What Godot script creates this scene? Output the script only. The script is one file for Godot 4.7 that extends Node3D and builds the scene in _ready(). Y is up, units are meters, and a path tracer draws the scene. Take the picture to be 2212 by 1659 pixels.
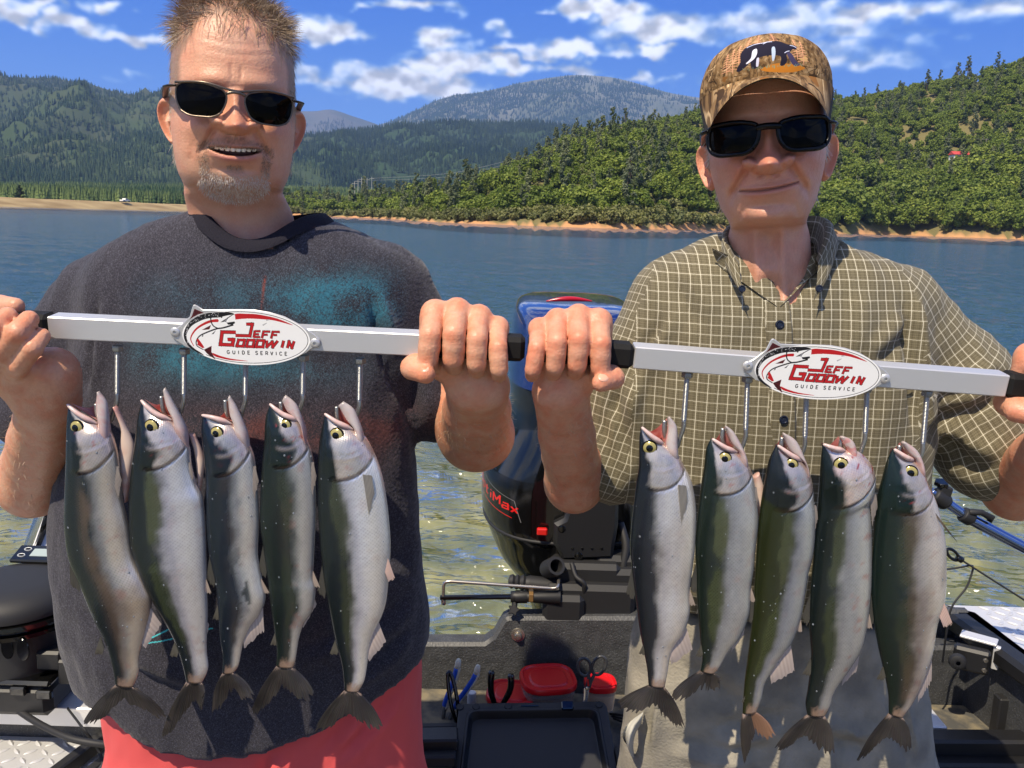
extends Node3D
# Two men in a fishing boat on a mountain lake, each holding a bar of five salmon.

func _ready() -> void:
	# camera, sky, sun, exposure
	var cam := Camera3D.new()
	cam.name = "camera"
	cam.fov = rad_to_deg(2.0 * atan(829.5 / FOCAL))
	cam.near = 0.05
	cam.far = 30000.0
	cam.transform = Transform3D(lens_axes, EYE)
	add_child(cam)
	cam.current = true
	var env := Environment.new()
	env.background_mode = Environment.BG_SKY
	env.tonemap_mode = Environment.TONE_MAPPER_LINEAR
	env.tonemap_exposure = 1.5
	env.sdfgi_enabled = true
	env.ssao_enabled = true
	env.ssil_enabled = true
	env.background_energy_multiplier = 1.12
	var air := PanoramaSkyMaterial.new()
	air.panorama = sky_picture()
	env.sky = Sky.new()
	env.sky.sky_material = air
	env.fog_enabled = true
	env.fog_density = 0.00009
	env.fog_light_color = Color(0.62, 0.76, 1.0)
	var we := WorldEnvironment.new()
	we.name = "surroundings"
	we.environment = env
	add_child(we)
	var sun := DirectionalLight3D.new()
	sun.name = "sun"
	sun.light_energy = 1.5
	sun.light_color = Color(1.0, 0.94, 0.84)
	sun.light_angular_distance = 0.5
	sun.shadow_enabled = true
	add_child(sun)
	sun.look_at_from_position(Vector3.ZERO, Vector3(0.33, -0.84, -0.46))
	materials()
	# the large structure
	water_and_ground()
	mountains()
	right_hill()
	far_shore()
	boat()
	outboard()
	# the people and what they hold
	left_man()
	right_man()
	fish_bars()
	all_fish()
	# smaller things in the boat
	boat_clutter()

# ---------------------------------------------------------------- helpers
const FOCAL := 1863.0      # the lens, in units of a 2212 pixel wide picture
const PITCH := 10.85
const ROLL := 1.8
const EYE := Vector3(0, 1.62, 0)
var lens_axes := Basis.from_euler(Vector3(deg_to_rad(-PITCH), 0, deg_to_rad(ROLL)))
var taken := {}
var M := {}

# the point of the plane z = -away that lies on the line of sight through (u, v)
func P(u: float, v: float, away: float) -> Vector3:
	var d: Vector3 = lens_axes * Vector3((u - 1106.0) / FOCAL, -(v - 829.5) / FOCAL, -1.0)
	return EYE + d * (-away / d.z)

# metres per unit of the measured picture, at a point
func per_unit(p: Vector3) -> float:
	return (p - EYE).dot(-lens_axes.z) / FOCAL

func numbered(called: String) -> String:
	taken[called] = taken.get(called, -1) + 1
	return called if taken[called] == 0 else "%s_%03d" % [called, taken[called]]

func tag(o: Node, label: String, category: String, group := "", kind := "") -> Node:
	if label: o.set_meta("label", label)
	if category: o.set_meta("category", category)
	if group: o.set_meta("group", group)
	if kind: o.set_meta("kind", kind)
	return o

func thing(called: String, label: String, category: String, at := Vector3.ZERO, group := "") -> Node3D:
	var o := Node3D.new()
	o.name = numbered(called)
	add_child(o)
	o.position = at
	tag(o, label, category, group)
	return o

func part(called: String, mesh: Mesh, m: Material, parent: Node, place := Transform3D()) -> MeshInstance3D:
	var o := MeshInstance3D.new()
	o.name = called if parent != self else numbered(called)
	o.mesh = mesh
	if m: o.material_override = m
	o.transform = place
	if parent != self and parent is Node3D and parent.get_parent() == self:
		o.position -= (parent as Node3D).position
	parent.add_child(o, true)
	return o

func copy_of(o: Node3D, label := "") -> Node3D:
	var c: Node3D = o.duplicate()
	c.name = numbered(str(o.name).rstrip("0123456789").rstrip("_"))
	add_child(c)
	if label: c.set_meta("label", label)
	return c

func paint(hex: String, rough := 0.5, metal := 0.0, spec := 0.5) -> StandardMaterial3D:
	var m := StandardMaterial3D.new()
	m.albedo_color = Color(hex)
	m.roughness = rough
	m.metallic = metal
	m.metallic_specular = spec
	return m

func tinted(rough := 0.5, metal := 0.0, spec := 0.5) -> StandardMaterial3D:
	var m := paint("#ffffff", rough, metal, spec)
	m.vertex_color_use_as_albedo = true
	return m

func noise(freq: float, octaves := 4, salt := 1, kind := FastNoiseLite.TYPE_SIMPLEX_SMOOTH) -> FastNoiseLite:
	var n := FastNoiseLite.new()
	n.seed = salt
	n.frequency = freq
	n.noise_type = kind
	n.fractal_type = FastNoiseLite.FRACTAL_FBM
	n.fractal_octaves = octaves
	return n

func noise_map(n: FastNoiseLite, size: int, as_normal := false, strength := 4.0) -> NoiseTexture2D:
	var t := NoiseTexture2D.new()
	t.width = size
	t.height = size
	t.seamless = true
	t.noise = n
	t.as_normal_map = as_normal
	t.bump_strength = strength
	t.generate_mipmaps = false
	return t

func bumpy(m: StandardMaterial3D, t: Texture2D, per_metre: float, strength := 1.0, world := false) -> StandardMaterial3D:
	m.normal_enabled = true
	m.normal_texture = t
	m.normal_scale = strength
	m.uv1_triplanar = true
	m.uv1_world_triplanar = world
	m.uv1_scale = Vector3.ONE * per_metre
	return m

func lin(hex: String) -> Color:
	return Color(hex).srgb_to_linear()

# smooth interpolation through a table of rows [key, a, b, ...] (monotone keys)
func table(rows: Array, x: float) -> PackedFloat32Array:
	var out := PackedFloat32Array()
	var n := rows.size()
	var i := 0
	while i < n - 2 and x > rows[i + 1][0]: i += 1
	var r0: Array = rows[maxi(i - 1, 0)]
	var r1: Array = rows[i]
	var r2: Array = rows[i + 1]
	var r3: Array = rows[mini(i + 2, n - 1)]
	var t := clampf((x - r1[0]) / (r2[0] - r1[0]), 0, 1)
	for k in range(1, r1.size()):
		var m1: float = (r2[k] - r0[k]) / maxf(r2[0] - r0[0], 1e-6) * (r2[0] - r1[0])
		var m2: float = (r3[k] - r1[k]) / maxf(r3[0] - r1[0], 1e-6) * (r2[0] - r1[0])
		var t2 := t * t
		var t3 := t2 * t
		out.append((2 * t3 - 3 * t2 + 1) * r1[k] + (t3 - 2 * t2 + t) * m1 + (3 * t2 - 2 * t3) * r2[k] + (t3 - t2) * m2)
	return out

# resample a polyline (smoothed) to n points evenly by length
func along(pts: PackedVector3Array, n: int, smooth := true) -> PackedVector3Array:
	var c := Curve3D.new()
	c.bake_interval = 0.002
	var m := pts.size()
	for i in m:
		var t := Vector3.ZERO
		if smooth:
			t = (pts[mini(i + 1, m - 1)] - pts[maxi(i - 1, 0)]) / 6.0
			var lim := minf(pts[i].distance_to(pts[mini(i + 1, m - 1)]) if i < m - 1 else 9.0, pts[i].distance_to(pts[maxi(i - 1, 0)]) if i > 0 else 9.0) / 2.5
			t = t.limit_length(lim)
		c.add_point(pts[i], -t, t)
	var out := PackedVector3Array()
	var length := c.get_baked_length()
	for i in n:
		out.append(c.sample_baked(length * i / (n - 1.0), false))
	return out

func sight(pairs: Array, away: float) -> PackedVector3Array:
	var out := PackedVector3Array()
	for k in range(0, pairs.size(), 2):
		out.append(P(pairs[k], pairs[k + 1], away))
	return out

func gauss(x: float, s: float) -> float:
	return exp(-x * x / (s * s))

func hash01(n: int) -> float:
	var x := (n * 374761393 + 668265263) & 0x7fffffff
	x = ((x ^ (x >> 13)) * 1274126177) & 0x7fffffff
	return float((x ^ (x >> 16)) & 0xffffff) / 16777215.0

# a sheet of triangles that share points, with smooth normals
class Sheet:
	var v := PackedVector3Array()
	var c := PackedColorArray()
	var uv := PackedVector2Array()
	var ix := PackedInt32Array()
	var nr := PackedVector3Array()

	func grid(pts: PackedVector3Array, rows: int, cols: int, close := false, flip := false, cap_first := false, cap_last := false) -> void:
		var at := v.size()
		v.append_array(pts)
		var last := cols if close else cols - 1
		for r in rows - 1:
			for k in last:
				var a := at + r * cols + k
				var b := at + r * cols + (k + 1) % cols
				var d := a + cols
				var e := b + cols
				if flip: ix.append_array(PackedInt32Array([a, d, b, b, d, e]))
				else: ix.append_array(PackedInt32Array([a, b, d, b, e, d]))
		for which in 2:
			if [cap_first, cap_last][which]:
				var r0 := at + (0 if which == 0 else (rows - 1) * cols)
				var mid := Vector3.ZERO
				for k in cols: mid += v[r0 + k]
				v.append(mid / cols)
				for k in cols:
					var a := r0 + k
					var b := r0 + (k + 1) % cols
					if (which == 0) != flip: ix.append_array(PackedInt32Array([v.size() - 1, b, a]))
					else: ix.append_array(PackedInt32Array([v.size() - 1, a, b]))

	func tube(path: PackedVector3Array, radius, sides := 10, caps := true, squash := 1.0, up := Vector3(0.123, 0.31, 0.94)) -> void:
		var n := path.size()
		var pts := PackedVector3Array()
		var side := Vector3.ZERO
		for i in n:
			var t := (path[mini(i + 1, n - 1)] - path[maxi(i - 1, 0)]).normalized()
			if i == 0:
				side = up.cross(t)
				if side.length() < 0.1: side = Vector3.RIGHT.cross(t)
			side = (side - t * side.dot(t)).normalized()
			var other := t.cross(side)
			var r: float = radius if not radius is Array and not radius is PackedFloat32Array else radius[i] 
			for k in sides:
				var a := TAU * k / sides
				pts.append(path[i] + (side * cos(a) + other * sin(a) * squash) * r)
		grid(pts, n, sides, true, false, caps, caps)

	func add(other: Sheet) -> void:
		var at := v.size()
		while c.size() < v.size() and other.c.size(): c.append(Color.WHITE)
		v.append_array(other.v)
		c.append_array(other.c)
		uv.append_array(other.uv)
		nr.append_array(other.nr)
		for i in other.ix: ix.append(at + i)

	func normals() -> PackedVector3Array:
		var n := PackedVector3Array()
		n.resize(v.size())
		for t in range(0, ix.size(), 3):
			var a := ix[t]
			var b := ix[t + 1]
			var d := ix[t + 2]
			var f := (v[d] - v[a]).cross(v[b] - v[a])
			n[a] += f
			n[b] += f
			n[d] += f
		for i in n.size(): n[i] = n[i].normalized()
		return n

	func commit(mesh: ArrayMesh = null) -> ArrayMesh:
		var a := []
		a.resize(Mesh.ARRAY_MAX)
		a[Mesh.ARRAY_VERTEX] = v
		a[Mesh.ARRAY_NORMAL] = nr if nr.size() == v.size() else normals()
		if c.size() == v.size(): a[Mesh.ARRAY_COLOR] = c
		if uv.size() == v.size(): a[Mesh.ARRAY_TEX_UV] = uv
		a[Mesh.ARRAY_INDEX] = ix
		if mesh == null: mesh = ArrayMesh.new()
		mesh.add_surface_from_arrays(Mesh.PRIMITIVE_TRIANGLES, a, [], {}, 0)
		return mesh

# loose flat faces, smoothed where they meet at less than an angle
class Solid:
	var t := PackedVector3Array()
	var uv := PackedVector2Array()
	var c := PackedColorArray()
	var tint := Color.WHITE
	var x := Transform3D()

	func tri(a: Vector3, b: Vector3, d: Vector3) -> void:
		t.append(x * a)
		t.append(x * b)
		t.append(x * d)
		c.append(tint)
		c.append(tint)
		c.append(tint)

	func quad(a: Vector3, b: Vector3, d: Vector3, e: Vector3) -> void:
		tri(a, b, d)
		tri(a, d, e)

	# a box with chamfered edges; centre m
	func box(m: Vector3, size: Vector3, bevel := 0.0, turn := Basis()) -> void:
		var keep := x
		x = x * Transform3D(turn, m)
		var h := size / 2
		var b := minf(bevel, minf(h.x, minf(h.y, h.z)) * 0.95)
		var g := h - Vector3.ONE * b
		for s in [-1, 1]:
			face(Vector3(s * h.x, 0, 0), Vector3(0, g.y, 0), Vector3(0, 0, g.z), Vector3(s, 0, 0))
			face(Vector3(0, s * h.y, 0), Vector3(g.x, 0, 0), Vector3(0, 0, g.z), Vector3(0, s, 0))
			face(Vector3(0, 0, s * h.z), Vector3(g.x, 0, 0), Vector3(0, g.y, 0), Vector3(0, 0, s))
		if b > 0:
			for s in [-1, 1]:
				for r in [-1, 1]:
					oriented([Vector3(s * h.x, r * g.y, -g.z), Vector3(s * h.x, r * g.y, g.z), Vector3(s * g.x, r * h.y, g.z), Vector3(s * g.x, r * h.y, -g.z)], Vector3(s, r, 0))
					oriented([Vector3(s * h.x, -g.y, r * g.z), Vector3(s * h.x, g.y, r * g.z), Vector3(s * g.x, g.y, r * h.z), Vector3(s * g.x, -g.y, r * h.z)], Vector3(s, 0, r))
					oriented([Vector3(-g.x, s * h.y, r * g.z), Vector3(g.x, s * h.y, r * g.z), Vector3(g.x, s * g.y, r * h.z), Vector3(-g.x, s * g.y, r * h.z)], Vector3(0, s, r))
					for q in [-1, 1]:
						oriented([Vector3(s * h.x, r * g.y, q * g.z), Vector3(s * g.x, r * h.y, q * g.z), Vector3(s * g.x, r * g.y, q * h.z)], Vector3(s, r, q))
		x = keep

	func face(m: Vector3, a: Vector3, b: Vector3, out: Vector3) -> void:
		oriented([m - a - b, m + a - b, m + a + b, m - a + b], out)

	# a flat polygon facing out
	func oriented(p: Array, out: Vector3) -> void:
		var n: Vector3 = (p[2] - p[0]).cross(p[1] - p[0])
		var turn := n.dot(out) < 0
		for i in range(1, p.size() - 1):
			if turn: tri(p[0], p[i + 1], p[i])
			else: tri(p[0], p[i], p[i + 1])

	# profile of Vector2(radius, height) turned round y
	func lathe(profile: Array, sides := 24, place := Transform3D(), from := 0.0, to := TAU) -> void:
		var keep := x
		x = x * place
		for i in profile.size() - 1:
			var p: Vector2 = profile[i]
			var q: Vector2 = profile[i + 1]
			for k in sides:
				var a := from + (to - from) * k / sides
				var b := from + (to - from) * (k + 1) / sides
				var pa := Vector3(p.x * cos(a), p.y, p.x * sin(a))
				var pb := Vector3(p.x * cos(b), p.y, p.x * sin(b))
				var qa := Vector3(q.x * cos(a), q.y, q.x * sin(a))
				var qb := Vector3(q.x * cos(b), q.y, q.x * sin(b))
				if p.x > 1e-6: tri(pa, pb, qa)
				if q.x > 1e-6: tri(pb, qb, qa)
		x = keep

	# an outline (in the xy plane, counter-clockwise or not) made thick along z, with an optional bevel
	func slab(outline: PackedVector2Array, z0: float, z1: float, bevel := 0.0) -> void:
		var o := outline
		if Geometry2D.is_polygon_clockwise(o): o.reverse()
		var inner := o
		if bevel > 0:
			var off := Geometry2D.offset_polygon(o, -bevel, Geometry2D.JOIN_MITER)
			var lay := PackedVector2Array()
			for i in o.size():
				var a := o[i]
				var p := o[(i - 1 + o.size()) % o.size()]
				var n := o[(i + 1) % o.size()]
				var d1 := (a - p).normalized()
				var d2 := (n - a).normalized()
				var m := (Vector2(-d1.y, d1.x) + Vector2(-d2.y, d2.x)).normalized()
				lay.append(a + m * bevel)
			inner = lay
		var tris := Geometry2D.triangulate_polygon(inner)
		for k in range(0, tris.size(), 3):
			var a := inner[tris[k]]
			var b := inner[tris[k + 1]]
			var d := inner[tris[k + 2]]
			oriented([Vector3(a.x, a.y, z1), Vector3(b.x, b.y, z1), Vector3(d.x, d.y, z1)], Vector3(0, 0, 1))
			oriented([Vector3(a.x, a.y, z0), Vector3(b.x, b.y, z0), Vector3(d.x, d.y, z0)], Vector3(0, 0, -1))
		for i in o.size():
			var j := (i + 1) % o.size()
			var e := o[j] - o[i]
			var out := Vector3(e.y, -e.x, 0)
			var za := z0 + bevel
			var zb := z1 - bevel
			oriented([Vector3(o[i].x, o[i].y, za), Vector3(o[j].x, o[j].y, za), Vector3(o[j].x, o[j].y, zb), Vector3(o[i].x, o[i].y, zb)], out)
			if bevel > 0:
				oriented([Vector3(o[i].x, o[i].y, zb), Vector3(o[j].x, o[j].y, zb), Vector3(inner[j].x, inner[j].y, z1), Vector3(inner[i].x, inner[i].y, z1)], out + Vector3(0, 0, 1) * out.length())
				oriented([Vector3(o[i].x, o[i].y, za), Vector3(o[j].x, o[j].y, za), Vector3(inner[j].x, inner[j].y, z0), Vector3(inner[i].x, inner[i].y, z0)], out - Vector3(0, 0, 1) * out.length())

	func commit(angle := 40.0) -> ArrayMesh:
		var faces := PackedVector3Array()
		var by := {}
		for k in range(0, t.size(), 3):
			var f := (t[k + 2] - t[k]).cross(t[k + 1] - t[k])
			faces.append(f)
			for j in 3:
				var key := (t[k + j] * 20000.0).round()
				if not by.has(key): by[key] = []
				by[key].append(k / 3)
		var n := PackedVector3Array()
		n.resize(t.size())
		var limit := cos(deg_to_rad(angle))
		for k in t.size():
			var own := faces[k / 3]
			var own_n := own.normalized()
			var sum := Vector3.ZERO
			for f in by[(t[k] * 20000.0).round()]:
				if faces[f].normalized().dot(own_n) >= limit: sum += faces[f]
			n[k] = sum.normalized() if sum.length() > 0 else own_n
		var a := []
		a.resize(Mesh.ARRAY_MAX)
		a[Mesh.ARRAY_VERTEX] = t
		a[Mesh.ARRAY_NORMAL] = n
		a[Mesh.ARRAY_COLOR] = c
		if uv.size() == t.size(): a[Mesh.ARRAY_TEX_UV] = uv
		var m := ArrayMesh.new()
		m.add_surface_from_arrays(Mesh.PRIMITIVE_TRIANGLES, a, [], {}, 0)
		return m

func tube_mesh(path: PackedVector3Array, radius, sides := 10, smooth_to := 0, squash := 1.0) -> ArrayMesh:
	var s := Sheet.new()
	s.tube(along(path, smooth_to) if smooth_to else path, radius, sides, true, squash)
	return s.commit()

func box_mesh(m: Vector3, size: Vector3, bevel := 0.0, turn := Basis()) -> ArrayMesh:
	var s := Solid.new()
	s.box(m, size, bevel, turn)
	return s.commit(20)

func lathe_mesh(profile: Array, sides := 24, place := Transform3D(), angle := 40.0) -> ArrayMesh:
	var s := Solid.new()
	s.lathe(profile, sides, place)
	return s.commit(angle)

# a transform whose y axis runs from a to b (for lathed and boxed things)
func upright(a: Vector3, b: Vector3, hint := Vector3(0, 0, 1)) -> Transform3D:
	var y := (b - a).normalized()
	var x := y.cross(hint)
	if x.length() < 0.05: x = y.cross(Vector3.RIGHT)
	x = x.normalized()
	return Transform3D(Basis(x, y, x.cross(y)), a)

# a volume of distances, for bodies and cloth
class Vol:
	var lo: Vector3
	var h: float
	var nx: int
	var ny: int
	var nz: int
	var f := PackedFloat32Array()

	func _init(a: Vector3, b: Vector3, cell: float) -> void:
		lo = a
		h = cell
		nx = int((b.x - a.x) / h) + 2
		ny = int((b.y - a.y) / h) + 2
		nz = int((b.z - a.z) / h) + 2
		f.resize(nx * ny * nz)
		f.fill(0.05)

	func cap(a: Vector3, b: Vector3, ra: float, rb: float, k := 0.01) -> void:
		var r := maxf(ra, rb) + k + 2.5 * h
		var p0 := ((a.min(b) - Vector3.ONE * r - lo) / h).floor()
		var p1 := ((a.max(b) + Vector3.ONE * r - lo) / h).ceil()
		var ab := b - a
		var len2 := maxf(ab.length_squared(), 1e-9)
		for iz in range(maxi(0, int(p0.z)), mini(nz, int(p1.z) + 1)):
			for iy in range(maxi(0, int(p0.y)), mini(ny, int(p1.y) + 1)):
				var row := (iz * ny + iy) * nx
				for ixx in range(maxi(0, int(p0.x)), mini(nx, int(p1.x) + 1)):
					var ap := lo + Vector3(ixx, iy, iz) * h - a
					var t := clampf(ap.dot(ab) / len2, 0.0, 1.0)
					var d := (ap - ab * t).length() - (ra + (rb - ra) * t)
					var o := f[row + ixx]
					var e := k - absf(o - d)
					f[row + ixx] = minf(o, d) - (e * e / (4.0 * k) if e > 0.0 else 0.0)

	func ball(m: Vector3, r: Vector3, turn := Basis(), k := 0.01) -> void:
		var big := maxf(r.x, maxf(r.y, r.z)) + k + 2.5 * h
		var small := minf(r.x, minf(r.y, r.z))
		var p0 := ((m - Vector3.ONE * big - lo) / h).floor()
		var p1 := ((m + Vector3.ONE * big - lo) / h).ceil()
		var back := turn.inverse()
		for iz in range(maxi(0, int(p0.z)), mini(nz, int(p1.z) + 1)):
			for iy in range(maxi(0, int(p0.y)), mini(ny, int(p1.y) + 1)):
				var row := (iz * ny + iy) * nx
				for ixx in range(maxi(0, int(p0.x)), mini(nx, int(p1.x) + 1)):
					var q := (back * (lo + Vector3(ixx, iy, iz) * h - m)) / r
					var l := q.length()
					var d := (l - 1.0) * small if l < 0.01 else l * (l - 1.0) / (q / r).length()
					var o := f[row + ixx]
					var e := k - absf(o - d)
					f[row + ixx] = minf(o, d) - (e * e / (4.0 * k) if e > 0.0 else 0.0)

	func mesh() -> Sheet:
		var s := Sheet.new()
		var id := PackedInt32Array()
		id.resize(f.size())
		id.fill(-1)
		var sx := 1
		var sy := nx
		var sz := nx * ny
		var off := [0, sx, sy, sx + sy, sz, sz + sx, sz + sy, sz + sx + sy]
		var edges := [[0, 1], [2, 3], [4, 5], [6, 7], [0, 2], [1, 3], [4, 6], [5, 7], [0, 4], [1, 5], [2, 6], [3, 7]]
		for z in nz - 1:
			for y in ny - 1:
				var row := (z * ny + y) * nx
				for i in nx - 1:
					var n := row + i
					var a := f[n] < 0.0
					if a == (f[n + 1] < 0.0) and a == (f[n + sy] < 0.0) and a == (f[n + sz] < 0.0) and a == (f[n + sy + 1] < 0.0) and a == (f[n + sz + 1] < 0.0) and a == (f[n + sz + sy] < 0.0) and a == (f[n + sz + sy + 1] < 0.0):
						continue
					var sum := Vector3.ZERO
					var cnt := 0
					for e in edges:
						var fa := f[n + off[e[0]]]
						var fb := f[n + off[e[1]]]
						if (fa < 0.0) != (fb < 0.0):
							var t := fa / (fa - fb)
							var ea: int = e[0]
							var eb: int = e[1]
							var pa := Vector3(ea & 1, (ea >> 1) & 1, ea >> 2)
							var pb := Vector3(eb & 1, (eb >> 1) & 1, eb >> 2)
							sum += pa.lerp(pb, t)
							cnt += 1
					id[n] = s.v.size()
					s.v.append(lo + (Vector3(i, y, z) + sum / cnt) * h)
		for z in range(1, nz - 1):
			for y in range(1, ny - 1):
				var row := (z * ny + y) * nx
				for i in range(1, nx - 1):
					var n := row + i
					if id[n] < 0: continue
					var a := f[n] < 0.0
					if a != (f[n + sx] < 0.0): quad(s, id[n], id[n - sy], id[n - sy - sz], id[n - sz], a)
					if a != (f[n + sy] < 0.0): quad(s, id[n], id[n - sz], id[n - sz - sx], id[n - sx], a)
					if a != (f[n + sz] < 0.0): quad(s, id[n], id[n - sx], id[n - sx - sy], id[n - sy], a)
		return s

	func quad(s: Sheet, a: int, b: int, c: int, d: int, inside: bool) -> void:
		if a < 0 or b < 0 or c < 0 or d < 0: return
		if inside: s.ix.append_array(PackedInt32Array([a, d, c, a, c, b]))
		else: s.ix.append_array(PackedInt32Array([a, b, c, a, c, d]))
# ---------------------------------------------------------------- materials
func materials() -> void:
	M.leaf = tinted(0.6, 0.0, 0.3)
	M.leaf.backlight_enabled = true
	M.leaf.backlight = Color(0.8, 0.85, 0.5)
	M.leaf_far = tinted(0.85, 0.0, 0.15)
	M.leaf_dark = M.leaf.duplicate()
	M.leaf_dark.albedo_color = Color(0.6, 0.65, 0.62)
	M.bark = paint("#5a4a3c", 0.9)
	M.white_wall = paint("#e2e0d8", 0.6)
	M.red_roof = paint("#b8403a", 0.7)
	M.dark_glass = paint("#15181c", 0.15)
	M.grey_wood = paint("#8a857c", 0.8)
	M.pale_wood = paint("#a9a79e", 0.7)
	M.rubber = paint("#151515", 0.7)
	M.lens = paint("#060505", 0.05, 0.0, 0.22)
# ---------------------------------------------------------------- sky, water, land
func sky_picture() -> ImageTexture:
	var billow := noise(0.05, 5, 11)
	var warp := noise(0.03, 3, 12)
	var wisps := noise(0.02, 5, 13)
	# [u, v, half width, half height, weight] of the clouds in view
	var clouds := [[870, 185, 185, 42, 1.1], [970, 138, 120, 34, 1.1], [950, 92, 75, 32, 0.9], [1085, 68, 55, 22, 0.8], [1120, 108, 75, 15, 0.8], [1250, 112, 100, 24, 1.0], [1115, 142, 70, 20, 1.0],
		[1245, 148, 75, 18, 0.9], [1300, 20, 130, 28, 1.2], [1178, 30, 35, 12, 0.8], [1430, 65, 180, 42, 0.85], [1700, 55, 290, 50, 0.74], [1780, 125, 240, 42, 0.66], [1900, 26, 180, 24, 0.85], [1405, 115, 55, 11, 1.1],
		[1400, 167, 70, 10, 0.8], [905, 10, 110, 17, 0.9], [780, 20, 45, 10, 0.6], [700, 68, 95, 30, 1.0], [670, 160, 60, 22, 0.8], [25, 20, 50, 30, 1.1], [85, 4, 50, 12, 0.8], [150, 52, 65, 26, 1.0], [270, 82, 110, 15, 0.9],
		[258, 14, 28, 15, 0.9], [200, 10, 40, 12, 0.5], [310, 172, 70, 12, 0.45], [2140, 22, 130, 32, 0.62], [2050, 70, 120, 20, 0.4], [1560, 178, 120, 14, 0.5]]
	var spots := []
	for k in clouds:
		var d: Vector3 = (lens_axes * Vector3((k[0] - 1106.0) / FOCAL, -(k[1] - 829.5) / FOCAL, -1.0)).normalized()
		spots.append([rad_to_deg(atan2(d.x, -d.z)), rad_to_deg(asin(d.y)), k[2] * 0.0292, k[3] * 0.0292, k[4]])
	var shade := func(az: float, el: float) -> Color:
		var t := clampf(el / 90.0, 0.0, 1.0)
		var low := Color(0.36, 0.56, 0.83)
		var mid := Color(0.155, 0.375, 0.73)
		var top := Color(0.07, 0.21, 0.54)
		var c := low.lerp(mid, smoothstep(0.0, 0.17, t)).lerp(top, smoothstep(0.15, 0.8, t))
		if el < 0: return Color(0.16, 0.24, 0.32)
		var wx := warp.get_noise_2d(az * 12.0, el * 20.0)
		var wy := warp.get_noise_2d(az * 12.0 + 500.0, el * 20.0)
		var a := az + wx * 1.3
		var e := el + wy * 0.7
		var dens := -0.4
		for s in spots:
			var dx: float = (a - s[0]) / s[2]
			var dy: float = (e - s[1]) / s[3]
			if dy < 0: dy *= 1.25
			var q: float = 1.0 - dx * dx - dy * dy
			if q > -1.0: dens = maxf(dens, q * 0.75 * s[4] + (s[4] - 1.0) * 0.35)
		var far := smoothstep(34.0, 44.0, absf(az)) if el < 17.0 else smoothstep(15.5, 22.0, el)
		if far > 0: dens = maxf(dens, lerpf(-0.4, wisps.get_noise_3d(cos(deg_to_rad(az)) * 90.0, el * 1.6, sin(deg_to_rad(az)) * 90.0) * 1.5 + 0.16, far))  # cloud cover out of view, raised to add fill light
		var fine := billow.get_noise_2d(az * 9.0, el * 15.0)
		var streak := billow.get_noise_2d(az * 2.6 + 300.0, el * 13.0)
		var al := smoothstep(-0.16, 0.66, dens + 0.32 * fine + 0.26 * streak)
		var up := billow.get_noise_2d(az * 9.0 + 2.0, el * 15.0 - 9.0)
		var lit := clampf(0.84 + (fine - up) * 0.34, 0.66, 0.93)
		return c.lerp(Color(lit, lit * 0.998, minf(1.0, lit * 1.01 + 0.01)), al * 0.95)
	var low_res := Image.create_empty(512, 256, false, Image.FORMAT_RGB8)
	for y in 256:
		for x in 512: low_res.set_pixel(x, y, shade.call(wrapf((x + 0.5) / 512.0 * 360.0, -180.0, 180.0), 90.0 - (y + 0.5) / 256.0 * 180.0))
	low_res.resize(3072, 1536, Image.INTERPOLATE_BILINEAR)
	var px := 3072.0 / 360.0
	var x0 := -int(42.0 * px)
	var y0 := int((90.0 - 21.0) * px)
	var w := int(84.0 * px)
	var hh := int(22.0 * px)
	for y in hh:
		for x in w: low_res.set_pixel(posmod(x0 + x, 3072), y0 + y, shade.call((x0 + x + 0.5) / px, 90.0 - (y0 + y + 0.5) / px))
	return ImageTexture.create_from_image(low_res)

# where the line of sight through (u, v) meets the lake, and the direction and slope of a line of sight
func shore(u: float, v: float) -> Vector3:
	var d: Vector3 = lens_axes * Vector3((u - 1106.0) / FOCAL, -(v - 829.5) / FOCAL, -1.0)
	return EYE + d * (EYE.y / maxf(-d.y, 0.0015))

func bearing(u: float, v: float) -> Vector2:
	var d: Vector3 = lens_axes * Vector3((u - 1106.0) / FOCAL, -(v - 829.5) / FOCAL, -1.0)
	return Vector2(atan2(d.x, -d.z), d.y / Vector2(d.x, d.z).length())

func polar(az: float, r: float, y: float) -> Vector3:
	return Vector3(sin(az) * r, y, -cos(az) * r)

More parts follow.
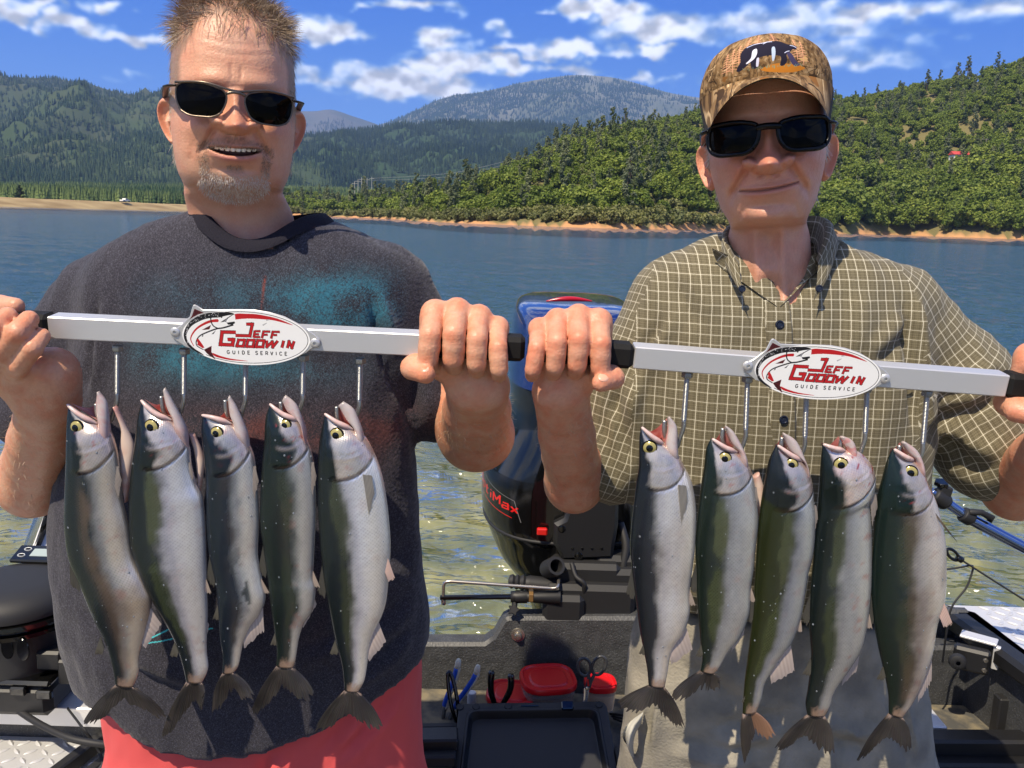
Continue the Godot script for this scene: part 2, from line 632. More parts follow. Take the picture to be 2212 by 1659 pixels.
func water_and_ground() -> void:
	var s := Sheet.new()
	var rows := 300
	var cols := 520
	var pts := PackedVector3Array()
	var big := noise(0.9, 2, 21)
	var small := noise(2.2, 2, 22)
	var huge := noise(0.22, 2, 23)
	for r in rows:
		var d := 0.9 * pow(7000.0, r / (rows - 1.0))
		var fade := clampf(14.0 / d, 0.0, 1.0)
		for k in cols:
			# most of the columns lie ahead, the rest go round
			var t := k / float(cols)
			var az := lerpf(-0.75, 0.75, t / 0.82) if t < 0.82 else lerpf(0.75, TAU - 0.75, (t - 0.82) / 0.18)
			var p := polar(az, d, 0)
			if fade > 0.05: p.y = fade * (0.034 * big.get_noise_2d(p.x + p.z * 0.3, p.z * 1.9) + 0.020 * small.get_noise_2d(p.x, p.z * 1.5) + 0.03 * huge.get_noise_2d(p.x, p.z * 1.6))
			pts.append(p)
	s.grid(pts, rows, cols, true, true, true)
	var w := StandardMaterial3D.new()
	w.transparency = BaseMaterial3D.TRANSPARENCY_ALPHA
	w.albedo_color = Color(Color(0.014, 0.090, 0.150).linear_to_srgb(), 0.30)
	w.roughness = 0.06
	var ripples := noise(0.018, 4, 24)
	bumpy(w, noise_map(ripples, 512, true, 14.0), 0.35, 1.9, true)
	w.uv1_scale = Vector3(0.22, 0.35, 0.38)
	var lake := part("lake_water", s.commit(), w, self)
	lake.set_meta("kind", "structure")
	# the sandy bed under it, coloured blue further out for light lost in depth
	var bed := Sheet.new()
	pts = PackedVector3Array()
	var hump := noise(0.5, 3, 25)
	var mottle := noise(1.3, 4, 26)
	for r in 140:
		var d := 0.5 * pow(9000.0, r / 139.0)
		for k in 240:
			var t := k / 240.0
			var az := lerpf(-0.75, 0.75, t / 0.82) if t < 0.82 else lerpf(0.75, TAU - 0.75, (t - 0.82) / 0.18)
			var p := polar(az, d, -0.55 - minf(d, 60.0) * 0.03)
			p.y += 0.09 * hump.get_noise_2d(p.x, p.z * 1.4)
			pts.append(p)
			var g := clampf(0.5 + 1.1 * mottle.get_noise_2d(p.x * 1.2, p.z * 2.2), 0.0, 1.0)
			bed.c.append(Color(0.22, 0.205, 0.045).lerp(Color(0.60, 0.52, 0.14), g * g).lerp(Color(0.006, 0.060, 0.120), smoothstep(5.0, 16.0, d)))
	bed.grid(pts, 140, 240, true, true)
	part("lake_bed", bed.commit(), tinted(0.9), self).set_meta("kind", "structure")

# a mountainside as a sheet in rings round the eye: skyline as [u, v], standing between two distances
func range_sheet(called: String, skyline: Array, near: float, far: float, rough: float, wild: float, salt: int, low: Color, high: Color, cols := 150, rows := 60, base := 0.0) -> Array:
	var s := Sheet.new()
	var line := []
	for k in range(0, skyline.size(), 2):
		var b := bearing(skyline[k], skyline[k + 1])
		line.append([b.x, b.y])
	var n := noise(1.0 / rough, 5, salt)
	var ridged := noise(1.0 / rough, 5, salt + 1)
	ridged.fractal_type = FastNoiseLite.FRACTAL_RIDGED
	var tone := noise(1.0 / (rough * 0.5), 4, salt + 2)
	var pts := PackedVector3Array()
	for r in rows:
		var t := r / (rows - 1.0)
		for k in cols:
			var az: float = lerpf(line[0][0], line[-1][0], k / (cols - 1.0))
			var top: float = table(line, az)[0] * far
			var d := lerpf(near, far, minf(t / 0.88, 1.12))
			var p := polar(az, d, 0)
			var up := minf(t / 0.88, 1.0)
			var hh := base + (top - base) * pow(up, 1.25)
			hh += wild * (ridged.get_noise_2d(p.x, p.z) * 0.7 + n.get_noise_2d(p.x + 900.0, p.z) * 0.6) * sin(PI * clampf(up, 0, 1)) 
			if t > 0.88: hh = top - (t - 0.88) * top * 2.5
			p.y = hh
			pts.append(p)
			var g := clampf(up * 0.9 + tone.get_noise_2d(p.x, p.z) * 0.8, 0.0, 1.0)
			s.c.append(low.lerp(high, g))
	s.grid(pts, rows, cols, false, true)
	var o := part(called, s.commit(), tinted(0.95, 0.0, 0.2), self)
	o.set_meta("kind", "structure")
	return [pts, cols, rows]

func far_wood(called: String, sheet: Array, count: int, tall: float, colors: Array, salt: int, mesh: Mesh, top_only := 0.86, patch := 0.0) -> void:
	var rng := RandomNumberGenerator.new()
	rng.seed = salt
	var pts: PackedVector3Array = sheet[0]
	var cols: int = sheet[1]
	var rows: int = sheet[2]
	var mm := MultiMesh.new()
	mm.transform_format = MultiMesh.TRANSFORM_3D
	mm.use_colors = true
	mm.mesh = mesh
	var glade := noise(1.0 / 350.0, 3, salt + 5)
	var where := []
	while where.size() < count:
		var a := rng.randf() * (rows - 2) * top_only
		var b := rng.randf() * (cols - 2)
		var p: Vector3 = pts[int(a) * cols + int(b)].lerp(pts[(int(a) + 1) * cols + int(b)], a - int(a)).lerp(pts[int(a) * cols + int(b) + 1], b - int(b))
		var gl := glade.get_noise_2d(p.x, p.z)
		var open := patch - (smoothstep(1120.0, 1420.0, bearing_u(atan2(p.x, -p.z))) * 0.42 if called == "summit_forest" else 0.0)
		if patch > 0 and gl > open and rng.randf() < 0.8:
			where.append(null)
			continue
		var hgt := tall * rng.randf_range(0.45, 1.3)
		where.append([Transform3D(Basis(Vector3.UP, rng.randf() * TAU).scaled(Vector3(hgt * rng.randf_range(0.8, 1.3), hgt, hgt * rng.randf_range(0.8, 1.3))), p - Vector3(0, hgt * 0.06, 0)), (colors[0] as Color).lerp(colors[1], clampf(rng.randf() * 0.8 + gl * 0.7, 0, 1))])
	where = where.filter(func(w): return w != null)
	mm.instance_count = where.size()
	for i in where.size():
		mm.set_instance_transform(i, where[i][0])
		mm.set_instance_color(i, where[i][1])
	var o := MultiMeshInstance3D.new()
	o.name = numbered(called)
	o.multimesh = mm
	o.material_override = M.leaf_far
	o.set_meta("kind", "stuff")
	add_child(o)

func far_conifer() -> ArrayMesh:
	var s := Solid.new()
	for k in 4:
		var y := 0.12 + k * 0.22
		s.lathe([Vector2(0.19 - k * 0.038, y), Vector2(0.004, y + 0.36 - k * 0.01)], 6, Transform3D(Basis(Vector3.UP, k * 0.7)))
	s.lathe([Vector2(0.02, 0), Vector2(0.02, 0.3)], 4)
	return s.commit(60)

func mountains() -> void:
	var conifer := far_conifer()
	# far ridge between the big mountains, then the bald summit, the left range, the spur before them, its greens darkened to stand for cloud shadow
	var ridge := range_sheet("far_ridge_hill", [480, 262, 560, 250, 640, 240, 680, 239, 717, 236, 762, 250, 815, 268, 900, 300, 1000, 330], 5200, 7600, 900, 150, 31, Color(0.045, 0.07, 0.05), Color(0.10, 0.10, 0.085), 90, 50)
	far_wood("far_ridge_forest", ridge, 5000, 26, [Color(0.025, 0.045, 0.03), Color(0.07, 0.09, 0.055)], 301, conifer, 0.8, 0.1)
	var summit := range_sheet("bald_summit_mountain", [690, 330, 760, 296, 819, 268, 864, 254, 905, 234, 946, 215, 987, 203, 1027, 199, 1070, 190, 1129, 176, 1191, 165, 1248, 160, 1313, 164, 1354, 172, 1415, 190, 1456, 200, 1522, 210, 1620, 225, 1720, 250, 1850, 300], 3900, 6600, 800, 190, 34, Color(0.03, 0.055, 0.03), Color(0.15, 0.155, 0.12), 200, 80)
	far_wood("summit_forest", summit, 64000, 22, [Color(0.014, 0.040, 0.022), Color(0.042, 0.075, 0.036)], 302, conifer, 0.87, 0.42)
	var left := range_sheet("left_mountain", [-1300, 330, -1000, 270, -700, 240, -420, 222, -300, 205, -160, 190, -60, 176, 0, 170, 30, 164, 66, 165, 113, 167, 149, 173, 194, 180, 233, 192, 269, 200, 299, 203, 355, 203, 430, 214, 520, 236, 600, 262, 690, 310, 780, 370], 1250, 3300, 520, 120, 37, Color(0.045, 0.07, 0.03), Color(0.065, 0.075, 0.045), 170, 80, 4)
	far_wood("left_mountain_forest", left, 70000, 11.5, [Color(0.02, 0.042, 0.024), Color(0.075, 0.105, 0.045)], 303, conifer, 0.88, 0.14)
	var spur := range_sheet("shade_toned_spur_hill", [520, 330, 590, 304, 652, 290, 721, 284, 783, 280, 864, 270, 925, 264, 987, 260, 1068, 262, 1150, 262, 1231, 274, 1300, 290, 1400, 322, 1500, 350, 1700, 400], 1300, 2900, 420, 80, 40, Color(0.04, 0.07, 0.03), Color(0.03, 0.05, 0.028), 140, 70, 4)
	far_wood("shade_toned_spur_forest", spur, 45000, 13, [Color(0.014, 0.03, 0.02), Color(0.045, 0.07, 0.032)], 304, conifer, 0.88, 0.3)
	var valley := range_sheet("valley_floor_ground", [-420, 404, -100, 404, 100, 404, 300, 404, 500, 404, 640, 408, 760, 412, 900, 414, 1000, 420], 560, 1300, 300, 5, 43, Color(0.07, 0.10, 0.035), Color(0.09, 0.11, 0.04), 110, 24, 2.5)
	far_wood("valley_forest", valley, 22000, 7.0, [Color(0.03, 0.06, 0.024), Color(0.13, 0.17, 0.055)], 305, conifer, 0.9)

# crowns of many leaf-sized faces
func crown(seed_n: int, lobes: Array, count: int, leaf: float, dark: Color, light: Color, droop := 0.0) -> Sheet:
	var rng := RandomNumberGenerator.new()
	rng.seed = seed_n
	var s := Sheet.new()
	for i in count:
		var l: Array = lobes[rng.randi() % lobes.size()]
		var d := Vector3(rng.randfn(), rng.randfn(), rng.randfn()).normalized()
		var p: Vector3 = l[0] + d * l[1] * pow(rng.randf(), 0.35)
		var size := leaf * rng.randf_range(0.6, 1.3)
		var n := (d + Vector3(rng.randfn(), rng.randfn() + 0.5, rng.randfn()) * 0.55).normalized()
		var a := n.cross(Vector3(rng.randfn(), rng.randfn(), rng.randfn())).normalized()
		var b := n.cross(a)
		var at := s.v.size()
		var col := dark.lerp(light, rng.randf())
		for q in [a * 0.9, b * 0.75, -a, -b * 0.8]:
			s.v.append(p + q * size + n * rng.randf_range(-0.25, 0.25) * size)
			s.c.append(col)
		s.ix.append_array(PackedInt32Array([at, at + 1, at + 2, at, at + 2, at + 3]))
	return s

func limbs(seed_n: int, height: float, thick: float, tips: Array) -> ArrayMesh:
	var s := Sheet.new()
	s.tube(along(PackedVector3Array([Vector3(0, -0.6, 0), Vector3(0.04, 0.4, 0.03) * height, Vector3(0, 0.92, 0) * height]), 7), PackedFloat32Array([thick * 1.5, thick, thick * 0.9, thick * 0.75, thick * 0.6, thick * 0.4, thick * 0.15]), 7)
	for t in tips:
		var from := Vector3(0, t.y * 0.55, 0)
		s.tube(along(PackedVector3Array([from, from.lerp(t, 0.5) + Vector3(0, 0.3, 0), t]), 4), PackedFloat32Array([thick * 0.5, thick * 0.35, thick * 0.25, thick * 0.1]), 5)
	return s.commit()

func tree_kind(kind: String, n: int) -> Array:
	var rng := RandomNumberGenerator.new()
	rng.seed = 900 + n * 7 + kind.hash() % 91
	var lobes := []
	var tips := []
	if kind == "oak":
		for k in 13:
			var a := rng.randf() * TAU
			var r := sqrt(rng.randf()) * 2.7
			var c := Vector3(cos(a) * r, 3.4 + rng.randf() * 4.0 - r * 0.35, sin(a) * r)
			lobes.append([c, rng.randf_range(0.9, 1.7)])
			if k < 6: tips.append(c)
		return [crown(n, lobes, 1500, 0.44, Color(0.095, 0.140, 0.024), Color(0.215, 0.262, 0.058)).commit(), limbs(n, 6.5, 0.2, tips)]
	if kind == "pine":
		for k in 30:
			var t := k / 29.0
			var a := rng.randf() * TAU
			var r := (1.0 - t * 0.8) * 2.4 * rng.randf_range(0.3, 1.0) + 0.15
			var c := Vector3(cos(a) * r, 3.5 + t * 10.5, sin(a) * r)
			lobes.append([c, rng.randf_range(0.5, 1.05) * (1.15 - t * 0.6)])
			if k % 3 == 0: tips.append(c)
		return [crown(n, lobes, 1500, 0.30, Color(0.115, 0.140, 0.080), Color(0.215, 0.240, 0.145)).commit(), limbs(n, 14.0, 0.2, tips)]
	if kind == "conifer":
		for k in 34:
			var t := k / 33.0
			var a := rng.randf() * TAU
			var r := (1.0 - t * 0.85) * 2.5 * rng.randf_range(0.25, 1.0)
			lobes.append([Vector3(cos(a) * r, 1.6 + t * 9.4, sin(a) * r), 0.4 + 0.6 * (1.0 - t)])
			if k % 4 == 0: tips.append(lobes[-1][0])
		return [crown(n, lobes, 1500, 0.30, Color(0.072, 0.105, 0.040), Color(0.140, 0.175, 0.075)).commit(), limbs(n, 11.0, 0.18, tips)]
	for k in 9:
		var a := rng.randf() * TAU
		var r := sqrt(rng.randf()) * 1.5
		lobes.append([Vector3(cos(a) * r, 0.7 + rng.randf() * 1.3, sin(a) * r), rng.randf_range(0.5, 0.9)])
		if k < 4: tips.append(lobes[-1][0])
	return [crown(n, lobes, 520, 0.30, Color(0.120, 0.130, 0.050), Color(0.235, 0.240, 0.110)).commit(), limbs(n, 1.6, 0.07, tips)]

var kinds := {}

func hill_height(az: float, r: float, line: Array, edge: Array, lumps: FastNoiseLite) -> float:
	var r0: float = table(edge, az)[0]
	var r1 := r0 + 330.0
	var top: float = table(line, az)[0] * r1 - 7.0
	var t := (r - r0) / (r1 - r0)
	var p := polar(az, r, 0)
	if t < 0: return t * 40.0
	var bank := smoothstep(0.0, 0.012, t) * 0.9
	if t > 1.0: return bank + top - (t - 1.0) * 90.0
	return bank + (top - bank) * pow(t, 0.93) + lumps.get_noise_2d(p.x, p.z) * 16.0 * sin(PI * t)

func right_hill() -> void:
	var sky_line := [560, 424, 640, 424, 830, 426, 960, 408, 1003, 392, 1040, 374, 1085, 352, 1160, 326, 1231, 292, 1290, 278, 1350, 257, 1440, 246, 1500, 234, 1600, 215, 1700, 200, 1795, 199, 1850, 200, 1900, 192, 1960, 176, 2010, 167, 2060, 160, 2110, 147, 2162, 130, 2212, 112, 2300, 90, 2500, 60]
	var edge_line := [560, 463, 640, 465, 740, 469, 830, 472.5, 900, 477, 1000, 482, 1130, 487, 1300, 493, 1420, 495.5, 1560, 498, 1700, 501, 1810, 504.5, 1950, 508, 2060, 512, 2212, 517, 2500, 526]
	var line := []
	var edge := []
	for k in range(0, sky_line.size(), 2):
		var b := bearing(sky_line[k], sky_line[k + 1])
		line.append([b.x, b.y])
	for k in range(0, edge_line.size(), 2):
		var p := shore(edge_line[k], edge_line[k + 1])
		edge.append([bearing(edge_line[k], edge_line[k + 1]).x, minf(Vector2(p.x, p.z).length(), 420.0)])
	var lumps := noise(1.0 / 90.0, 3, 51)
	var dirt := noise(1.0 / 30.0, 4, 52)
	var s := Sheet.new()
	var pts := PackedVector3Array()
	var cols := 190
	var rows := 70
	for r in rows:
		for k in cols:
			var az: float = lerpf(line[0][0], line[-1][0], k / (cols - 1.0))
			var r0: float = table(edge, az)[0] + dirt.get_noise_2d(az * 6000.0, 0) * 6.0
			var t := r / (rows - 1.0)
			var d := r0 - 6.0 + 430.0 * pow(t, 1.5)
			var p := polar(az, d, hill_height(az, d, line, edge, lumps))
			p.y += dirt.get_noise_2d(p.x * 3.0, p.z * 3.0) * 0.5
			pts.append(p)
			var bare := clampf(1.0 - (d - r0) / 3.0 + dirt.get_noise_2d(p.x, p.z) * 1.2, 0.0, 1.0)
			s.c.append(Color(0.16, 0.14, 0.06).lerp(Color(0.50, 0.265, 0.125), bare))
	s.grid(pts, rows, cols, false, true)
	part("hillside_ground", s.commit(), tinted(0.95, 0, 0.2), self).set_meta("kind", "structure")
	# what grows on it
	for k in ["oak", "pine", "conifer", "shrub"]:
		kinds[k] = []
		for n in 3: kinds[k].append(tree_kind(k, n))
	var rng := RandomNumberGenerator.new()
	rng.seed = 77
	var stands := noise(1.0 / 55.0, 3, 53)
	var stuff := {}
	for k in 7600:
		var t := pow(rng.randf(), 1.15)
		var az: float = lerpf(line[0][0], line[-1][0], rng.randf())
		var r0: float = table(edge, az)[0]
		var d := r0 + 2.2 + t * 342.0
		var p := polar(az, d, 0)
		var where := bearing_u(az)
		var st := stands.get_noise_2d(p.x, p.z)
		# brushy and open in the middle of the slope, wooded to the right
		var wooded := smoothstep(1280.0, 1800.0, where) * 0.9 + smoothstep(0.55, 1.0, t) * 0.5
		var pick := rng.randf()
		var kind := "shrub"
		if st + wooded * 0.7 > 0.34: kind = "oak" if pick < 0.86 else "conifer" if pick < 0.93 else "pine"
		elif pick < 0.06: kind = "pine"
		elif pick < 0.36: kind = "oak"
		if t < 0.03 and where < 1700: kind = "shrub"
		p.y = hill_height(az, d, line, edge, lumps) - 0.25
		var sc := rng.randf_range(0.62, 1.15) * (1.25 if kind == "oak" and where > 1700.0 and t < 0.25 else 0.92)
		if kind == "shrub": sc *= 1.35
		var tr := Transform3D(Basis(Vector3.UP, rng.randf() * TAU).scaled(Vector3(sc * rng.randf_range(0.85, 1.2), sc, sc * rng.randf_range(0.85, 1.2))), p)
		var key := kind + str(k % 3)
		if not stuff.has(key): stuff[key] = []
		var w := rng.randf()
		stuff[key].append([tr, Color(0.85, 0.9, 0.8).lerp(Color(1.4, 1.32, 1.15), w)])
	for key in stuff:
		var kind: String = key.left(-1)
		var mesh: Mesh = kinds[kind][int(key.right(1))][0]
		var mm := MultiMesh.new()
		mm.transform_format = MultiMesh.TRANSFORM_3D
		mm.use_colors = true
		mm.mesh = mesh
		mm.instance_count = stuff[key].size()
		for i in stuff[key].size():
			mm.set_instance_transform(i, stuff[key][i][0])
			mm.set_instance_color(i, stuff[key][i][1])
		var o := MultiMeshInstance3D.new()
		o.name = numbered({"oak": "oak_wood", "pine": "pine_wood", "conifer": "conifer_wood", "shrub": "hillside_brush"}[kind])
		o.multimesh = mm
		o.material_override = M.leaf
		o.set_meta("kind", "stuff")
		add_child(o)
	# the trees one can point at: along the shore and against the sky
	var single := [["oak", 1850, 0.02, 1.7], ["oak", 1905, 0.03, 1.9], ["oak", 1960, 0.025, 1.75], ["oak", 2025, 0.02, 1.5], ["oak", 2090, 0.02, 1.45], ["oak", 2160, 0.03, 1.4], ["conifer", 2200, 0.05, 1.25], ["oak", 1815, 0.03, 1.5], ["conifer", 2125, 0.10, 1.2], ["conifer", 2165, 0.16, 1.3], ["pine", 1996, 0.22, 1.2], ["conifer", 1940, 0.3, 1.25], ["pine", 2050, 0.97, 1.35], ["pine", 2030, 0.98, 1.15], ["pine", 1968, 0.98, 1.05], ["pine", 1865, 0.98, 0.9], ["conifer", 1820, 0.98, 0.9], ["pine", 1433, 0.3, 1.0], ["pine", 1478, 0.42, 1.0], ["pine", 1096, 0.86, 1.0], ["pine", 1128, 0.9, 0.7], ["pine", 1148, 0.92, 0.75], ["pine", 1280, 0.96, 1.1], ["pine", 1338, 0.97, 1.15], ["pine", 1357, 0.1, 1.1], ["pine", 1352, 0.03, 0.95], ["oak", 1322, 0.2, 1.15], ["oak", 1015, 0.85, 0.9], ["oak", 975, 0.7, 0.8], ["oak", 948, 0.9, 0.95], ["pine", 722, 0.35, 0.8], ["pine", 690, 0.2, 0.7], ["conifer", 775, 0.6, 0.7], ["conifer", 865, 0.4, 0.75], ["oak", 660, 0.12, 0.8], ["oak", 800, 0.1, 0.75], ["oak", 890, 0.1, 0.7], ["pine", 1200, 0.5, 0.95], ["conifer", 1060, 0.4, 0.75]]
	var words := {"oak": "rounded bright oak", "pine": "airy grey green pine", "conifer": "pointed dark conifer"}
	var spot := func(q: Array) -> String:
		var place := "at the water's edge" if q[2] < 0.06 else "on the skyline" if q[2] > 0.84 else "halfway up the slope" if q[2] > 0.25 else "above the shore"
		return place + (" right of the cap" if q[1] > 1790 else " left of the cap" if q[1] > 1230 else " between the men" if q[1] > 900 else " beside the bareheaded man")
	var n := 0
	for q in single:
		var az := bearing(q[1], 480.0).x
		var r0: float = table(edge, az)[0]
		var d: float = r0 + 6.0 + q[2] * 325.0
		var o := thing({"oak": "oak_tree", "pine": "pine_tree", "conifer": "conifer_tree"}[q[0]], "", "tree", polar(az, d, hill_height(az, d, line, edge, lumps) - 0.3))
		var rank := 0
		var all := 0
		for w in single:
			if w[0] == q[0] and spot.call(w) == spot.call(q):
				all += 1
				if w[1] < q[1]: rank += 1
		var order := "" if all == 1 else ", %s from the left" % ["first", "second", "third", "fourth", "fifth", "sixth", "seventh", "eighth"][rank]
		tag(o, "%s %s%s" % [words[q[0]], spot.call(q), order], "tree", "%s trees on the hillside" % q[0])
		var k: Array = kinds[q[0]][n % 3]
		var turn := Transform3D(Basis(Vector3.UP, n * 1.7).scaled(Vector3.ONE * q[3]), o.position)
		part("crown", k[0], M.leaf, o, turn)
		part("trunk", k[1], M.bark, o, turn)
		n += 1
	# house with a red roof, pole and wire on the right slope
	var az := bearing(2063, 420).x
	var d: float = table(edge, az)[0] + 95.0
	var foot := polar(az, d, hill_height(az, d, line, edge, lumps) + 5.5)
	var house := thing("hillside_house", "small white house with a red roof among the trees on the right", "house", foot)
	part("wall", box_mesh(foot + Vector3(0, 1.2, 0), Vector3(7.5, 2.4, 5), 0.03), M.white_wall, house)
	var rf := Solid.new()
	for sd in [-1, 1]:
		rf.oriented([foot + Vector3(-4.2, 2.4, sd * 3), foot + Vector3(4.2, 2.4, sd * 3), foot + Vector3(4.2, 4.0, 0), foot + Vector3(-4.2, 4.0, 0)], Vector3(0, 1, sd))
		rf.oriented([foot + Vector3(sd * 4.2, 2.4, -3), foot + Vector3(sd * 4.2, 2.4, 3), foot + Vector3(sd * 4.2, 4.0, 0)], Vector3(sd, 0, 0))
	part("roof", rf.commit(), M.red_roof, house)
	for k in 3: part("window", box_mesh(foot + Vector3(-2.4 + 2.4 * k, 1.4, 2.52), Vector3(0.9, 1.1, 0.06)), M.dark_glass, house)
	var pole_at := polar(bearing(2118, 400).x, d + 20.0, foot.y + 2.0)
	var pole := thing("utility_pole", "thin grey utility pole with crossarm on the slope above the red roof", "utility pole", pole_at)
	part("post", lathe_mesh([Vector2(0.16, 0), Vector2(0.11, 9.5), Vector2(0, 9.5)], 8, Transform3D(Basis(), pole_at)), M.grey_wood, pole)
	part("crossarm", box_mesh(pole_at + Vector3(0, 8.9, 0), Vector3(1.9, 0.14, 0.14)), M.grey_wood, pole)
	var wire := along(PackedVector3Array([pole_at + Vector3(-22, 8.2, 6), pole_at + Vector3(0, 9.1, 0), pole_at + Vector3(26, 10.6, -3), pole_at + Vector3(60, 14, -6)]), 24)
	tag(part("overhead_wire", tube_mesh(wire, 0.03, 4), M.grey_wood, self), "thin overhead wire running from the pole across the right slope", "wire")

func bearing_u(az: float) -> float:
	return 1106.0 + tan(az) * FOCAL * 1.015

func far_shore() -> void:
	# the dam on the left with its road
	var a := shore(-500, 433)
	var b := shore(-40, 445.5)
	var c := shore(470, 458.5)
	var e := shore(700, 464)
	var s := Sheet.new()
	var pts := PackedVector3Array()
	var grit := noise(0.2, 4, 61)
	var spine := along(PackedVector3Array([a, b, c, e]), 120)
	for r in 9:
		for k in 120:
			var back := (spine[mini(k + 1, 119)] - spine[maxi(k - 1, 0)]).cross(Vector3.UP).normalized()
			if back.dot(spine[k] - EYE) < 0: back = -back
			var up: float = [-0.5, 0.35, 1.2, 2.2, 3.0, 3.55, 3.7, 3.7, -1.0][r]
			var p: Vector3 = spine[k] + back * [-1.0, 0.4, 2.0, 4.2, 6.0, 7.4, 8.5, 20.0, 30.0][r]
			p.y = up + grit.get_noise_2d(p.x * 2, r * 7.0) * 0.25
			pts.append(p)
			var g := clampf(0.5 + grit.get_noise_2d(p.x, r * 9.0), 0, 1)
			s.c.append(Color(0.24, 0.17, 0.085).lerp(Color(0.42, 0.32, 0.17), g))
	s.grid(pts, 9, 120)
	part("dam_embankment_ground", s.commit(), tinted(0.95, 0, 0.2), self).set_meta("kind", "structure")
	# white pickup on it
	var at := shore(271, 453.5)
	at += Vector3(at.x, 0, at.z).normalized() * 11.0
	at.y = 3.72
	var along_dam := (c - b).normalized()
	along_dam.y = 0
	var turn := Basis(along_dam.normalized(), Vector3.UP, along_dam.normalized().cross(Vector3.UP))
	var truck := thing("pickup_truck", "tiny white pickup truck driving along the dam on the left", "pickup truck", at)
	var bd := Solid.new()
	bd.x = Transform3D(turn, at)
	bd.slab(PackedVector2Array([Vector2(-2.8, 0.45), Vector2(2.75, 0.45), Vector2(2.8, 1.0), Vector2(1.35, 1.12), Vector2(0.75, 1.8), Vector2(-0.7, 1.8), Vector2(-0.8, 1.15), Vector2(-2.8, 1.15)]), -0.95, 0.95, 0.05)
	part("body", bd.commit(), M.white_wall, truck)
	for k in 2:
		var g := Solid.new()
		g.x = Transform3D(turn, at)
		g.slab(PackedVector2Array([Vector2(0.1, 1.2), Vector2(1.05, 1.2), Vector2(0.62, 1.7), Vector2(0.1, 1.7)]) if k else PackedVector2Array([Vector2(-0.65, 1.2), Vector2(0.0, 1.2), Vector2(0.0, 1.7), Vector2(-0.6, 1.7)]), -0.97, 0.97)
		part("window", g.commit(), M.dark_glass, truck)
		for sd in [-1, 1]:
			var w := Solid.new()
			w.lathe([Vector2(0, -0.13), Vector2(0.4, -0.13), Vector2(0.4, 0.13), Vector2(0, 0.13)], 14, Transform3D(turn * Basis(Vector3.RIGHT, PI / 2), at + turn * Vector3(-1.75 + 3.6 * k, 0.4, sd * 0.86)))
			part("wheel", w.commit(), M.rubber, truck)
	# bushes on the dam
	var n := 0
	for q in [[45, 447, 9.0, 1.0, "conifer", 0.55, "dark juniper tree standing on the dam at the far left"], [147, 449, 1.5, 0, "shrub", 1.3, "round dark bush at the foot of the dam"], [263, 452, 2.0, 0, "shrub", 0.5, "small bush below the white pickup on the dam"], [398, 456, 16, 1.0, "conifer", 0.75, "dark conifer behind the dam beside the man's jaw"], [305, 453, 20, 1.0, "conifer", 0.5, "low conifer behind the dam right of the pickup"], [276, 452, 22, 1, "conifer", 0.62, "conifer behind the dam above the pickup"]]:
		var p := shore(q[0], q[1])
		p += Vector3(p.x, 0, p.z).normalized() * q[2]
		p.y = 3.4 * q[3] + (0.3 if q[3] == 0 else 0.0)
		var o := thing("dam_tree" if q[4] == "conifer" else "dam_bush", q[6], "tree" if q[4] == "conifer" else "bush", p)
		var wide := 1.7 if n == 0 else 1.0
		var tr := Transform3D(Basis.from_scale(Vector3(q[5] * wide, q[5], q[5] * wide)), p)
		part("crown", kinds[q[4]][n % 3][0], M.leaf_dark, o, tr)
		part("trunk", kinds[q[4]][n % 3][1], M.bark, o, tr)
		n += 1
	# power pylons behind the low wood, and their lines
	n = 0
	var tops := []
	for q in [[866.0 - 73.0, 415, 384, 640.0], [773.5, 418, 387, 600.0], [781, 412, 383, 660.0], [766, 417, 392, 640.0], [803, 408, 382, 760.0], [993, 397, 379, 820.0]]:
		var b0 := bearing(q[0], q[1])
		var b1 := bearing(q[0], q[2])
		var p := polar(b0.x, q[3], EYE.y + b0.y * q[3] - 6.0)
		var top := polar(b1.x, q[3], EYE.y + b1.y * q[3])
		var o := thing("power_pole", "%s grey transmission pole beyond the low trees right of the bareheaded man" % ["first", "second", "third", "shortest", "tallest lone", "farthest right"][n], "power pole", p)
		part("post", lathe_mesh([Vector2(0.26, 0), Vector2(0.18, top.y - p.y), Vector2(0, top.y - p.y)], 7, Transform3D(Basis(), p)), M.pale_wood, o)
		part("crossarm", box_mesh(top - Vector3(0, 1.4, 0), Vector3(4.2, 0.22, 0.22)), M.pale_wood, o)
		tops.append(top - Vector3(0, 1.2, 0))
		n += 1
	n = 0
	for dy in [0.0, -1.6]:
		var far := P(1140, 335 - dy * 4, 900.0)
		var w := along(PackedVector3Array([tops[4] + Vector3(0, dy, 0), tops[4].lerp(far, 0.5) - Vector3(0, 6 - dy, 0), far]), 24)
		tag(part("power_line", tube_mesh(w, 0.11, 4), M.pale_wood, self), "%s pale power line rising to the right above the slope" % ["upper", "lower"][n], "power line", "power lines over the valley")
		n += 1
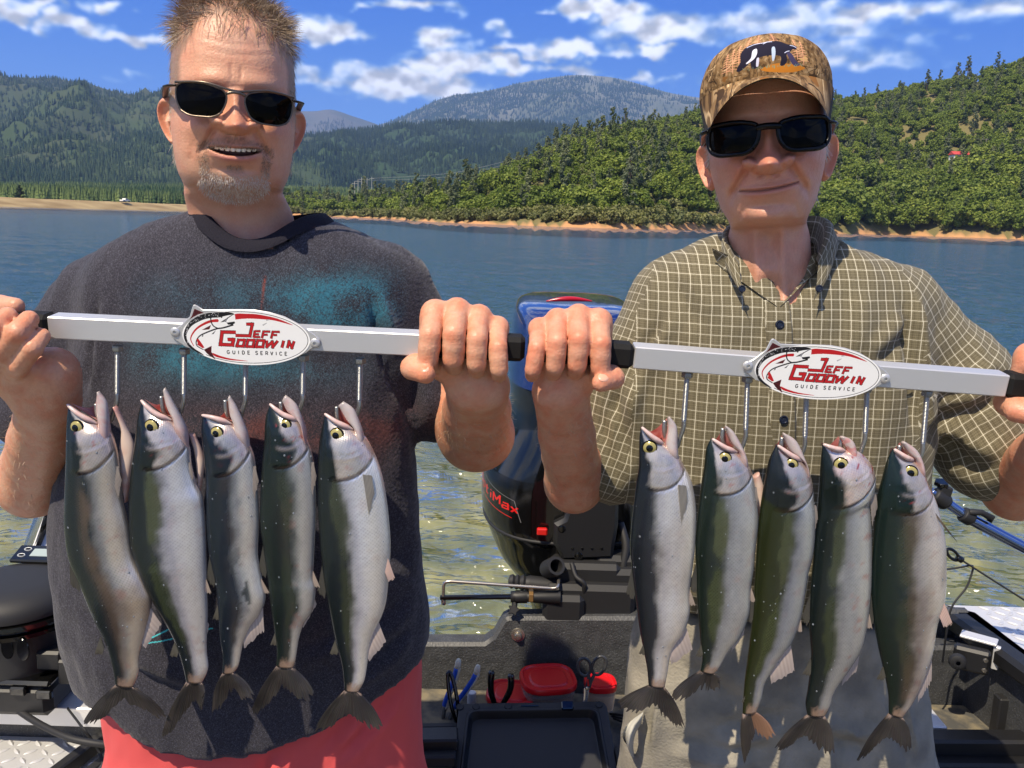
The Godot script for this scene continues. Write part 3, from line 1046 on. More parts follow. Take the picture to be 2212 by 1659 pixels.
# ---------------------------------------------------------------- people
# A head and neck as rings down the skull; look says who. Front is +z, right of the picture is +x, the eyes are at y = 0.
func head_sheet(look: Dictionary, place: Transform3D) -> Sheet:
	var s := Sheet.new()
	var rows := 250
	var cols := 230
	var ring: Array = look.rings
	for r in ring.size(): if r > 2: ring[r][1] *= look.slim * (1.0 if r < 13 else 1.0)
	var pores := noise(420.0, 2, 71)
	var blotch := noise(38.0, 3, 72 + int(look.salt))
	var pts := PackedVector3Array()
	var last: float = ring[-1][0]
	for r in rows:
		var t := r / (rows - 1.0)
		t = lerpf(t, pow(t, 1.6), 0.25)
		var k := table(ring, t * last)
		var y: float = k[0]
		var feature := smoothstep(-0.135, -0.118, y)
		for c in cols:
			# two thirds of the columns lie on the face
			var q := c / float(cols) * 2.0 - 1.0
			var a := (q * 0.62 + 0.38 * q * q * q) * PI
			var sn := sin(a)
			var cs := cos(a)
			var e := 2.25
			var rad := pow(pow(absf(sn), e) + pow(absf(cs), e), -1.0 / e)
			var p := Vector3(sn * rad * k[1] + look.get("neck_shift", 0.0) * smoothstep(-0.10, -0.15, y), y, cs * rad * (k[2] if cs > 0 else k[3]) + k[4])
			var col: Color = look.skin
			if cs > -0.2:
				var f: Array = look.face.call(p.x, y, look)
				p.z += f[0] * smoothstep(0.0, 0.35, cs) * feature
				p.y += f[2] * smoothstep(0.0, 0.35, cs) * feature
				col = f[1]
			var bl := blotch.get_noise_3d(p.x, p.y, p.z)
			col = col.lerp(Color(col.r * 0.96, col.g * 0.76, col.b * 0.70), clampf(0.35 + bl, 0, 1) * 0.6)
			var g: float = 1.0 + pores.get_noise_3d(p.x, p.y, p.z) * 0.10
			s.c.append(Color(col.r * g, col.g * g, col.b * g))
			pts.append(place * p)
	s.grid(pts, rows, cols, true, false, true)
	while s.c.size() < s.v.size(): s.c.append(look.skin)
	return s

func crease(x: float, y: float, a: Vector2, b: Vector2, w: float) -> float:
	var p := Vector2(x, y)
	var ab := b - a
	var t := clampf((p - a).dot(ab) / ab.length_squared(), 0, 1)
	var d := p.distance_to(a + ab * t)
	return exp(-d * d / (w * w)) * minf(1.0, minf(t, 1.0 - t) * 4.0 + 0.35)

func nose_of(x: float, y: float, k: Dictionary) -> float:
	var top: float = k.nose_top
	var tip: float = k.nose_tip
	var low: float = k.nose_low + absf(x) * 0.28
	if y > top + 0.02 or y < low - 0.004: return 0.0
	var h := 0.0
	var w := 0.0
	if y > tip:
		var t := clampf((top + 0.01 - y) / (top + 0.01 - tip), 0, 1)
		h = k.nose_out * (0.18 + 0.82 * pow(t, 1.25)) * smoothstep(0.0, 0.18, t)
		w = lerpf(0.0085, k.nose_wide, smoothstep(0.45, 1.0, t))
	else:
		var t := clampf((tip - y) / (tip - low), 0, 1)
		h = k.nose_out * sqrt(maxf(0.0, 1.0 - t * t * 0.999))
		w = k.nose_wide * lerpf(1.0, 0.9, t)
	var ridge := h * exp(-pow(absf(x) / w, 2.4))
	# wings
	var wing := 0.0
	for sd in [-1.0, 1.0]:
		var dx: float = (x - sd * k.nose_wing) / 0.0088
		var dy: float = (y - (low + 0.0112)) / 0.0092
		var q := 1.0 - dx * dx - dy * dy
		if q > 0: wing = maxf(wing, sqrt(q) * k.nose_out * 0.62)
	var ball: float = k.nose_out * 0.30 * gauss(x, k.nose_wide * 0.85) * gauss(y - tip - 0.002, 0.0095)
	return maxf(ridge, wing) + minf(ridge, wing) * 0.35 + ball

func face_left(x: float, y: float, k: Dictionary) -> Array:
	y *= lerpf(1.0, 1.13, smoothstep(0.0, -0.05, y))
	var ax := absf(x)
	var z := nose_of(x, y, k)
	z += 0.0045 * gauss(y - 0.022, 0.010) * gauss(ax - 0.028, 0.028)
	z -= 0.007 * gauss(ax - 0.033, 0.016) * gauss(y + 0.002, 0.012)
	z += 0.0100 * gauss(ax - 0.043, 0.018) * gauss(y + 0.037, 0.016)
	z += 0.0075 * gauss(x, 0.036) * gauss(y + 0.068, 0.024)
	z -= 0.0062 * crease(ax, y, Vector2(0.023, -0.036), Vector2(0.0405, -0.072), 0.0038)
	z -= 0.0014 * crease(ax, y, Vector2(0.049, -0.060), Vector2(0.052, -0.085), 0.0035)
	z -= 0.0010 * crease(x, y, Vector2(-0.004, 0.022), Vector2(-0.005, 0.042), 0.0022) + 0.0010 * crease(x, y, Vector2(0.006, 0.022), Vector2(0.007, 0.040), 0.0022)
	z -= 0.0007 * gauss(y - 0.052 - x * x * 4.0, 0.0028) * gauss(x, 0.05) + 0.0006 * gauss(y - 0.064 - x * x * 4.0, 0.0028) * gauss(x, 0.05)
	# the smile: the lips part in a curve that rises to the corners
	var my := -0.0685 + 4.2 * x * x + x * 0.02
	var wide := clampf(1.0 - pow(ax / 0.0335, 2.6), 0.0, 1.0)
	var open := 0.0056 * wide
	var dy := y - my
	z += 0.0026 * exp(-pow((dy - open - 0.0035) / 0.0042, 2.0)) * wide
	z += 0.0044 * exp(-pow((dy + open + 0.0048) / 0.0050, 2.0)) * wide
	if absf(dy) < open: z -= 0.012 * smoothstep(0.0, 0.0016, open - absf(dy))
	z -= 0.0050 * gauss(y + 0.0915, 0.0055) * gauss(x, 0.022)
	z += 0.0085 * gauss(x, 0.024) * gauss(y + 0.112, 0.016)
	z += 0.0018 * gauss(x, 0.004) * gauss(y - 0.0, 0.06) * 0.0
	# nostrils, from below
	for sd in [-1.0, 1.0]: z -= 0.004 * gauss(x - sd * 0.0085, 0.0042) * gauss(y - k.nose_low - 0.0005, 0.0026)
	var c: Color = k.skin
	var red := Color(0.50, 0.17, 0.105)
	c = c.lerp(red, clampf(0.55 * gauss(x, 0.021) * gauss(y + 0.028, 0.018) + 0.38 * gauss(ax - 0.045, 0.02) * gauss(y + 0.035, 0.018), 0, 0.8))
	c = c.lerp(Color(0.60, 0.36, 0.255), 0.5 * gauss(x, 0.05) * smoothstep(0.03, 0.06, y))
	# lips and mouth
	var lip := exp(-pow((dy - open - 0.0022) / 0.0024, 2.0)) * wide * 0.7 + exp(-pow((dy + open + 0.0042) / 0.0045, 2.0)) * wide * 0.9
	c = c.lerp(Color(0.42, 0.145, 0.12), clampf(lip, 0, 0.85))
	if absf(dy) < open: c = c.lerp(Color(0.06, 0.012, 0.010), smoothstep(0.0, 0.0012, open - absf(dy)))
	# cropped beard: moustache, the strips down to it and the chin
	var beard: float = goatee(x, y)
	var n := stubble.get_noise_2d(x, y)
	c = c.lerp(Color(0.25, 0.15, 0.095).lerp(Color(0.44, 0.33, 0.25), clampf((-y - 0.078) * 22.0 + n * 0.5, 0, 0.9)), beard * clampf(0.52 + n * 0.7, 0.15, 0.85))
	# thin shadow of the shave on jaw
	c = c.lerp(Color(0.36, 0.21, 0.15), 0.25 * smoothstep(-0.06, -0.09, y) * (1.0 - beard))
	# hair on the scalp
	c = c.lerp(k.hair, scalp_left(x, y) * 0.8)
	return [z, c, 0.0]

var stubble := noise(650.0, 2, 73)

func goatee(x: float, y: float) -> float:
	var ax := absf(x)
	var top := smoothstep(0.0015, -0.0015, absf(y + 0.0535 + ax * 0.24) - 0.0068) * smoothstep(0.041, 0.036, ax)
	var side := smoothstep(0.0035, 0.0, absf(ax - 0.0375 - (y + 0.075) * 0.12) - 0.0045) * smoothstep(-0.056, -0.062, y) * smoothstep(-0.108, -0.10, y)
	var patch := smoothstep(0.013, 0.008, absf(x) + (y + 0.093) * 0.3) * smoothstep(0.0075, 0.004, absf(y + 0.0915))
	var edge := Vector2(x / 0.0425, (y + 0.114) / 0.026).length()
	var chin := smoothstep(1.08, 0.92, edge) * smoothstep(-0.093, -0.100, y + ax * ax * 9.0 * 0.0 - (0.012 if ax > 0.028 else 0.0) * smoothstep(0.028, 0.036, ax))
	return clampf(maxf(maxf(top, side), maxf(patch * 0.9, chin)), 0, 1)

func scalp_left(x: float, y: float) -> float:
	var ax := absf(x)
	var line := 0.094 - 0.014 * gauss(x, 0.012) * 0.0 + 0.006 * gauss(x, 0.02) - smoothstep(0.035, 0.066, ax) * 0.048
	return clampf(smoothstep(line - 0.006, line + 0.008, y) * 0.75 + smoothstep(0.060, 0.067, ax) * smoothstep(-0.026, 0.0, y), 0, 1)

func face_right(x: float, y: float, k: Dictionary) -> Array:
	y *= lerpf(1.0, 1.15, smoothstep(0.0, -0.04, y))
	var ax := absf(x)
	var z := nose_of(x, y, k)
	z += 0.006 * gauss(y - 0.022, 0.011) * gauss(ax - 0.026, 0.028)
	z -= 0.007 * gauss(ax - 0.033, 0.017) * gauss(y + 0.002, 0.013)
	z += 0.008 * gauss(ax - 0.043, 0.018) * gauss(y + 0.036, 0.016)
	z -= 0.005 * gauss(ax - 0.056, 0.016) * gauss(y + 0.074, 0.022)
	z += 0.006 * gauss(x, 0.034) * gauss(y + 0.072, 0.022)
	z -= 0.0068 * crease(ax, y, Vector2(0.022, -0.040), Vector2(0.045, -0.080), 0.0042)
	z += 0.004 * crease(ax, y, Vector2(0.030, -0.040), Vector2(0.053, -0.074), 0.008)
	z -= 0.0030 * crease(ax, y, Vector2(0.041, -0.066), Vector2(0.047, -0.092), 0.0040)
	z -= 0.0022 * crease(ax, y, Vector2(0.030, -0.098), Vector2(0.036, -0.116), 0.004)
	# closed, lopsided smile
	var my := -0.0755 + 3.6 * x * x + x * 0.085
	var dy := y - my
	var wide := clampf(1.0 - pow(ax / 0.036, 2.4), 0.0, 1.0)
	z += 0.0034 * exp(-pow((dy - 0.0036) / 0.0038, 2.0)) * wide
	z += 0.0048 * exp(-pow((dy + 0.0055) / 0.0050, 2.0)) * wide
	z -= 0.0058 * exp(-pow(dy / 0.0014, 2.0)) * smoothstep(0.0, 0.15, wide)
	z -= 0.004 * gauss(y + 0.096, 0.0055) * gauss(x, 0.024)
	z += 0.0095 * gauss(x, 0.023) * gauss(y + 0.117, 0.016)
	z -= 0.0016 * gauss(y + 0.128, 0.003) * gauss(x, 0.02)
	for sd in [-1.0, 1.0]: z -= 0.004 * gauss(x - sd * 0.0085, 0.0042) * gauss(y - k.nose_low - 0.0005, 0.0026)
	var c: Color = k.skin
	c = c.lerp(Color(0.47, 0.155, 0.105), clampf(0.6 * gauss(x, 0.024) * gauss(y + 0.03, 0.022) + 0.5 * gauss(ax - 0.043, 0.024) * gauss(y + 0.042, 0.022), 0, 0.75))
	var lip := exp(-pow((dy - 0.0028) / 0.0028, 2.0)) * wide * 0.5 + exp(-pow((dy + 0.0045) / 0.0045, 2.0)) * wide * 0.65
	c = c.lerp(Color(0.43, 0.15, 0.125), clampf(lip, 0, 0.8))
	c = c.lerp(Color(0.10, 0.03, 0.025), 0.85 * exp(-pow(dy / 0.0011, 2.0)) * smoothstep(0.0, 0.15, wide))
	c = c.lerp(Color(0.44, 0.27, 0.21), 0.25 * smoothstep(-0.06, -0.09, y))
	c = c.lerp(k.hair, smoothstep(0.064, 0.071, ax) * smoothstep(-0.032, -0.01, y) * 0.75)
	return [z, c, 0.0]

# an ear: a dished lens with a rolled rim
func ear_sheet(side: float, at: Vector3, place: Transform3D, skin: Color, tall := 0.031, flare := 0.95) -> Sheet:
	var s := Sheet.new()
	var pts := PackedVector3Array()
	var n := 26
	var m := 40
	var turn := Basis(Vector3.UP, -side * flare) * Basis(Vector3.RIGHT, -0.12)
	for r in n:
		var lat := lerpf(-PI / 2, PI / 2, r / (n - 1.0))
		for c in m:
			var a := TAU * c / m
			var rr := cos(lat)
			var yy := sin(a) * rr
			var zz := cos(a) * rr
			var egg := 1.0 + 0.22 * sin(a)
			var q := Vector3(sin(lat) * 0.0075, yy * tall, zz * tall * 0.52 * egg - 0.004 * sin(a))
			# the hollow inside the rim (on the outer face, and towards the front)
			if lat > 0:
				var hollow := gauss(rr - 0.45, 0.34)
				q.x -= 0.0105 * hollow * smoothstep(-0.85, -0.3, yy + 0.15)
				q.x += 0.0045 * gauss(rr - 0.82, 0.11)
				q.x += 0.0022 * gauss(Vector2(yy - 0.1, zz + 0.1).length() - 0.42, 0.11)
			q.x *= side
			var wp := place * (at + turn * q)
			pts.append(wp)
			var red := 0.25 + 0.45 * absf(zz) * smoothstep(0.3, 1.0, rr)
			s.c.append(skin.lerp(Color(0.56, 0.19, 0.12), clampf(red, 0, 0.6)))
	s.grid(pts, n, m, true, side > 0)
	return s

# arm bones given in the world: [a, b, radius a, radius b, blend]
func limb_sheet(bones: Array, cell: float, skin: Color, salt: int, knuckles: Array = []) -> Sheet:
	var lo := Vector3.ONE * 1e6
	var hi := -lo
	for b in bones:
		var r := maxf(b[2], b[3]) + 0.012
		lo = lo.min(b[0] - Vector3.ONE * r).min(b[1] - Vector3.ONE * r)
		hi = hi.max(b[0] + Vector3.ONE * r).max(b[1] + Vector3.ONE * r)
	var v := Vol.new(lo, hi, cell)
	for b in bones: v.cap(b[0], b[1], b[2], b[3], b[4])
	var s := v.mesh()
	var blotch := noise(45.0, 3, salt)
	var fine := noise(260.0, 3, salt + 1)
	var norm := s.normals()
	for i in s.v.size():
		var p := s.v[i]
		var n := blotch.get_noise_3d(p.x, p.y, p.z)
		var red := clampf(0.25 + n * 0.9, 0, 0.7)
		for k in knuckles:
			red += k[2] * gauss(p.distance_to(k[0]), k[1])
		var c := skin.lerp(Color(skin.r * 0.98, skin.g * 0.68, skin.b * 0.58), clampf(red, 0, 0.9))
		var f := fine.get_noise_3d(p.x, p.y, p.z)
		s.v[i] = p + norm[i] * f * 0.00025
		s.c.append(Color(c.r * (1 + f * 0.12), c.g * (1 + f * 0.12), c.b * (1 + f * 0.12)))
	return s

# bones of a fist closed over a bar. at: bar centre inside the fist; axis: along the bar from index to little finger; up and out are the bar's other axes
func fist_bones(at: Vector3, axis: Vector3, up: Vector3, out: Vector3, wrist: Vector3, big := 1.0, thumb_under := true) -> Array:
	var b := []
	var mcp := []
	var knuckles := []
	for k in 4:
		var t: float = [-0.0375, -0.0125, 0.0120, 0.0345][k]
		var l: float = [0.98, 1.04, 1.0, 0.88][k]
		var r: float = [0.0119, 0.0120, 0.0113, 0.0103][k] * big
		var fan: float = [0.0015, 0.0, -0.0005, -0.0025][k]
		var c := at + axis * t * big
		var y0: float = [0.034, 0.0385, 0.033, 0.022][k]
		var m := c + up * y0 + out * -0.006 + axis * fan
		var pip := c + up * (y0 - 0.023 * l) + out * (0.0295 * l)
		var dip := c + up * (y0 - 0.050 * l) + out * 0.0255 - axis * fan
		var tip := c + up * (y0 - 0.060 * l) + out * 0.006 - axis * fan
		mcp.append(m)
		b.append([m, m.lerp(pip, 0.55) + out * 0.0014, r * 1.06, r * 1.0, 0.0015])
		b.append([m.lerp(pip, 0.5) + out * 0.0014, pip, r * 1.0, r * 0.98, 0.0015])
		b.append([pip, pip.lerp(dip, 0.5) + out * 0.001, r * 0.98, r * 0.97, 0.0015])
		b.append([pip.lerp(dip, 0.5) + out * 0.001, dip, r * 0.97, r * 0.93, 0.0015])
		b.append([dip, tip, r * 0.93, r * 0.84, 0.0015])
		b.append([m, m.lerp(wrist, 0.8) + axis * t * -0.1, r * 1.12, 0.018 * big, 0.010])
		knuckles.append([m + out * 0.008 + up * 0.008, 0.012, 0.28])
		knuckles.append([pip + out * 0.01, 0.009, 0.38])
		knuckles.append([dip + out * 0.008, 0.008, 0.3])
	# ball of the thumb, thumb under the bar
	var root := wrist.lerp(mcp[0], 0.25) - axis * 0.014 + out * 0.006
	var j1 := at - axis * 0.050 * big - up * 0.020 - out * 0.010
	var j2 := at - axis * 0.056 * big - up * 0.027 + out * 0.016
	var end := at - axis * 0.040 * big - up * 0.0315 + out * 0.034
	b.append([root, j1, 0.019 * big, 0.0145 * big, 0.010])
	b.append([j1, j2, 0.0140 * big, 0.0130 * big, 0.004])
	b.append([j2, end, 0.0130 * big, 0.0105 * big, 0.002])
	b.append([mcp[0], j1, 0.012, 0.013, 0.012])
	knuckles.append([end + out * 0.008, 0.012, 0.5])
	return [b, knuckles, j2, end]

# rows of an arm from wrist to elbow to the sleeve
func arm_bones(wrist: Vector3, elbow: Vector3, shoulder: Vector3, rw: float, rf: float, re: float, ru: float) -> Array:
	var d := elbow - wrist
	var side := Vector3.RIGHT
	var o := []
	var at := [0.0, 0.2, 0.42, 0.65, 0.85, 1.0]
	var r := [rw, rw * 1.02, lerpf(rw, rf, 0.72), rf, lerpf(rf, re, 0.6), re]
	for k in 5:
		for s in [-1.0, 1.0]:
			var w0: float = lerpf(0.010, 0.004, at[k])
			var w1: float = lerpf(0.010, 0.004, at[k + 1])
			o.append([wrist + d * at[k] + side * s * w0, wrist + d * at[k + 1] + side * s * w1, r[k], r[k + 1], 0.018 if k == 0 else 0.003])
	o.append([elbow, elbow.lerp(shoulder, 0.5), re, ru, 0.03])
	o.append([elbow, elbow + d.normalized() * 0.010 - Vector3(0, 0.008, 0), re * 0.8, re * 0.66, 0.02])
	return o

# fine hair lying on a forearm, rooted on the sheet between two points
func arm_hair(s: Sheet, wrist: Vector3, elbow: Vector3, count: int, salt: int) -> Array:
	var n := s.normals()
	var rng := RandomNumberGenerator.new()
	rng.seed = salt
	var d := elbow - wrist
	var list := []
	var guard := 0
	while list.size() < count and guard < 60000:
		guard += 1
		var i := rng.randi() % s.v.size()
		var t := (s.v[i] - wrist).dot(d) / d.length_squared()
		if t < 0.12 or t > 0.85: continue
		var dir := (n[i] * 0.45 + d.normalized() * 0.5 * (1.0 if rng.randf() < 0.5 else 0.4) + Vector3(rng.randfn(), rng.randfn(), rng.randfn()) * 0.25 + Vector3(0.25, -0.2, 0)).normalized()
		dir = (dir - n[i] * minf(0.0, dir.dot(n[i]) - 0.2)).normalized()
		list.append([s.v[i], dir * rng.randf_range(0.006, 0.013), -n[i] * 0.002, Color(0.36, 0.25, 0.16).lerp(Color(0.62, 0.48, 0.33), rng.randf())])
	return list

# short strands: each a bent blade from a root along dir
func strands(list: Array, wide: float, salt: int) -> ArrayMesh:
	var s := Sheet.new()
	var rng := RandomNumberGenerator.new()
	rng.seed = salt
	for q in list:
		var p: Vector3 = q[0]
		var d: Vector3 = q[1]
		var sag: Vector3 = q[2]
		var col: Color = q[3]
		var side := d.cross(Vector3(0.2, 0.1, 1.0) + Vector3(rng.randfn(), rng.randfn(), rng.randfn()) * 0.4).normalized() * wide * rng.randf_range(0.7, 1.3)
		var at := s.v.size()
		for k in 4:
			var t := k / 3.0
			var c := p + d * t + sag * t * t
			var w := 1.0 - t * 0.85
			s.v.append(c - side * w * 0.5)
			s.v.append(c + side * w * 0.5)
			s.c.append(col)
			s.c.append(col)
		for k in 3:
			var a := at + k * 2
			s.ix.append_array(PackedInt32Array([a, a + 1, a + 2, a + 1, a + 3, a + 2]))
	return s.commit()

# cloth as a volume: torso rows [y, x left, x right, z front, z back] and sleeves, with everything above the neck hole and below the hem cut away
func cloth(rows: Array, sleeves: Array, cell: float, cut: Callable, k: float) -> Sheet:
	var lo := Vector3.ONE * 1e6
	var hi := -lo
	for r in rows:
		lo = lo.min(Vector3(r[1], r[0], r[4]))
		hi = hi.max(Vector3(r[2], r[0], r[3]))
	for b in sleeves:
		for e in 2:
			lo = lo.min(b[e] - Vector3.ONE * b[2 + e])
			hi = hi.max(b[e] + Vector3.ONE * b[2 + e])
	lo -= Vector3.ONE * 0.03
	hi += Vector3.ONE * 0.03
	var v := Vol.new(lo, hi, cell)
	var sorted := rows.duplicate()
	sorted.sort_custom(func(a, b): return a[0] < b[0])
	for iy in v.ny:
		var y := v.lo.y + iy * cell
		if y < sorted[0][0] - cell * 3 or y > sorted[-1][0] + cell * 3: continue
		var t := table(sorted, clampf(y, sorted[0][0], sorted[-1][0]))
		var cx := (t[0] + t[1]) / 2
		var cz := (t[2] + t[3]) / 2
		var rx := maxf((t[1] - t[0]) / 2, 0.01)
		var rz := maxf((t[2] - t[3]) / 2, 0.01)
		var over := maxf(sorted[0][0] - y, y - sorted[-1][0])
		var small := minf(rx, rz)
		for iz in v.nz:
			var qz := (v.lo.z + iz * cell - cz) / rz
			var q2 := pow(absf(qz), 2.5)
			var row := (iz * v.ny + iy) * v.nx
			for ix in v.nx:
				var qx := (v.lo.x + ix * cell - cx) / rx
				var d := (pow(pow(absf(qx), 2.5) + q2, 0.4) - 1.0) * small
				v.f[row + ix] = maxf(d, over)
	for b in sleeves: v.cap(b[0], b[1], b[2], b[3], b[4] if b.size() > 4 else k)
	for iz in v.nz:
		for iy in v.ny:
			var row := (iz * v.ny + iy) * v.nx
			for ix in v.nx:
				if v.f[row + ix] < 0.03:
					v.f[row + ix] = maxf(v.f[row + ix], cut.call(v.lo + Vector3(ix, iy, iz) * cell))
	return v.mesh()

# one lens or frame outline laid on a wrapped front: x, y in the plane of the face, z falls back to the sides
func wrapped(outline: PackedVector2Array, z: float, wrap: float, thick: float, place: Transform3D, bulge := 0.0) -> ArrayMesh:
	var s := Solid.new()
	s.x = place
	var o := outline
	if Geometry2D.is_polygon_clockwise(o): o.reverse()
	var mid := Vector2.ZERO
	for p in o: mid += p
	mid /= o.size()
	var at := func(p: Vector2, back: float, b: float) -> Vector3: return Vector3(p.x, p.y, z - wrap * p.x * p.x + b - back)
	var n := o.size()
	for i in n:
		var a := o[i]
		var b := o[(i + 1) % n]
		var steps := 5
		for k in steps:
			var t0 := 1.0 - k / float(steps)
			var t1 := 1.0 - (k + 1) / float(steps)
			var a0 := mid.lerp(a, t0)
			var b0 := mid.lerp(b, t0)
			var a1 := mid.lerp(a, t1)
			var b1 := mid.lerp(b, t1)
			var f0 := bulge * (1.0 - t0 * t0)
			var f1 := bulge * (1.0 - t1 * t1)
			for side in 2:
				var back := thick * side
				var q := [at.call(a0, back, f0), at.call(b0, back, f0), at.call(b1, back, f1), at.call(a1, back, f1)]
				if k == steps - 1: q.pop_back()
				s.oriented(q, Vector3(0, 0, 1 if side == 0 else -1))
		s.oriented([at.call(a, 0, 0), at.call(b, 0, 0), at.call(b, thick, 0), at.call(a, thick, 0)], Vector3((b - a).y, -(b - a).x, 0))
	return s.commit(45)

func rounded_shape(corners: PackedVector2Array, round_by: float, steps := 6) -> PackedVector2Array:
	var out := PackedVector2Array()
	var n := corners.size()
	for i in n:
		var c := corners[i]
		var p := c + (corners[(i - 1 + n) % n] - c).limit_length(round_by)
		var q := c + (corners[(i + 1) % n] - c).limit_length(round_by)
		for k in steps + 1:
			var t := k / float(steps)
			out.append(p.lerp(c, t).lerp(c.lerp(q, t), t))
	return out

func ring_mesh(outline: PackedVector2Array, z: float, wrap: float, radius: float, place: Transform3D) -> Sheet:
	var path := PackedVector3Array()
	for p in outline: path.append(place * Vector3(p.x, p.y, z - wrap * p.x * p.x))
	path.append(path[0])
	path.append(path[1])
	var s := Sheet.new()
	s.tube(path, radius, 8, false)
	return s
func skin_material() -> StandardMaterial3D:
	var m := tinted(0.45, 0.0, 0.45)
	m.subsurf_scatter_enabled = true
	m.subsurf_scatter_strength = 0.12
	bumpy(m, noise_map(noise(0.05, 4, 75, FastNoiseLite.TYPE_CELLULAR), 256, true, 4.0), 20.0, 0.6)
	return m

func left_man() -> void:
	M.skin = skin_material()
	M.hair = tinted(0.5, 0.0, 0.4)
	var skin := Color(0.590, 0.310, 0.195)
	var man := thing("person", "bareheaded man in a charcoal T-shirt and coral shorts holding the left bar of fish", "person", P(560, 1659, 1.25) * Vector3(1, 0, 1) + Vector3(0, 0.1, 0))
	# head
	var look := {"salt": 1, "slim": 0.94, "neck_shift": 0.012, "skin": skin, "hair": Color(0.20, 0.135, 0.085), "face": face_left, "nose_top": 0.006, "nose_tip": -0.034, "nose_low": -0.0450, "nose_out": 0.0325, "nose_wide": 0.0165, "nose_wing": 0.0210,
		"rings": [[0, 0.129, 0.004, 0.004, 0.004, -0.012], [1, 0.1255, 0.030, 0.036, 0.040, -0.010], [2, 0.113, 0.052, 0.062, 0.070, -0.005], [3, 0.092, 0.0665, 0.080, 0.088, 0.0], [4, 0.060, 0.0745, 0.0905, 0.098, 0], [5, 0.025, 0.0765, 0.094, 0.100, 0], [6, 0.0, 0.0768, 0.092, 0.098, 0],
			[7, -0.03, 0.0770, 0.0905, 0.092, 0], [8, -0.06, 0.0745, 0.0900, 0.082, 0], [9, -0.078, 0.0720, 0.0870, 0.074, 0], [10, -0.094, 0.0690, 0.082, 0.070, 0], [11, -0.106, 0.0640, 0.072, 0.068, 0], [12, -0.1135, 0.0625, 0.054, 0.068, -0.002], [13, -0.123, 0.0650, 0.045, 0.070, -0.006], [14, -0.139, 0.0680, 0.044, 0.070, -0.018], [15, -0.160, 0.0700, 0.043, 0.072, -0.022],
			[16, -0.188, 0.078, 0.042, 0.074, -0.018], [17, -0.213, 0.082, 0.036, 0.070, -0.016], [18, -0.253, 0.082, 0.020, 0.065, -0.014]]}
	var place := Transform3D(Basis.from_euler(Vector3(deg_to_rad(2.0), deg_to_rad(19.0), deg_to_rad(-1.6))), P(505, 229, 1.17))
	var body := head_sheet(look, place)
	for sd in [-1.0, 1.0]:
		body.add(ear_sheet(sd, Vector3(sd * 0.0775, -0.026, -0.014), place, skin))
	# right hand (left in the picture): from below, fingers up over the front of the bar
	var zb := 0.975
	var wrist := P(104, 868, 1.03)
	var bones := []
	var kn := []
	# [mcp, pip, dip, tip] on the picture with their distances
	for f in [[[28, 812, 0.990], [42, 788, 0.942], [70, 752, 0.930], [90, 726, 0.944], 0.0112], [[-4, 796, 0.992], [4, 762, 0.938], [38, 718, 0.925], [63, 690, 0.940], 0.0122], [[-34, 780, 0.994], [-40, 745, 0.938], [-10, 706, 0.925], [17, 683, 0.940], 0.0124], [[-66, 765, 0.996], [-82, 740, 0.94], [-62, 706, 0.926], [-38, 688, 0.94], 0.0120]]:
		var a := P(f[0][0], f[0][1], f[0][2])
		var b := P(f[1][0], f[1][1], f[1][2])
		var c := P(f[2][0], f[2][1], f[2][2])
		var d := P(f[3][0], f[3][1], f[3][2])
		var r: float = f[4]
		bones.append([a, b, r * 1.15, r * 1.03, 0.004])
		bones.append([b, c, r * 1.03, r * 0.97, 0.002])
		bones.append([c, d, r * 0.97, r * 0.84, 0.002])
		bones.append([a, wrist.lerp(a, 0.3), r * 1.25, 0.021, 0.014])
		kn.append([c + Vector3(0, 0, 0.01), 0.009, 0.3])
		kn.append([d + Vector3(0, 0, 0.01), 0.009, 0.4])
	var heel := P(118, 802, 1.0)
	bones.append([heel, wrist, 0.026, 0.026, 0.016])
	bones.append([P(60, 815, 1.0), P(120, 835, 1.01), 0.023, 0.027, 0.016])
	bones.append([P(10, 790, 1.01), heel, 0.018, 0.022, 0.016])
	bones.append([P(62, 790, 0.985), P(100, 800, 0.99), 0.017, 0.020, 0.014])
	# thumb over the top
	bones.append([P(-20, 790, 1.03), P(-40, 690, 1.01), 0.019, 0.0135, 0.010])
	bones.append([P(-40, 690, 1.01), P(0, 660, 0.992), 0.0135, 0.0125, 0.003])
	bones.append([P(0, 660, 0.992), P(34, 662, 0.975), 0.0125, 0.0100, 0.002])
	var elbow := P(70, 1045, 1.20)
	var shoulder := P(178, 605, 1.27)
	bones.append_array(arm_bones(wrist, elbow, shoulder, 0.0275, 0.036, 0.041, 0.05))
	var limb := limb_sheet(bones, 0.0032, skin, 80, kn)
	var fuzz := arm_hair(limb, wrist, elbow, 420, 61)
	body.add(limb)
	# left hand over its end of the bar
	var b0 := P(915, 742, zb)
	var b1 := P(1134, 754, zb)
	var axis := (b1 - b0).normalized()
	var out := Vector3(0, 0.08, 1).normalized()
	out = (out - axis * out.dot(axis)).normalized()
	var up := out.cross(axis)
	wrist = P(1032, 836, 1.012)
	elbow = P(1028, 938, 1.215)
	shoulder = P(868, 600, 1.27)
	var fist := fist_bones(P(1008, 747, zb), axis, up, out, wrist, 1.05)
	bones = fist[0]
	bones.append_array(arm_bones(wrist, elbow, shoulder, 0.0290, 0.0405, 0.047, 0.055))
	limb = limb_sheet(bones, 0.0030, skin, 82, fist[1])
	fuzz.append_array(arm_hair(limb, wrist, elbow, 420, 62))
	body.add(limb)
	part("body", body.commit(), M.skin, man)
	part("arm_hair", strands(fuzz, 0.00035, 63), M.hair, man)
	thumbnail(man, fist[2], fist[3], out, up)
	# teeth
	var tp := Sheet.new()
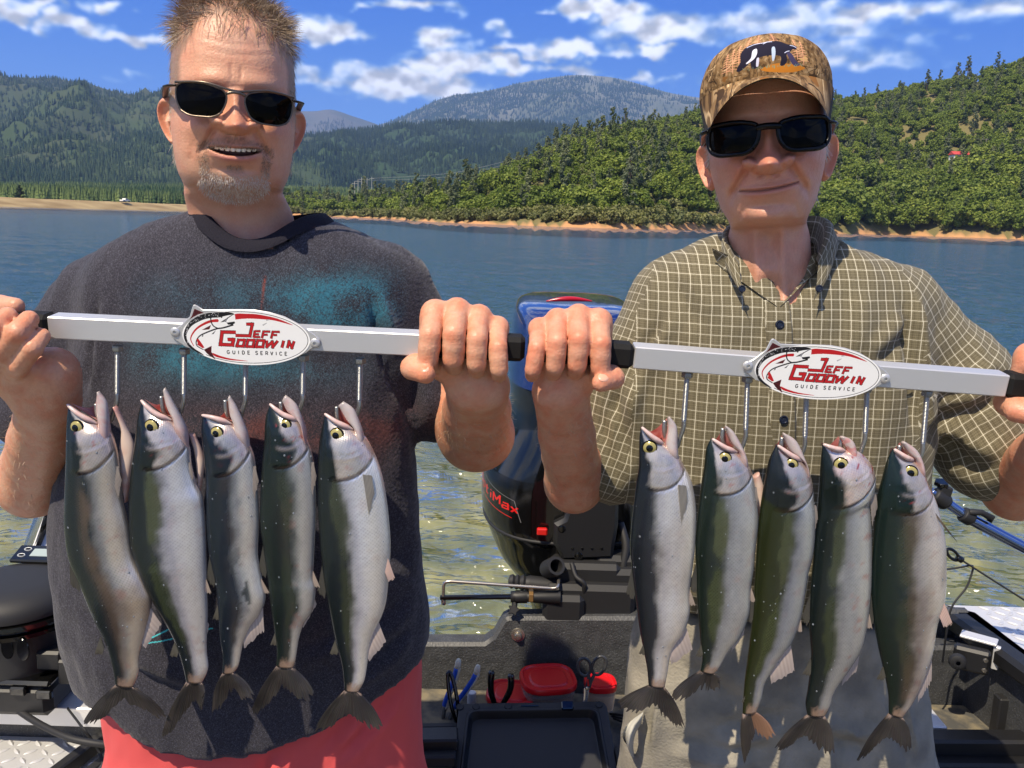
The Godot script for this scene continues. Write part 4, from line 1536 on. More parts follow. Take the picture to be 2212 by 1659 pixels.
	for k in 8:
		var x := (k - 3.5) * 0.0062
		var w := 0.0036 - absf(k - 3.5) * 0.00012
		var tooth := Sheet.new()
		var y := -0.0590 + 3.8 * x * x + x * 0.02
		var path := PackedVector3Array()
		for q in 5: path.append(place * Vector3(x, y + 0.0066 - q * 0.0019, 0.0915 - 9.0 * x * x + 0.0006 * sin(q * 0.8)))
		tooth.tube(path, PackedFloat32Array([w * 0.9, w, w * 1.02, w * 1.0, w * 0.7]), 10, true, 0.6, Vector3(0, 0, 1))
		tp.add(tooth)
	part("teeth", tp.commit(), paint("#efe8da", 0.25), man)
	# hair: blades rooted on the scalp
	var rng := RandomNumberGenerator.new()
	rng.seed = 5
	var list := []
	var flow := noise(34.0, 2, 66)
	while list.size() < 19000:
		var t := rng.randf_range(0.0, 9.0)
		var a := rng.randf_range(-PI, PI)
		var k := table(look.rings, t)
		var e := pow(pow(absf(sin(a)), 2.25) + pow(absf(cos(a)), 2.25), -1.0 / 2.25)
		var p := Vector3(sin(a) * e * k[1], k[0], cos(a) * e * (k[2] if cos(a) > 0 else k[3]) + k[4])
		var front := cos(a)
		var cover := 1.0
		if front > 0:
			cover = scalp_left(p.x, p.y)
			if p.y > 0.085: cover *= 0.55 + 0.45 * smoothstep(0.006, 0.03, absf(p.x + 0.004))
			if absf(sin(a)) > 0.8 and p.y < -0.024: cover = 0
		elif p.y < -0.075: cover = 0
		if rng.randf() > cover: continue
		var n := Vector3(p.x, (p.y - 0.01) * 0.8, p.z).normalized()
		var high := smoothstep(0.06, 0.10, p.y)
		var long := lerpf(0.011, 0.030, high) * rng.randf_range(0.6, 1.25)
		var dir := n * lerpf(0.16, 0.40, high) + Vector3(p.x * 6.0 * high, lerpf(-0.75, 0.32, high), lerpf(-0.35, 0.25 + 0.3 * front, high))
		var fw := Vector3(flow.get_noise_3d(p.x, p.y, p.z), flow.get_noise_3d(p.x + 3.0, p.y, p.z), flow.get_noise_3d(p.x, p.y + 3.0, p.z))
		dir += fw * 1.5 * high + Vector3(rng.randfn(), rng.randfn(), rng.randfn()) * lerpf(0.16, 0.15, high)
		var sag := Vector3(0, -0.3, 0.25 * high) * long
		var grey := clampf(smoothstep(0.05, -0.02, p.y) * 0.75 + rng.randf() * 0.35 - 0.1, 0, 1)
		var col := Color(0.155, 0.105, 0.068).lerp(Color(0.37, 0.28, 0.19), rng.randf()).lerp(Color(0.52, 0.47, 0.42), grey)
		list.append([place * (p - n * 0.002), place.basis * (dir.normalized() * long), place.basis * sag, col])
	# a few loose wisps over the forehead
	for k in 44:
		var x := rng.randf_range(-0.03, 0.062)
		var p := Vector3(x, 0.102 - x * x * 4.0 - rng.randf() * 0.012, sqrt(maxf(0.0, 0.082 * 0.082 - x * x)) * 1.0 + 0.001)
		list.append([place * p, place.basis * Vector3(rng.randfn() * 0.008, -0.020 - rng.randf() * 0.018, 0.010), place.basis * Vector3(0, -0.006, -0.006), Color(0.25, 0.17, 0.10)])
	part("hair", strands(list, 0.00075, 6), M.hair, man)
	# beard
	list = []
	var guard := 0
	while list.size() < 3600 and guard < 90000:
		guard += 1
		var x := rng.randf_range(-0.046, 0.046)
		var y := rng.randf_range(-0.126, -0.042)
		if rng.randf() > goatee(x, y * 1.13) * (0.8 if y < -0.083 else 1.0): continue
		var k := ring_at(look.rings, y)
		var q := clampf(1.0 - pow(absf(x) / k[1], 2.25), 0, 1)
		var f: Array = face_left(x, y, look)
		var p := Vector3(x, y, k[2] * pow(q, 1.0 / 2.25) + k[4] + f[0] * smoothstep(-0.128, -0.111, y))
		var low := smoothstep(-0.070, -0.098, y)
		var long := lerpf(0.0030, 0.0036, low) * rng.randf_range(0.6, 1.3)
		var dir := Vector3(x * 8.0 + rng.randfn() * 0.4, -0.8 + rng.randfn() * 0.3, 0.55 + rng.randfn() * 0.25).normalized()
		var col := Color(0.20, 0.125, 0.075).lerp(Color(0.66, 0.60, 0.53), clampf(low * 0.85 + rng.randf() * 0.5 - 0.25, 0, 1))
		list.append([place * (p - Vector3(0, 0, 0.001)), place.basis * (dir * long), place.basis * Vector3(0, -0.001, -0.001), col])
	part("beard", strands(list, 0.00065, 7), M.hair, man)
	left_clothes(man)
	# sunglasses
	var gl := thing("sunglasses", "slim metal framed dark sunglasses worn by the bareheaded man", "sunglasses", place.origin)
	var tilt := place * Transform3D(Basis(Vector3(0, 0, 1), deg_to_rad(-1.8)) * Basis(Vector3.RIGHT, 0.06), Vector3(0, 0.0, 0.016))
	var wide := 0.95
	var metal := paint("#6d6257", 0.3, 0.9)
	for sd in [-1.0, 1.0]:
		var o := rounded_shape(PackedVector2Array([Vector2(0.0085 * sd, 0.0125), Vector2(0.036 * sd, 0.0195), Vector2(0.0675 * sd, 0.0165), Vector2(0.0665 * sd, -0.0085), Vector2(0.056 * sd, -0.0195), Vector2(0.022 * sd, -0.0185), Vector2(0.0125 * sd, -0.0085)]), 0.011)
		var lens := part("lens", wrapped(o, 0.0985, 5.5, 0.002, tilt, 0.003), M.lens, gl)
		part("rim", ring_mesh(o, 0.0985, 5.5, 0.0011, tilt).commit(), metal, gl)
		var hinge := tilt * Vector3(0.0665 * sd, 0.0130, 0.0985 - 5.5 * 0.0665 * 0.0665)
		var ear := place * Vector3(0.0835 * sd, 0.006, -0.012)
		var arm := Sheet.new()
		arm.tube(along(PackedVector3Array([hinge, hinge + place.basis * Vector3(0.0115 * sd, -0.001, -0.010), ear, ear + place.basis * Vector3(-0.003 * sd, -0.014, -0.03)]), 16), 0.0042, 8, true, 0.35, Vector3(0, 1, 0))
		part("temple", arm.commit(), paint("#2a2623", 0.35, 0.3), gl)
	part("bridge", tube_mesh(PackedVector3Array([tilt * Vector3(-0.0105, 0.0105, 0.0985), tilt * Vector3(-0.004, 0.0125, 0.1), tilt * Vector3(0.004, 0.0125, 0.1), tilt * Vector3(0.0105, 0.0105, 0.0985)]), 0.0019, 8, 12), metal, gl)
	part("top_bar", tube_mesh(PackedVector3Array([tilt * Vector3(-0.068, 0.0165, 0.0740), tilt * Vector3(-0.036, 0.0198, 0.0918), tilt * Vector3(0, 0.0145, 0.099), tilt * Vector3(0.036, 0.0198, 0.0918), tilt * Vector3(0.068, 0.0165, 0.0740)]), 0.0015, 8, 30), metal, gl)

func ring_at(rings: Array, y: float) -> PackedFloat32Array:
	var lo := 0.0
	var hi: float = rings[-1][0]
	for k in 22:
		var m := (lo + hi) / 2
		if table(rings, m)[0] > y: lo = m
		else: hi = m
	return table(rings, lo)

func rows_from(list: Array, mid: float) -> Array:
	var out := []
	for r in list:
		var a := P(r[1], r[0], mid)
		var b := P(r[2], r[0], mid)
		out.append([(a.y + b.y) / 2, a.x, b.x, -r[3], -r[4]])
	return out

func left_clothes(man: Node3D) -> void:
	var rows := rows_from([[460, 420, 672, 1.16, 1.262], [470, 392, 708, 1.15, 1.275], [486, 350, 762, 1.14, 1.29], [510, 290, 818, 1.132, 1.30], [545, 226, 868, 1.120, 1.32], [620, 190, 890, 1.104, 1.33], [760, 180, 890, 1.092, 1.335], [900, 168, 893, 1.075, 1.335], [1050, 152, 903, 1.062, 1.335], [1200, 152, 915, 1.056, 1.335], [1330, 165, 928, 1.06, 1.335], [1420, 185, 924, 1.07, 1.335], [1520, 205, 914, 1.08, 1.335], [1640, 225, 905, 1.085, 1.33], [1700, 230, 900, 1.085, 1.33]], 1.22)
	var sl := P(214, 640, 1.25)
	var sr := P(850, 628, 1.25)
	var neck := Vector3(P(541, 464, 1.15).x, P(541, 462, 1.2).y, -1.205)
	var hole := P(528, 545, 1.13) - neck
	var hem_a := P(240, 1545, 1.1)
	var hem_b := P(450, 1652, 1.09)
	var hem_c := P(915, 1452, 1.12)
	var cut := func(p: Vector3) -> float:
		# the neck hole leans forward; the hem dips in the middle
		var q := p - neck
		var ell: float = (1.0 - Vector2(q.x / 0.083, q.z / 0.075).length()) * 0.07
		var d: float = minf(ell, q.y + 0.10)
		var t: float = (p.x - hem_a.x) / (hem_c.x - hem_a.x)
		var hem: float = lerpf(hem_a.y, hem_c.y, clampf(t, 0, 1)) - 0.078 * sin(PI * pow(clampf(t, 0, 1), 0.72))
		return maxf(d, hem - p.y)
	var s := cloth(rows, [[sl, P(126, 770, 1.245), 0.058, 0.062, 0.03], [P(126, 770, 1.245), P(86, 890, 1.225), 0.062, 0.062, 0.02], [sr, P(936, 800, 1.25), 0.058, 0.060, 0.03], [P(936, 800, 1.25), P(955, 872, 1.24), 0.060, 0.058, 0.02]], 0.0085, cut, 0.05)
	wrinkle(s, 0.0042, 90, [[P(880, 720, 1.1), P(905, 900, 1.2), 0.018, 0.010], [P(850, 640, 1.1), P(880, 800, 1.12), 0.012, 0.006], [P(180, 650, 1.1), P(165, 850, 1.1), 0.014, 0.008], [P(905, 1330, 1.1), P(640, 1420, 1.06), 0.016, 0.006], [P(900, 1230, 1.1), P(700, 1260, 1.06), 0.018, 0.005], [P(905, 1390, 1.1), P(760, 1500, 1.06), 0.014, 0.006], [P(260, 1390, 1.1), P(420, 1500, 1.06), 0.016, 0.006], [P(200, 1300, 1.1), P(380, 1330, 1.06), 0.016, 0.005]])
	planar(s, P(530, 700, 1.1), 1.0)
	part("t_shirt", s.commit(), shirt_material(), man)
	# ribbed collar
	var ring := PackedVector3Array()
	var sorted := rows.duplicate()
	sorted.sort_custom(func(a, b): return a[0] < b[0])
	for k in 72:
		var a := TAU * k / 72.0
		var x := sin(a) * 0.088
		var zz := cos(a) * 0.080
		var y := neck.y + 0.03
		while y > neck.y - 0.12:
			var t := table(sorted, clampf(y, sorted[0][0], sorted[-1][0]))
			var e := pow(absf(neck.x + x - (t[0] + t[1]) / 2) / ((t[1] - t[0]) / 2), 2.5) + pow(absf(neck.z + zz - (t[2] + t[3]) / 2) / ((t[2] - t[3]) / 2), 2.5)
			if e < 1.0 and y <= sorted[-1][0]: break
			y -= 0.001
		ring.append(Vector3(neck.x + x, y, neck.z + zz))
	for pass_n in 6:
		var soft := ring.duplicate()
		for k in 72: soft[k].y = (ring[(k + 71) % 72].y + ring[k].y * 2.0 + ring[(k + 1) % 72].y) / 4.0
		ring = soft
	var band := Sheet.new()
	var pts := PackedVector3Array()
	for r in 9:
		var w := TAU * r / 8.0
		for k in 72:
			var o := (ring[k] - neck) * Vector3(1, 0, 1)
			var outd := (o.normalized() * 0.75 + Vector3(0, -0.65, 0)).normalized()
			var thick := Vector3(o.normalized().x * 0.6, 0.8, o.normalized().z * 0.6).normalized()
			var rib := 0.0004 * (k % 2)
			pts.append(ring[k] + outd * (cos(w) * 0.0120) + thick * (0.0022 + sin(w) * (0.0032 + rib)))
	band.grid(pts, 9, 72, true)
	part("collar", band.commit(), M.shirt_plain, man)
	# shorts
	var hip := rows_from([[1330, 215, 905, 1.10, 1.33], [1480, 232, 910, 1.10, 1.33], [1659, 250, 908, 1.10, 1.33], [1760, 250, 905, 1.10, 1.33]], 1.22)
	var legs := [[P(400, 1720, 1.21), P(405, 2150, 1.22), 0.122, 0.105, 0.03], [P(745, 1720, 1.21), P(760, 2150, 1.22), 0.122, 0.105, 0.03]]
	var sh := cloth(hip, legs, 0.010, func(p: Vector3) -> float: return -1.0, 0.03)
	wrinkle(sh, 0.005, 93, [[P(830, 1500, 1.1), P(700, 1640, 1.1), 0.012, 0.006], [P(880, 1560, 1.1), P(720, 1659, 1.1), 0.012, 0.006], [P(580, 1640, 1.1), P(575, 1720, 1.1), 0.010, 0.012]])
	var coral := paint("#cf4d4c", 0.8)
	coral.rim_enabled = true
	coral.rim = 0.3
	part("shorts", sh.commit(), bumpy(coral, noise_map(noise(0.2, 3, 94), 256, true, 3.0), 18.0, 0.5), man)
	# the hem stitching and the thin blue line of the print at the waist
	var legs_s := Sheet.new()
	legs_s.tube(along(PackedVector3Array([P(405, 2000, 1.22), P(405, 2500, 1.24), Vector3(P(405, 2150, 1.24).x, 0.12, -1.24)]), 8), PackedFloat32Array([0.08, 0.075, 0.07, 0.062, 0.058, 0.055, 0.045, 0.04]), 14)
	legs_s.tube(along(PackedVector3Array([P(760, 2000, 1.22), P(760, 2500, 1.24), Vector3(P(760, 2150, 1.24).x, 0.12, -1.24)]), 8), PackedFloat32Array([0.08, 0.075, 0.07, 0.062, 0.058, 0.055, 0.045, 0.04]), 14)
	for i in legs_s.v.size(): legs_s.c.append(Color(0.5, 0.27, 0.18))
	part("leg", legs_s.commit(), M.skin, man)

# folds: broad noise, and creases from a to b with a width and a depth
func wrinkle(s: Sheet, depth: float, salt: int, folds: Array) -> void:
	var n := s.normals()
	var big := noise(9.0, 2, salt)
	var mid := noise(26.0, 2, salt + 1)
	for i in s.v.size():
		var p := s.v[i]
		var d := depth * (big.get_noise_3d(p.x * 1.6, p.y * 0.8, p.z) + 0.35 * mid.get_noise_3d(p.x * 1.5, p.y * 0.6, p.z))
		for f in folds:
			var ab: Vector3 = f[1] - f[0]
			var t := clampf((p - f[0]).dot(ab) / ab.length_squared(), -0.1, 1.1)
			var off: Vector3 = p - (f[0] + ab * t)
			var across := n[i].cross(ab.normalized())
			var w := off.dot(across)
			if absf(w) < f[2] * 4.0 and off.length() < 0.10:
				var along_it := smoothstep(-0.1, 0.25, t) * smoothstep(1.1, 0.75, t)
				d += f[3] * along_it * (gauss(w - f[2] * 0.8, f[2] * 0.7) - 1.1 * gauss(w + f[2] * 0.5, f[2] * 0.6)) * smoothstep(0.10, 0.05, absf(off.dot(n[i])))
		s.v[i] = p + n[i] * d

func planar(s: Sheet, o: Vector3, scale: float) -> void:
	s.uv.resize(s.v.size())
	for i in s.v.size():
		var p := s.v[i]
		s.uv[i] = Vector2((p.x - o.x) * scale + 0.5, 0.5 - (p.y - o.y) * scale)

func shirt_material() -> StandardMaterial3D:
	# 1 m across 1024 pixels: heathered charcoal cloth with a faded blue and rust print
	var size := 1024
	var im := Image.create_empty(size, size, false, Image.FORMAT_RGB8)
	var heather := noise(0.75, 2, 95)
	var patchy := noise(0.012, 4, 96)
	var crack := noise(0.11, 3, 97, FastNoiseLite.TYPE_CELLULAR)
	crack.cellular_return_type = FastNoiseLite.RETURN_DISTANCE2_SUB
	var o := P(530, 700, 1.1)
	var per := per_unit(o) 
	for y in size:
		for x in size:
			var h := heather.get_noise_2d(x, y * 1.6)
			var g := clampf(0.5 + h * 0.9, 0, 1)
			var c := Color(0.155, 0.152, 0.178).lerp(Color(0.32, 0.315, 0.355), g * g)
			var u := 530.0 + (x / 1024.0 - 0.5) / per
			var v := 700.0 + (y / 1024.0 - 0.5) / per
			# upper blue field, brightest on the right; lower blue field on the left; rust below
			var pz := patchy.get_noise_2d(x, y)
			var blue := gauss(u - 755, 115) * gauss(v - 655, 62) * 1.0 + gauss(u - 640, 170) * gauss(v - 640, 52) * 0.45 + gauss(u - 410, 150) * gauss(v - 775, 50) * 0.75 + gauss(u - 600, 150) * gauss(v - 800, 34) * 0.42 + gauss(u - 420, 160) * gauss(v - 640, 44) * 0.22
			blue *= smoothstep(872.0, 838.0, u + pz * 14.0) * smoothstep(205.0, 300.0, u)
			var rust := gauss(u - 590, 260) * gauss(v - 925, 42) * 0.45 + gauss(u - 800, 90) * gauss(v - 960, 60) * 0.3 + gauss(u - 660, 120) * gauss(v - 1330, 90) * 0.18
			var k := crack.get_noise_2d(x, y) 
			var worn := clampf(0.75 + pz * 1.5 + h * 1.3, 0, 1)
			var veins := smoothstep(-0.98, -0.80, k)
			c = c.lerp(Color(0.20, 0.47, 0.55), clampf(blue * 0.9, 0, 0.75) * worn * lerpf(0.25, 1.0, veins))
			c = c.lerp(Color(0.52, 0.22, 0.17), clampf(rust, 0, 0.6) * worn)
			var stem := gauss(u - 566 + (v - 640) * 0.06, 3.0) * smoothstep(592.0, 600.0, v) * smoothstep(690.0, 670.0, v)
			c = c.lerp(Color(0.62, 0.22, 0.16), stem * 0.7 * worn)
			im.set_pixel(x, y, c)
	# thin pale blue lines by the waist
	for q in [[303, 1418, 365, 1378], [303, 1420, 372, 1402], [440, 1378, 462, 1372]]:
		for k in 60:
			var u := lerpf(q[0], q[2], k / 59.0)
			var v := lerpf(q[1], q[3], pow(k / 59.0, 0.8))
			var x := int(((u - 530.0) * per + 0.5) * 1024.0)
			var y := int(((v - 700.0) * per + 0.5) * 1024.0)
			for dd in 2:
				if x > 0 and x < size and y + dd > 0 and y + dd < size: im.set_pixel(x, y + dd, Color(0.3, 0.75, 0.78))
	var m := paint("#ffffff", 0.92, 0, 0.25)
	m.albedo_texture = ImageTexture.create_from_image(im)
	m.rim_enabled = true
	m.rim = 0.25
	m.normal_enabled = true
	m.normal_texture = noise_map(noise(0.35, 2, 98), 512, true, 3.0)
	m.normal_scale = 0.12
	M.shirt_plain = bumpy(paint("#222129", 0.92, 0, 0.25), m.normal_texture, 2.0, 0.5)
	return m
func front_of(rows: Array, x: float, y: float) -> float:
	var sorted := rows.duplicate()
	sorted.sort_custom(func(a, b): return a[0] < b[0])
	var t := table(sorted, clampf(y, sorted[0][0], sorted[-1][0]))
	var cx := (t[0] + t[1]) / 2
	var cz := (t[2] + t[3]) / 2
	var q := clampf(1.0 - pow(absf(x - cx) / maxf((t[1] - t[0]) / 2, 0.01), 2.5), 0.0, 1.0)
	return cz + (t[2] - t[3]) / 2 * pow(q, 0.4)

func thumbnail(man: Node3D, joint: Vector3, end: Vector3, out: Vector3, up: Vector3) -> void:
	var d := (end - joint).normalized()
	var n := (out * 0.72 + up * 0.62 + d * 0.25).normalized()
	n = (n - d * n.dot(d) * 0.8).normalized()
	var side := d.cross(n).normalized()
	var at := end + n * 0.0088
	part("thumbnail", lathe_mesh([Vector2(0, 0.0014), Vector2(0.6, 0.0011), Vector2(0.9, 0.0005), Vector2(1.0, -0.0006)], 20, Transform3D(Basis(side * 0.0058, n, side.cross(n) * 0.0070), at), 60), paint("#d9a68c", 0.28), man)

func right_man() -> void:
	var skin := Color(0.585, 0.290, 0.185)
	var man := thing("person", "man in a camouflage cap and olive plaid shirt holding the right bar of fish", "person", P(1690, 1659, 1.22) * Vector3(1, 0, 1) + Vector3(0, 0.1, 0))
	var look := {"salt": 2, "slim": 0.93, "skin": skin, "hair": Color(0.44, 0.40, 0.36), "face": face_right, "nose_top": 0.004, "nose_tip": -0.043, "nose_low": -0.0560, "nose_out": 0.0360, "nose_wide": 0.0170, "nose_wing": 0.0215,
		"rings": [[0, 0.118, 0.004, 0.004, 0.004, -0.012], [1, 0.1145, 0.030, 0.036, 0.040, -0.010], [2, 0.102, 0.050, 0.060, 0.068, -0.005], [3, 0.082, 0.064, 0.078, 0.086, 0.0], [4, 0.054, 0.0705, 0.0885, 0.096, 0], [5, 0.025, 0.0725, 0.092, 0.098, 0], [6, 0.0, 0.0728, 0.090, 0.096, 0],
			[7, -0.026, 0.0722, 0.0890, 0.090, 0], [8, -0.048, 0.0690, 0.0880, 0.080, 0], [9, -0.068, 0.0645, 0.0860, 0.072, 0], [10, -0.089, 0.0590, 0.083, 0.068, 0], [11, -0.106, 0.0510, 0.077, 0.064, 0], [12, -0.1155, 0.0480, 0.060, 0.062, -0.002], [13, -0.122, 0.0490, 0.046, 0.062, -0.008], [14, -0.138, 0.0525, 0.046, 0.064, -0.014], [15, -0.180, 0.0560, 0.050, 0.066, -0.016],
			[16, -0.208, 0.066, 0.050, 0.068, -0.016], [17, -0.235, 0.072, 0.052, 0.068, -0.012], [18, -0.30, 0.072, 0.030, 0.060, -0.012]]}
	var place := Transform3D(Basis.from_euler(Vector3(deg_to_rad(1.0), deg_to_rad(-14.5), deg_to_rad(6.0))), P(1655, 300, 1.15))
	var body := head_sheet(look, place)
	# loose skin of the neck
	for i in body.v.size():
		var q := place.affine_inverse() * body.v[i]
		if q.y < -0.108 and q.z > 0:
			var f := smoothstep(-0.108, -0.122, q.y) * smoothstep(0.0, 0.02, q.z)
			body.v[i] += place.basis.z * f * (0.006 * gauss(absf(q.x) - 0.017, 0.007) - 0.004 * gauss(q.x, 0.009) + 0.010 * gauss(q.x, 0.011) * gauss(q.y + 0.165, 0.014))
	for sd in [-1.0, 1.0]: body.add(ear_sheet(sd, Vector3(sd * 0.0750, -0.028, -0.016), place, skin, 0.032, 0.72))
	var zb := 0.975
	# right hand (left in the picture) over its end of the bar
	var b0 := P(1160, 756, zb)
	var b1 := P(1370, 770, zb)
	var axis := -(b1 - b0).normalized()
	var out := Vector3(0, 0.08, 1).normalized()
	out = (out - axis * out.dot(axis)).normalized()
	var up := Vector3(0, 1, 0)
	up = (up - axis * up.dot(axis) - out * up.dot(out)).normalized()
	var wrist := P(1211, 846, 1.008)
	var elbow := P(1240, 1045, 1.185)
	var shoulder := P(1450, 650, 1.24)
	var fist := fist_bones(P(1222, 756, zb), axis, up, out, wrist, 0.98)
	var bones: Array = fist[0]
	bones.append_array(arm_bones(wrist, elbow, shoulder, 0.0245, 0.0315, 0.0335, 0.045))
	var limb := limb_sheet(bones, 0.0030, skin, 84, fist[1])
	part("arm_hair", strands(arm_hair(limb, wrist, elbow, 380, 64), 0.00035, 65), M.hair, man)
	thumbnail(man, fist[2], fist[3], out, up)
	body.add(limb)
	# left hand, almost out of the picture
	b0 = P(2178, 832, zb)
	b1 = P(2390, 846, zb)
	axis = (b1 - b0).normalized()
	out = (Vector3(0, 0.08, 1) - axis * axis.dot(Vector3(0, 0.08, 1))).normalized()
	up = out.cross(axis)
	wrist = P(2308, 930, 1.01)
	elbow = P(2196, 1052, 1.19)
	shoulder = P(1960, 650, 1.24)
	fist = fist_bones(P(2290, 840, zb), axis, up, out, wrist, 1.0)
	bones = fist[0]
	bones.append_array(arm_bones(wrist, elbow, shoulder, 0.026, 0.036, 0.040, 0.05))
	body.add(limb_sheet(bones, 0.0034, skin, 86, fist[1]))
	part("body", body.commit(), M.skin, man)
	# grey hair below the cap
	var rng := RandomNumberGenerator.new()
	rng.seed = 15
	var list := []
	while list.size() < 2600:
		var y := rng.randf_range(-0.085, 0.05)
		var a := rng.randf_range(-PI, PI)
		var k := ring_at(look.rings, y)
		var e := pow(pow(absf(sin(a)), 2.25) + pow(absf(cos(a)), 2.25), -1.0 / 2.25)
		var p := Vector3(sin(a) * e * k[1], y, cos(a) * e * (k[2] if cos(a) > 0 else k[3]) + k[4])
		if cos(a) > 0.32 or (cos(a) > -0.1 and y < -0.028): continue
		var n := Vector3(p.x, 0, p.z).normalized()
		var d := (n * 0.3 + Vector3(0, -0.9, -0.35) + Vector3(rng.randfn(), rng.randfn(), rng.randfn()) * 0.2).normalized() * rng.randf_range(0.007, 0.014)
		list.append([place * (p - n * 0.001), place.basis * d, Vector3(0, -0.001, 0), Color(0.30, 0.27, 0.24).lerp(Color(0.68, 0.66, 0.63), rng.randf())])
	part("hair", strands(list, 0.0009, 16), M.hair, man)
	right_clothes(man)
	right_cap(place)
	# thick black sunglasses
	var gl := thing("sunglasses", "thick black wraparound sunglasses worn under the camouflage cap", "sunglasses", place.origin)
	var tilt := place * Transform3D(Basis(Vector3(0, 0, 1), deg_to_rad(-1.0)) * Basis.from_scale(Vector3(0.94, 0.86, 1.0)), Vector3(0, -0.0035, 0.0165))
	var black := paint("#060607", 0.25, 0.0, 0.35)
	for sd in [-1.0, 1.0]:
		var o := rounded_shape(PackedVector2Array([Vector2(0.0105 * sd, 0.014), Vector2(0.036 * sd, 0.0205), Vector2(0.0725 * sd, 0.0195), Vector2(0.0745 * sd, -0.010), Vector2(0.064 * sd, -0.0225), Vector2(0.024 * sd, -0.0230), Vector2(0.0125 * sd, -0.010)]), 0.010)
		part("lens", wrapped(o, 0.098, 6.0, 0.002, tilt, 0.003), M.lens, gl)
		part("rim", ring_mesh(o, 0.0985, 6.0, 0.0027, tilt).commit(), black, gl)
		var hinge := tilt * Vector3(0.0715 * sd, 0.0130, 0.0975 - 6.0 * 0.0715 * 0.0715)
		var ear := place * Vector3(0.0775 * sd, 0.002, -0.016)
		var arm := Sheet.new()
		arm.tube(along(PackedVector3Array([hinge, hinge + place.basis * Vector3(0.0075 * sd, -0.001, -0.012), ear, ear + place.basis * Vector3(-0.004 * sd, -0.016, -0.03)]), 16), 0.0062, 8, true, 0.4, Vector3(0, 1, 0))
		part("temple", arm.commit(), black, gl)
	part("bridge", tube_mesh(PackedVector3Array([tilt * Vector3(-0.014, 0.0095, 0.0975), tilt * Vector3(-0.005, 0.0105, 0.1), tilt * Vector3(0.005, 0.0105, 0.1), tilt * Vector3(0.014, 0.0095, 0.0975)]), 0.0042, 8, 12), black, gl)

func plaid(slant := 0.0) -> StandardMaterial3D:
	# 100 mm of cloth across 640 pixels, eight checks
	var size := 640
	var im := Image.create_empty(size, size, false, Image.FORMAT_RGB8)
	var slub := noise(0.05, 3, 101)
	var fine := noise(0.4, 2, 102)
	for y in size:
		for x in size:
			var wx := fposmod(x + slub.get_noise_2d(x * 0.3, y) * 2.0, 80.0)
			var wy := fposmod(y + slub.get_noise_2d(x, y * 0.3 + 700.0) * 2.0, 80.0)
			var c := Color(0.470, 0.440, 0.355)
			var f := fine.get_noise_2d(x, y * 1.0)
			# darker ground stripes between the white lines, woven in both ways
			var bx := 0.5 + 0.5 * cos(wx / 80.0 * TAU * 4.0)
			var by := 0.5 + 0.5 * cos(wy / 80.0 * TAU * 4.0)
			c = c.lerp(Color(0.330, 0.305, 0.235), clampf(0.42 * bx + 0.42 * by, 0, 1))
			var twill := 0.5 + 0.5 * sin((x + y) * 1.57)
			c = c.darkened(0.10 * twill)
			var lx := smoothstep(4.4, 2.4, absf(wx - 40.0))
			var ly := smoothstep(4.2, 2.2, absf(wy - 40.0))
			c = c.lerp(Color(0.80, 0.78, 0.70), clampf(lx * 0.8 + ly * 0.7, 0, 0.95))
			var tx := smoothstep(2.6, 1.2, absf(fposmod(wx, 80.0) - 0.0)) + smoothstep(2.6, 1.2, absf(wx - 80.0))
			c = c.lerp(Color(0.60, 0.57, 0.46), clampf(tx, 0, 1) * 0.4)
			im.set_pixel(x, y, Color(c.r + f * 0.05, c.g + f * 0.05, c.b + f * 0.04))
	var m := paint("#ffffff", 0.88, 0, 0.25)
	m.albedo_texture = ImageTexture.create_from_image(im)
	m.rim_enabled = true
	m.rim = 0.2
	return m

# split a sheet into regions; each triangle takes the region of its middle, and each region its own uv
func split_uv(s: Sheet, region: Callable, map: Callable) -> Sheet:
	var o := Sheet.new()
	var n := s.normals()
	var seen := {}
	for t in range(0, s.ix.size(), 3):
		var mid := (s.v[s.ix[t]] + s.v[s.ix[t + 1]] + s.v[s.ix[t + 2]]) / 3.0
		var r: int = region.call(mid)
		for j in 3:
			var i := s.ix[t + j]
			var key := i * 8 + r
			if not seen.has(key):
				seen[key] = o.v.size()
				o.v.append(s.v[i])
				o.nr.append(n[i])
				o.uv.append(map.call(s.v[i], r))
			o.ix.append(seen[key])
	return o

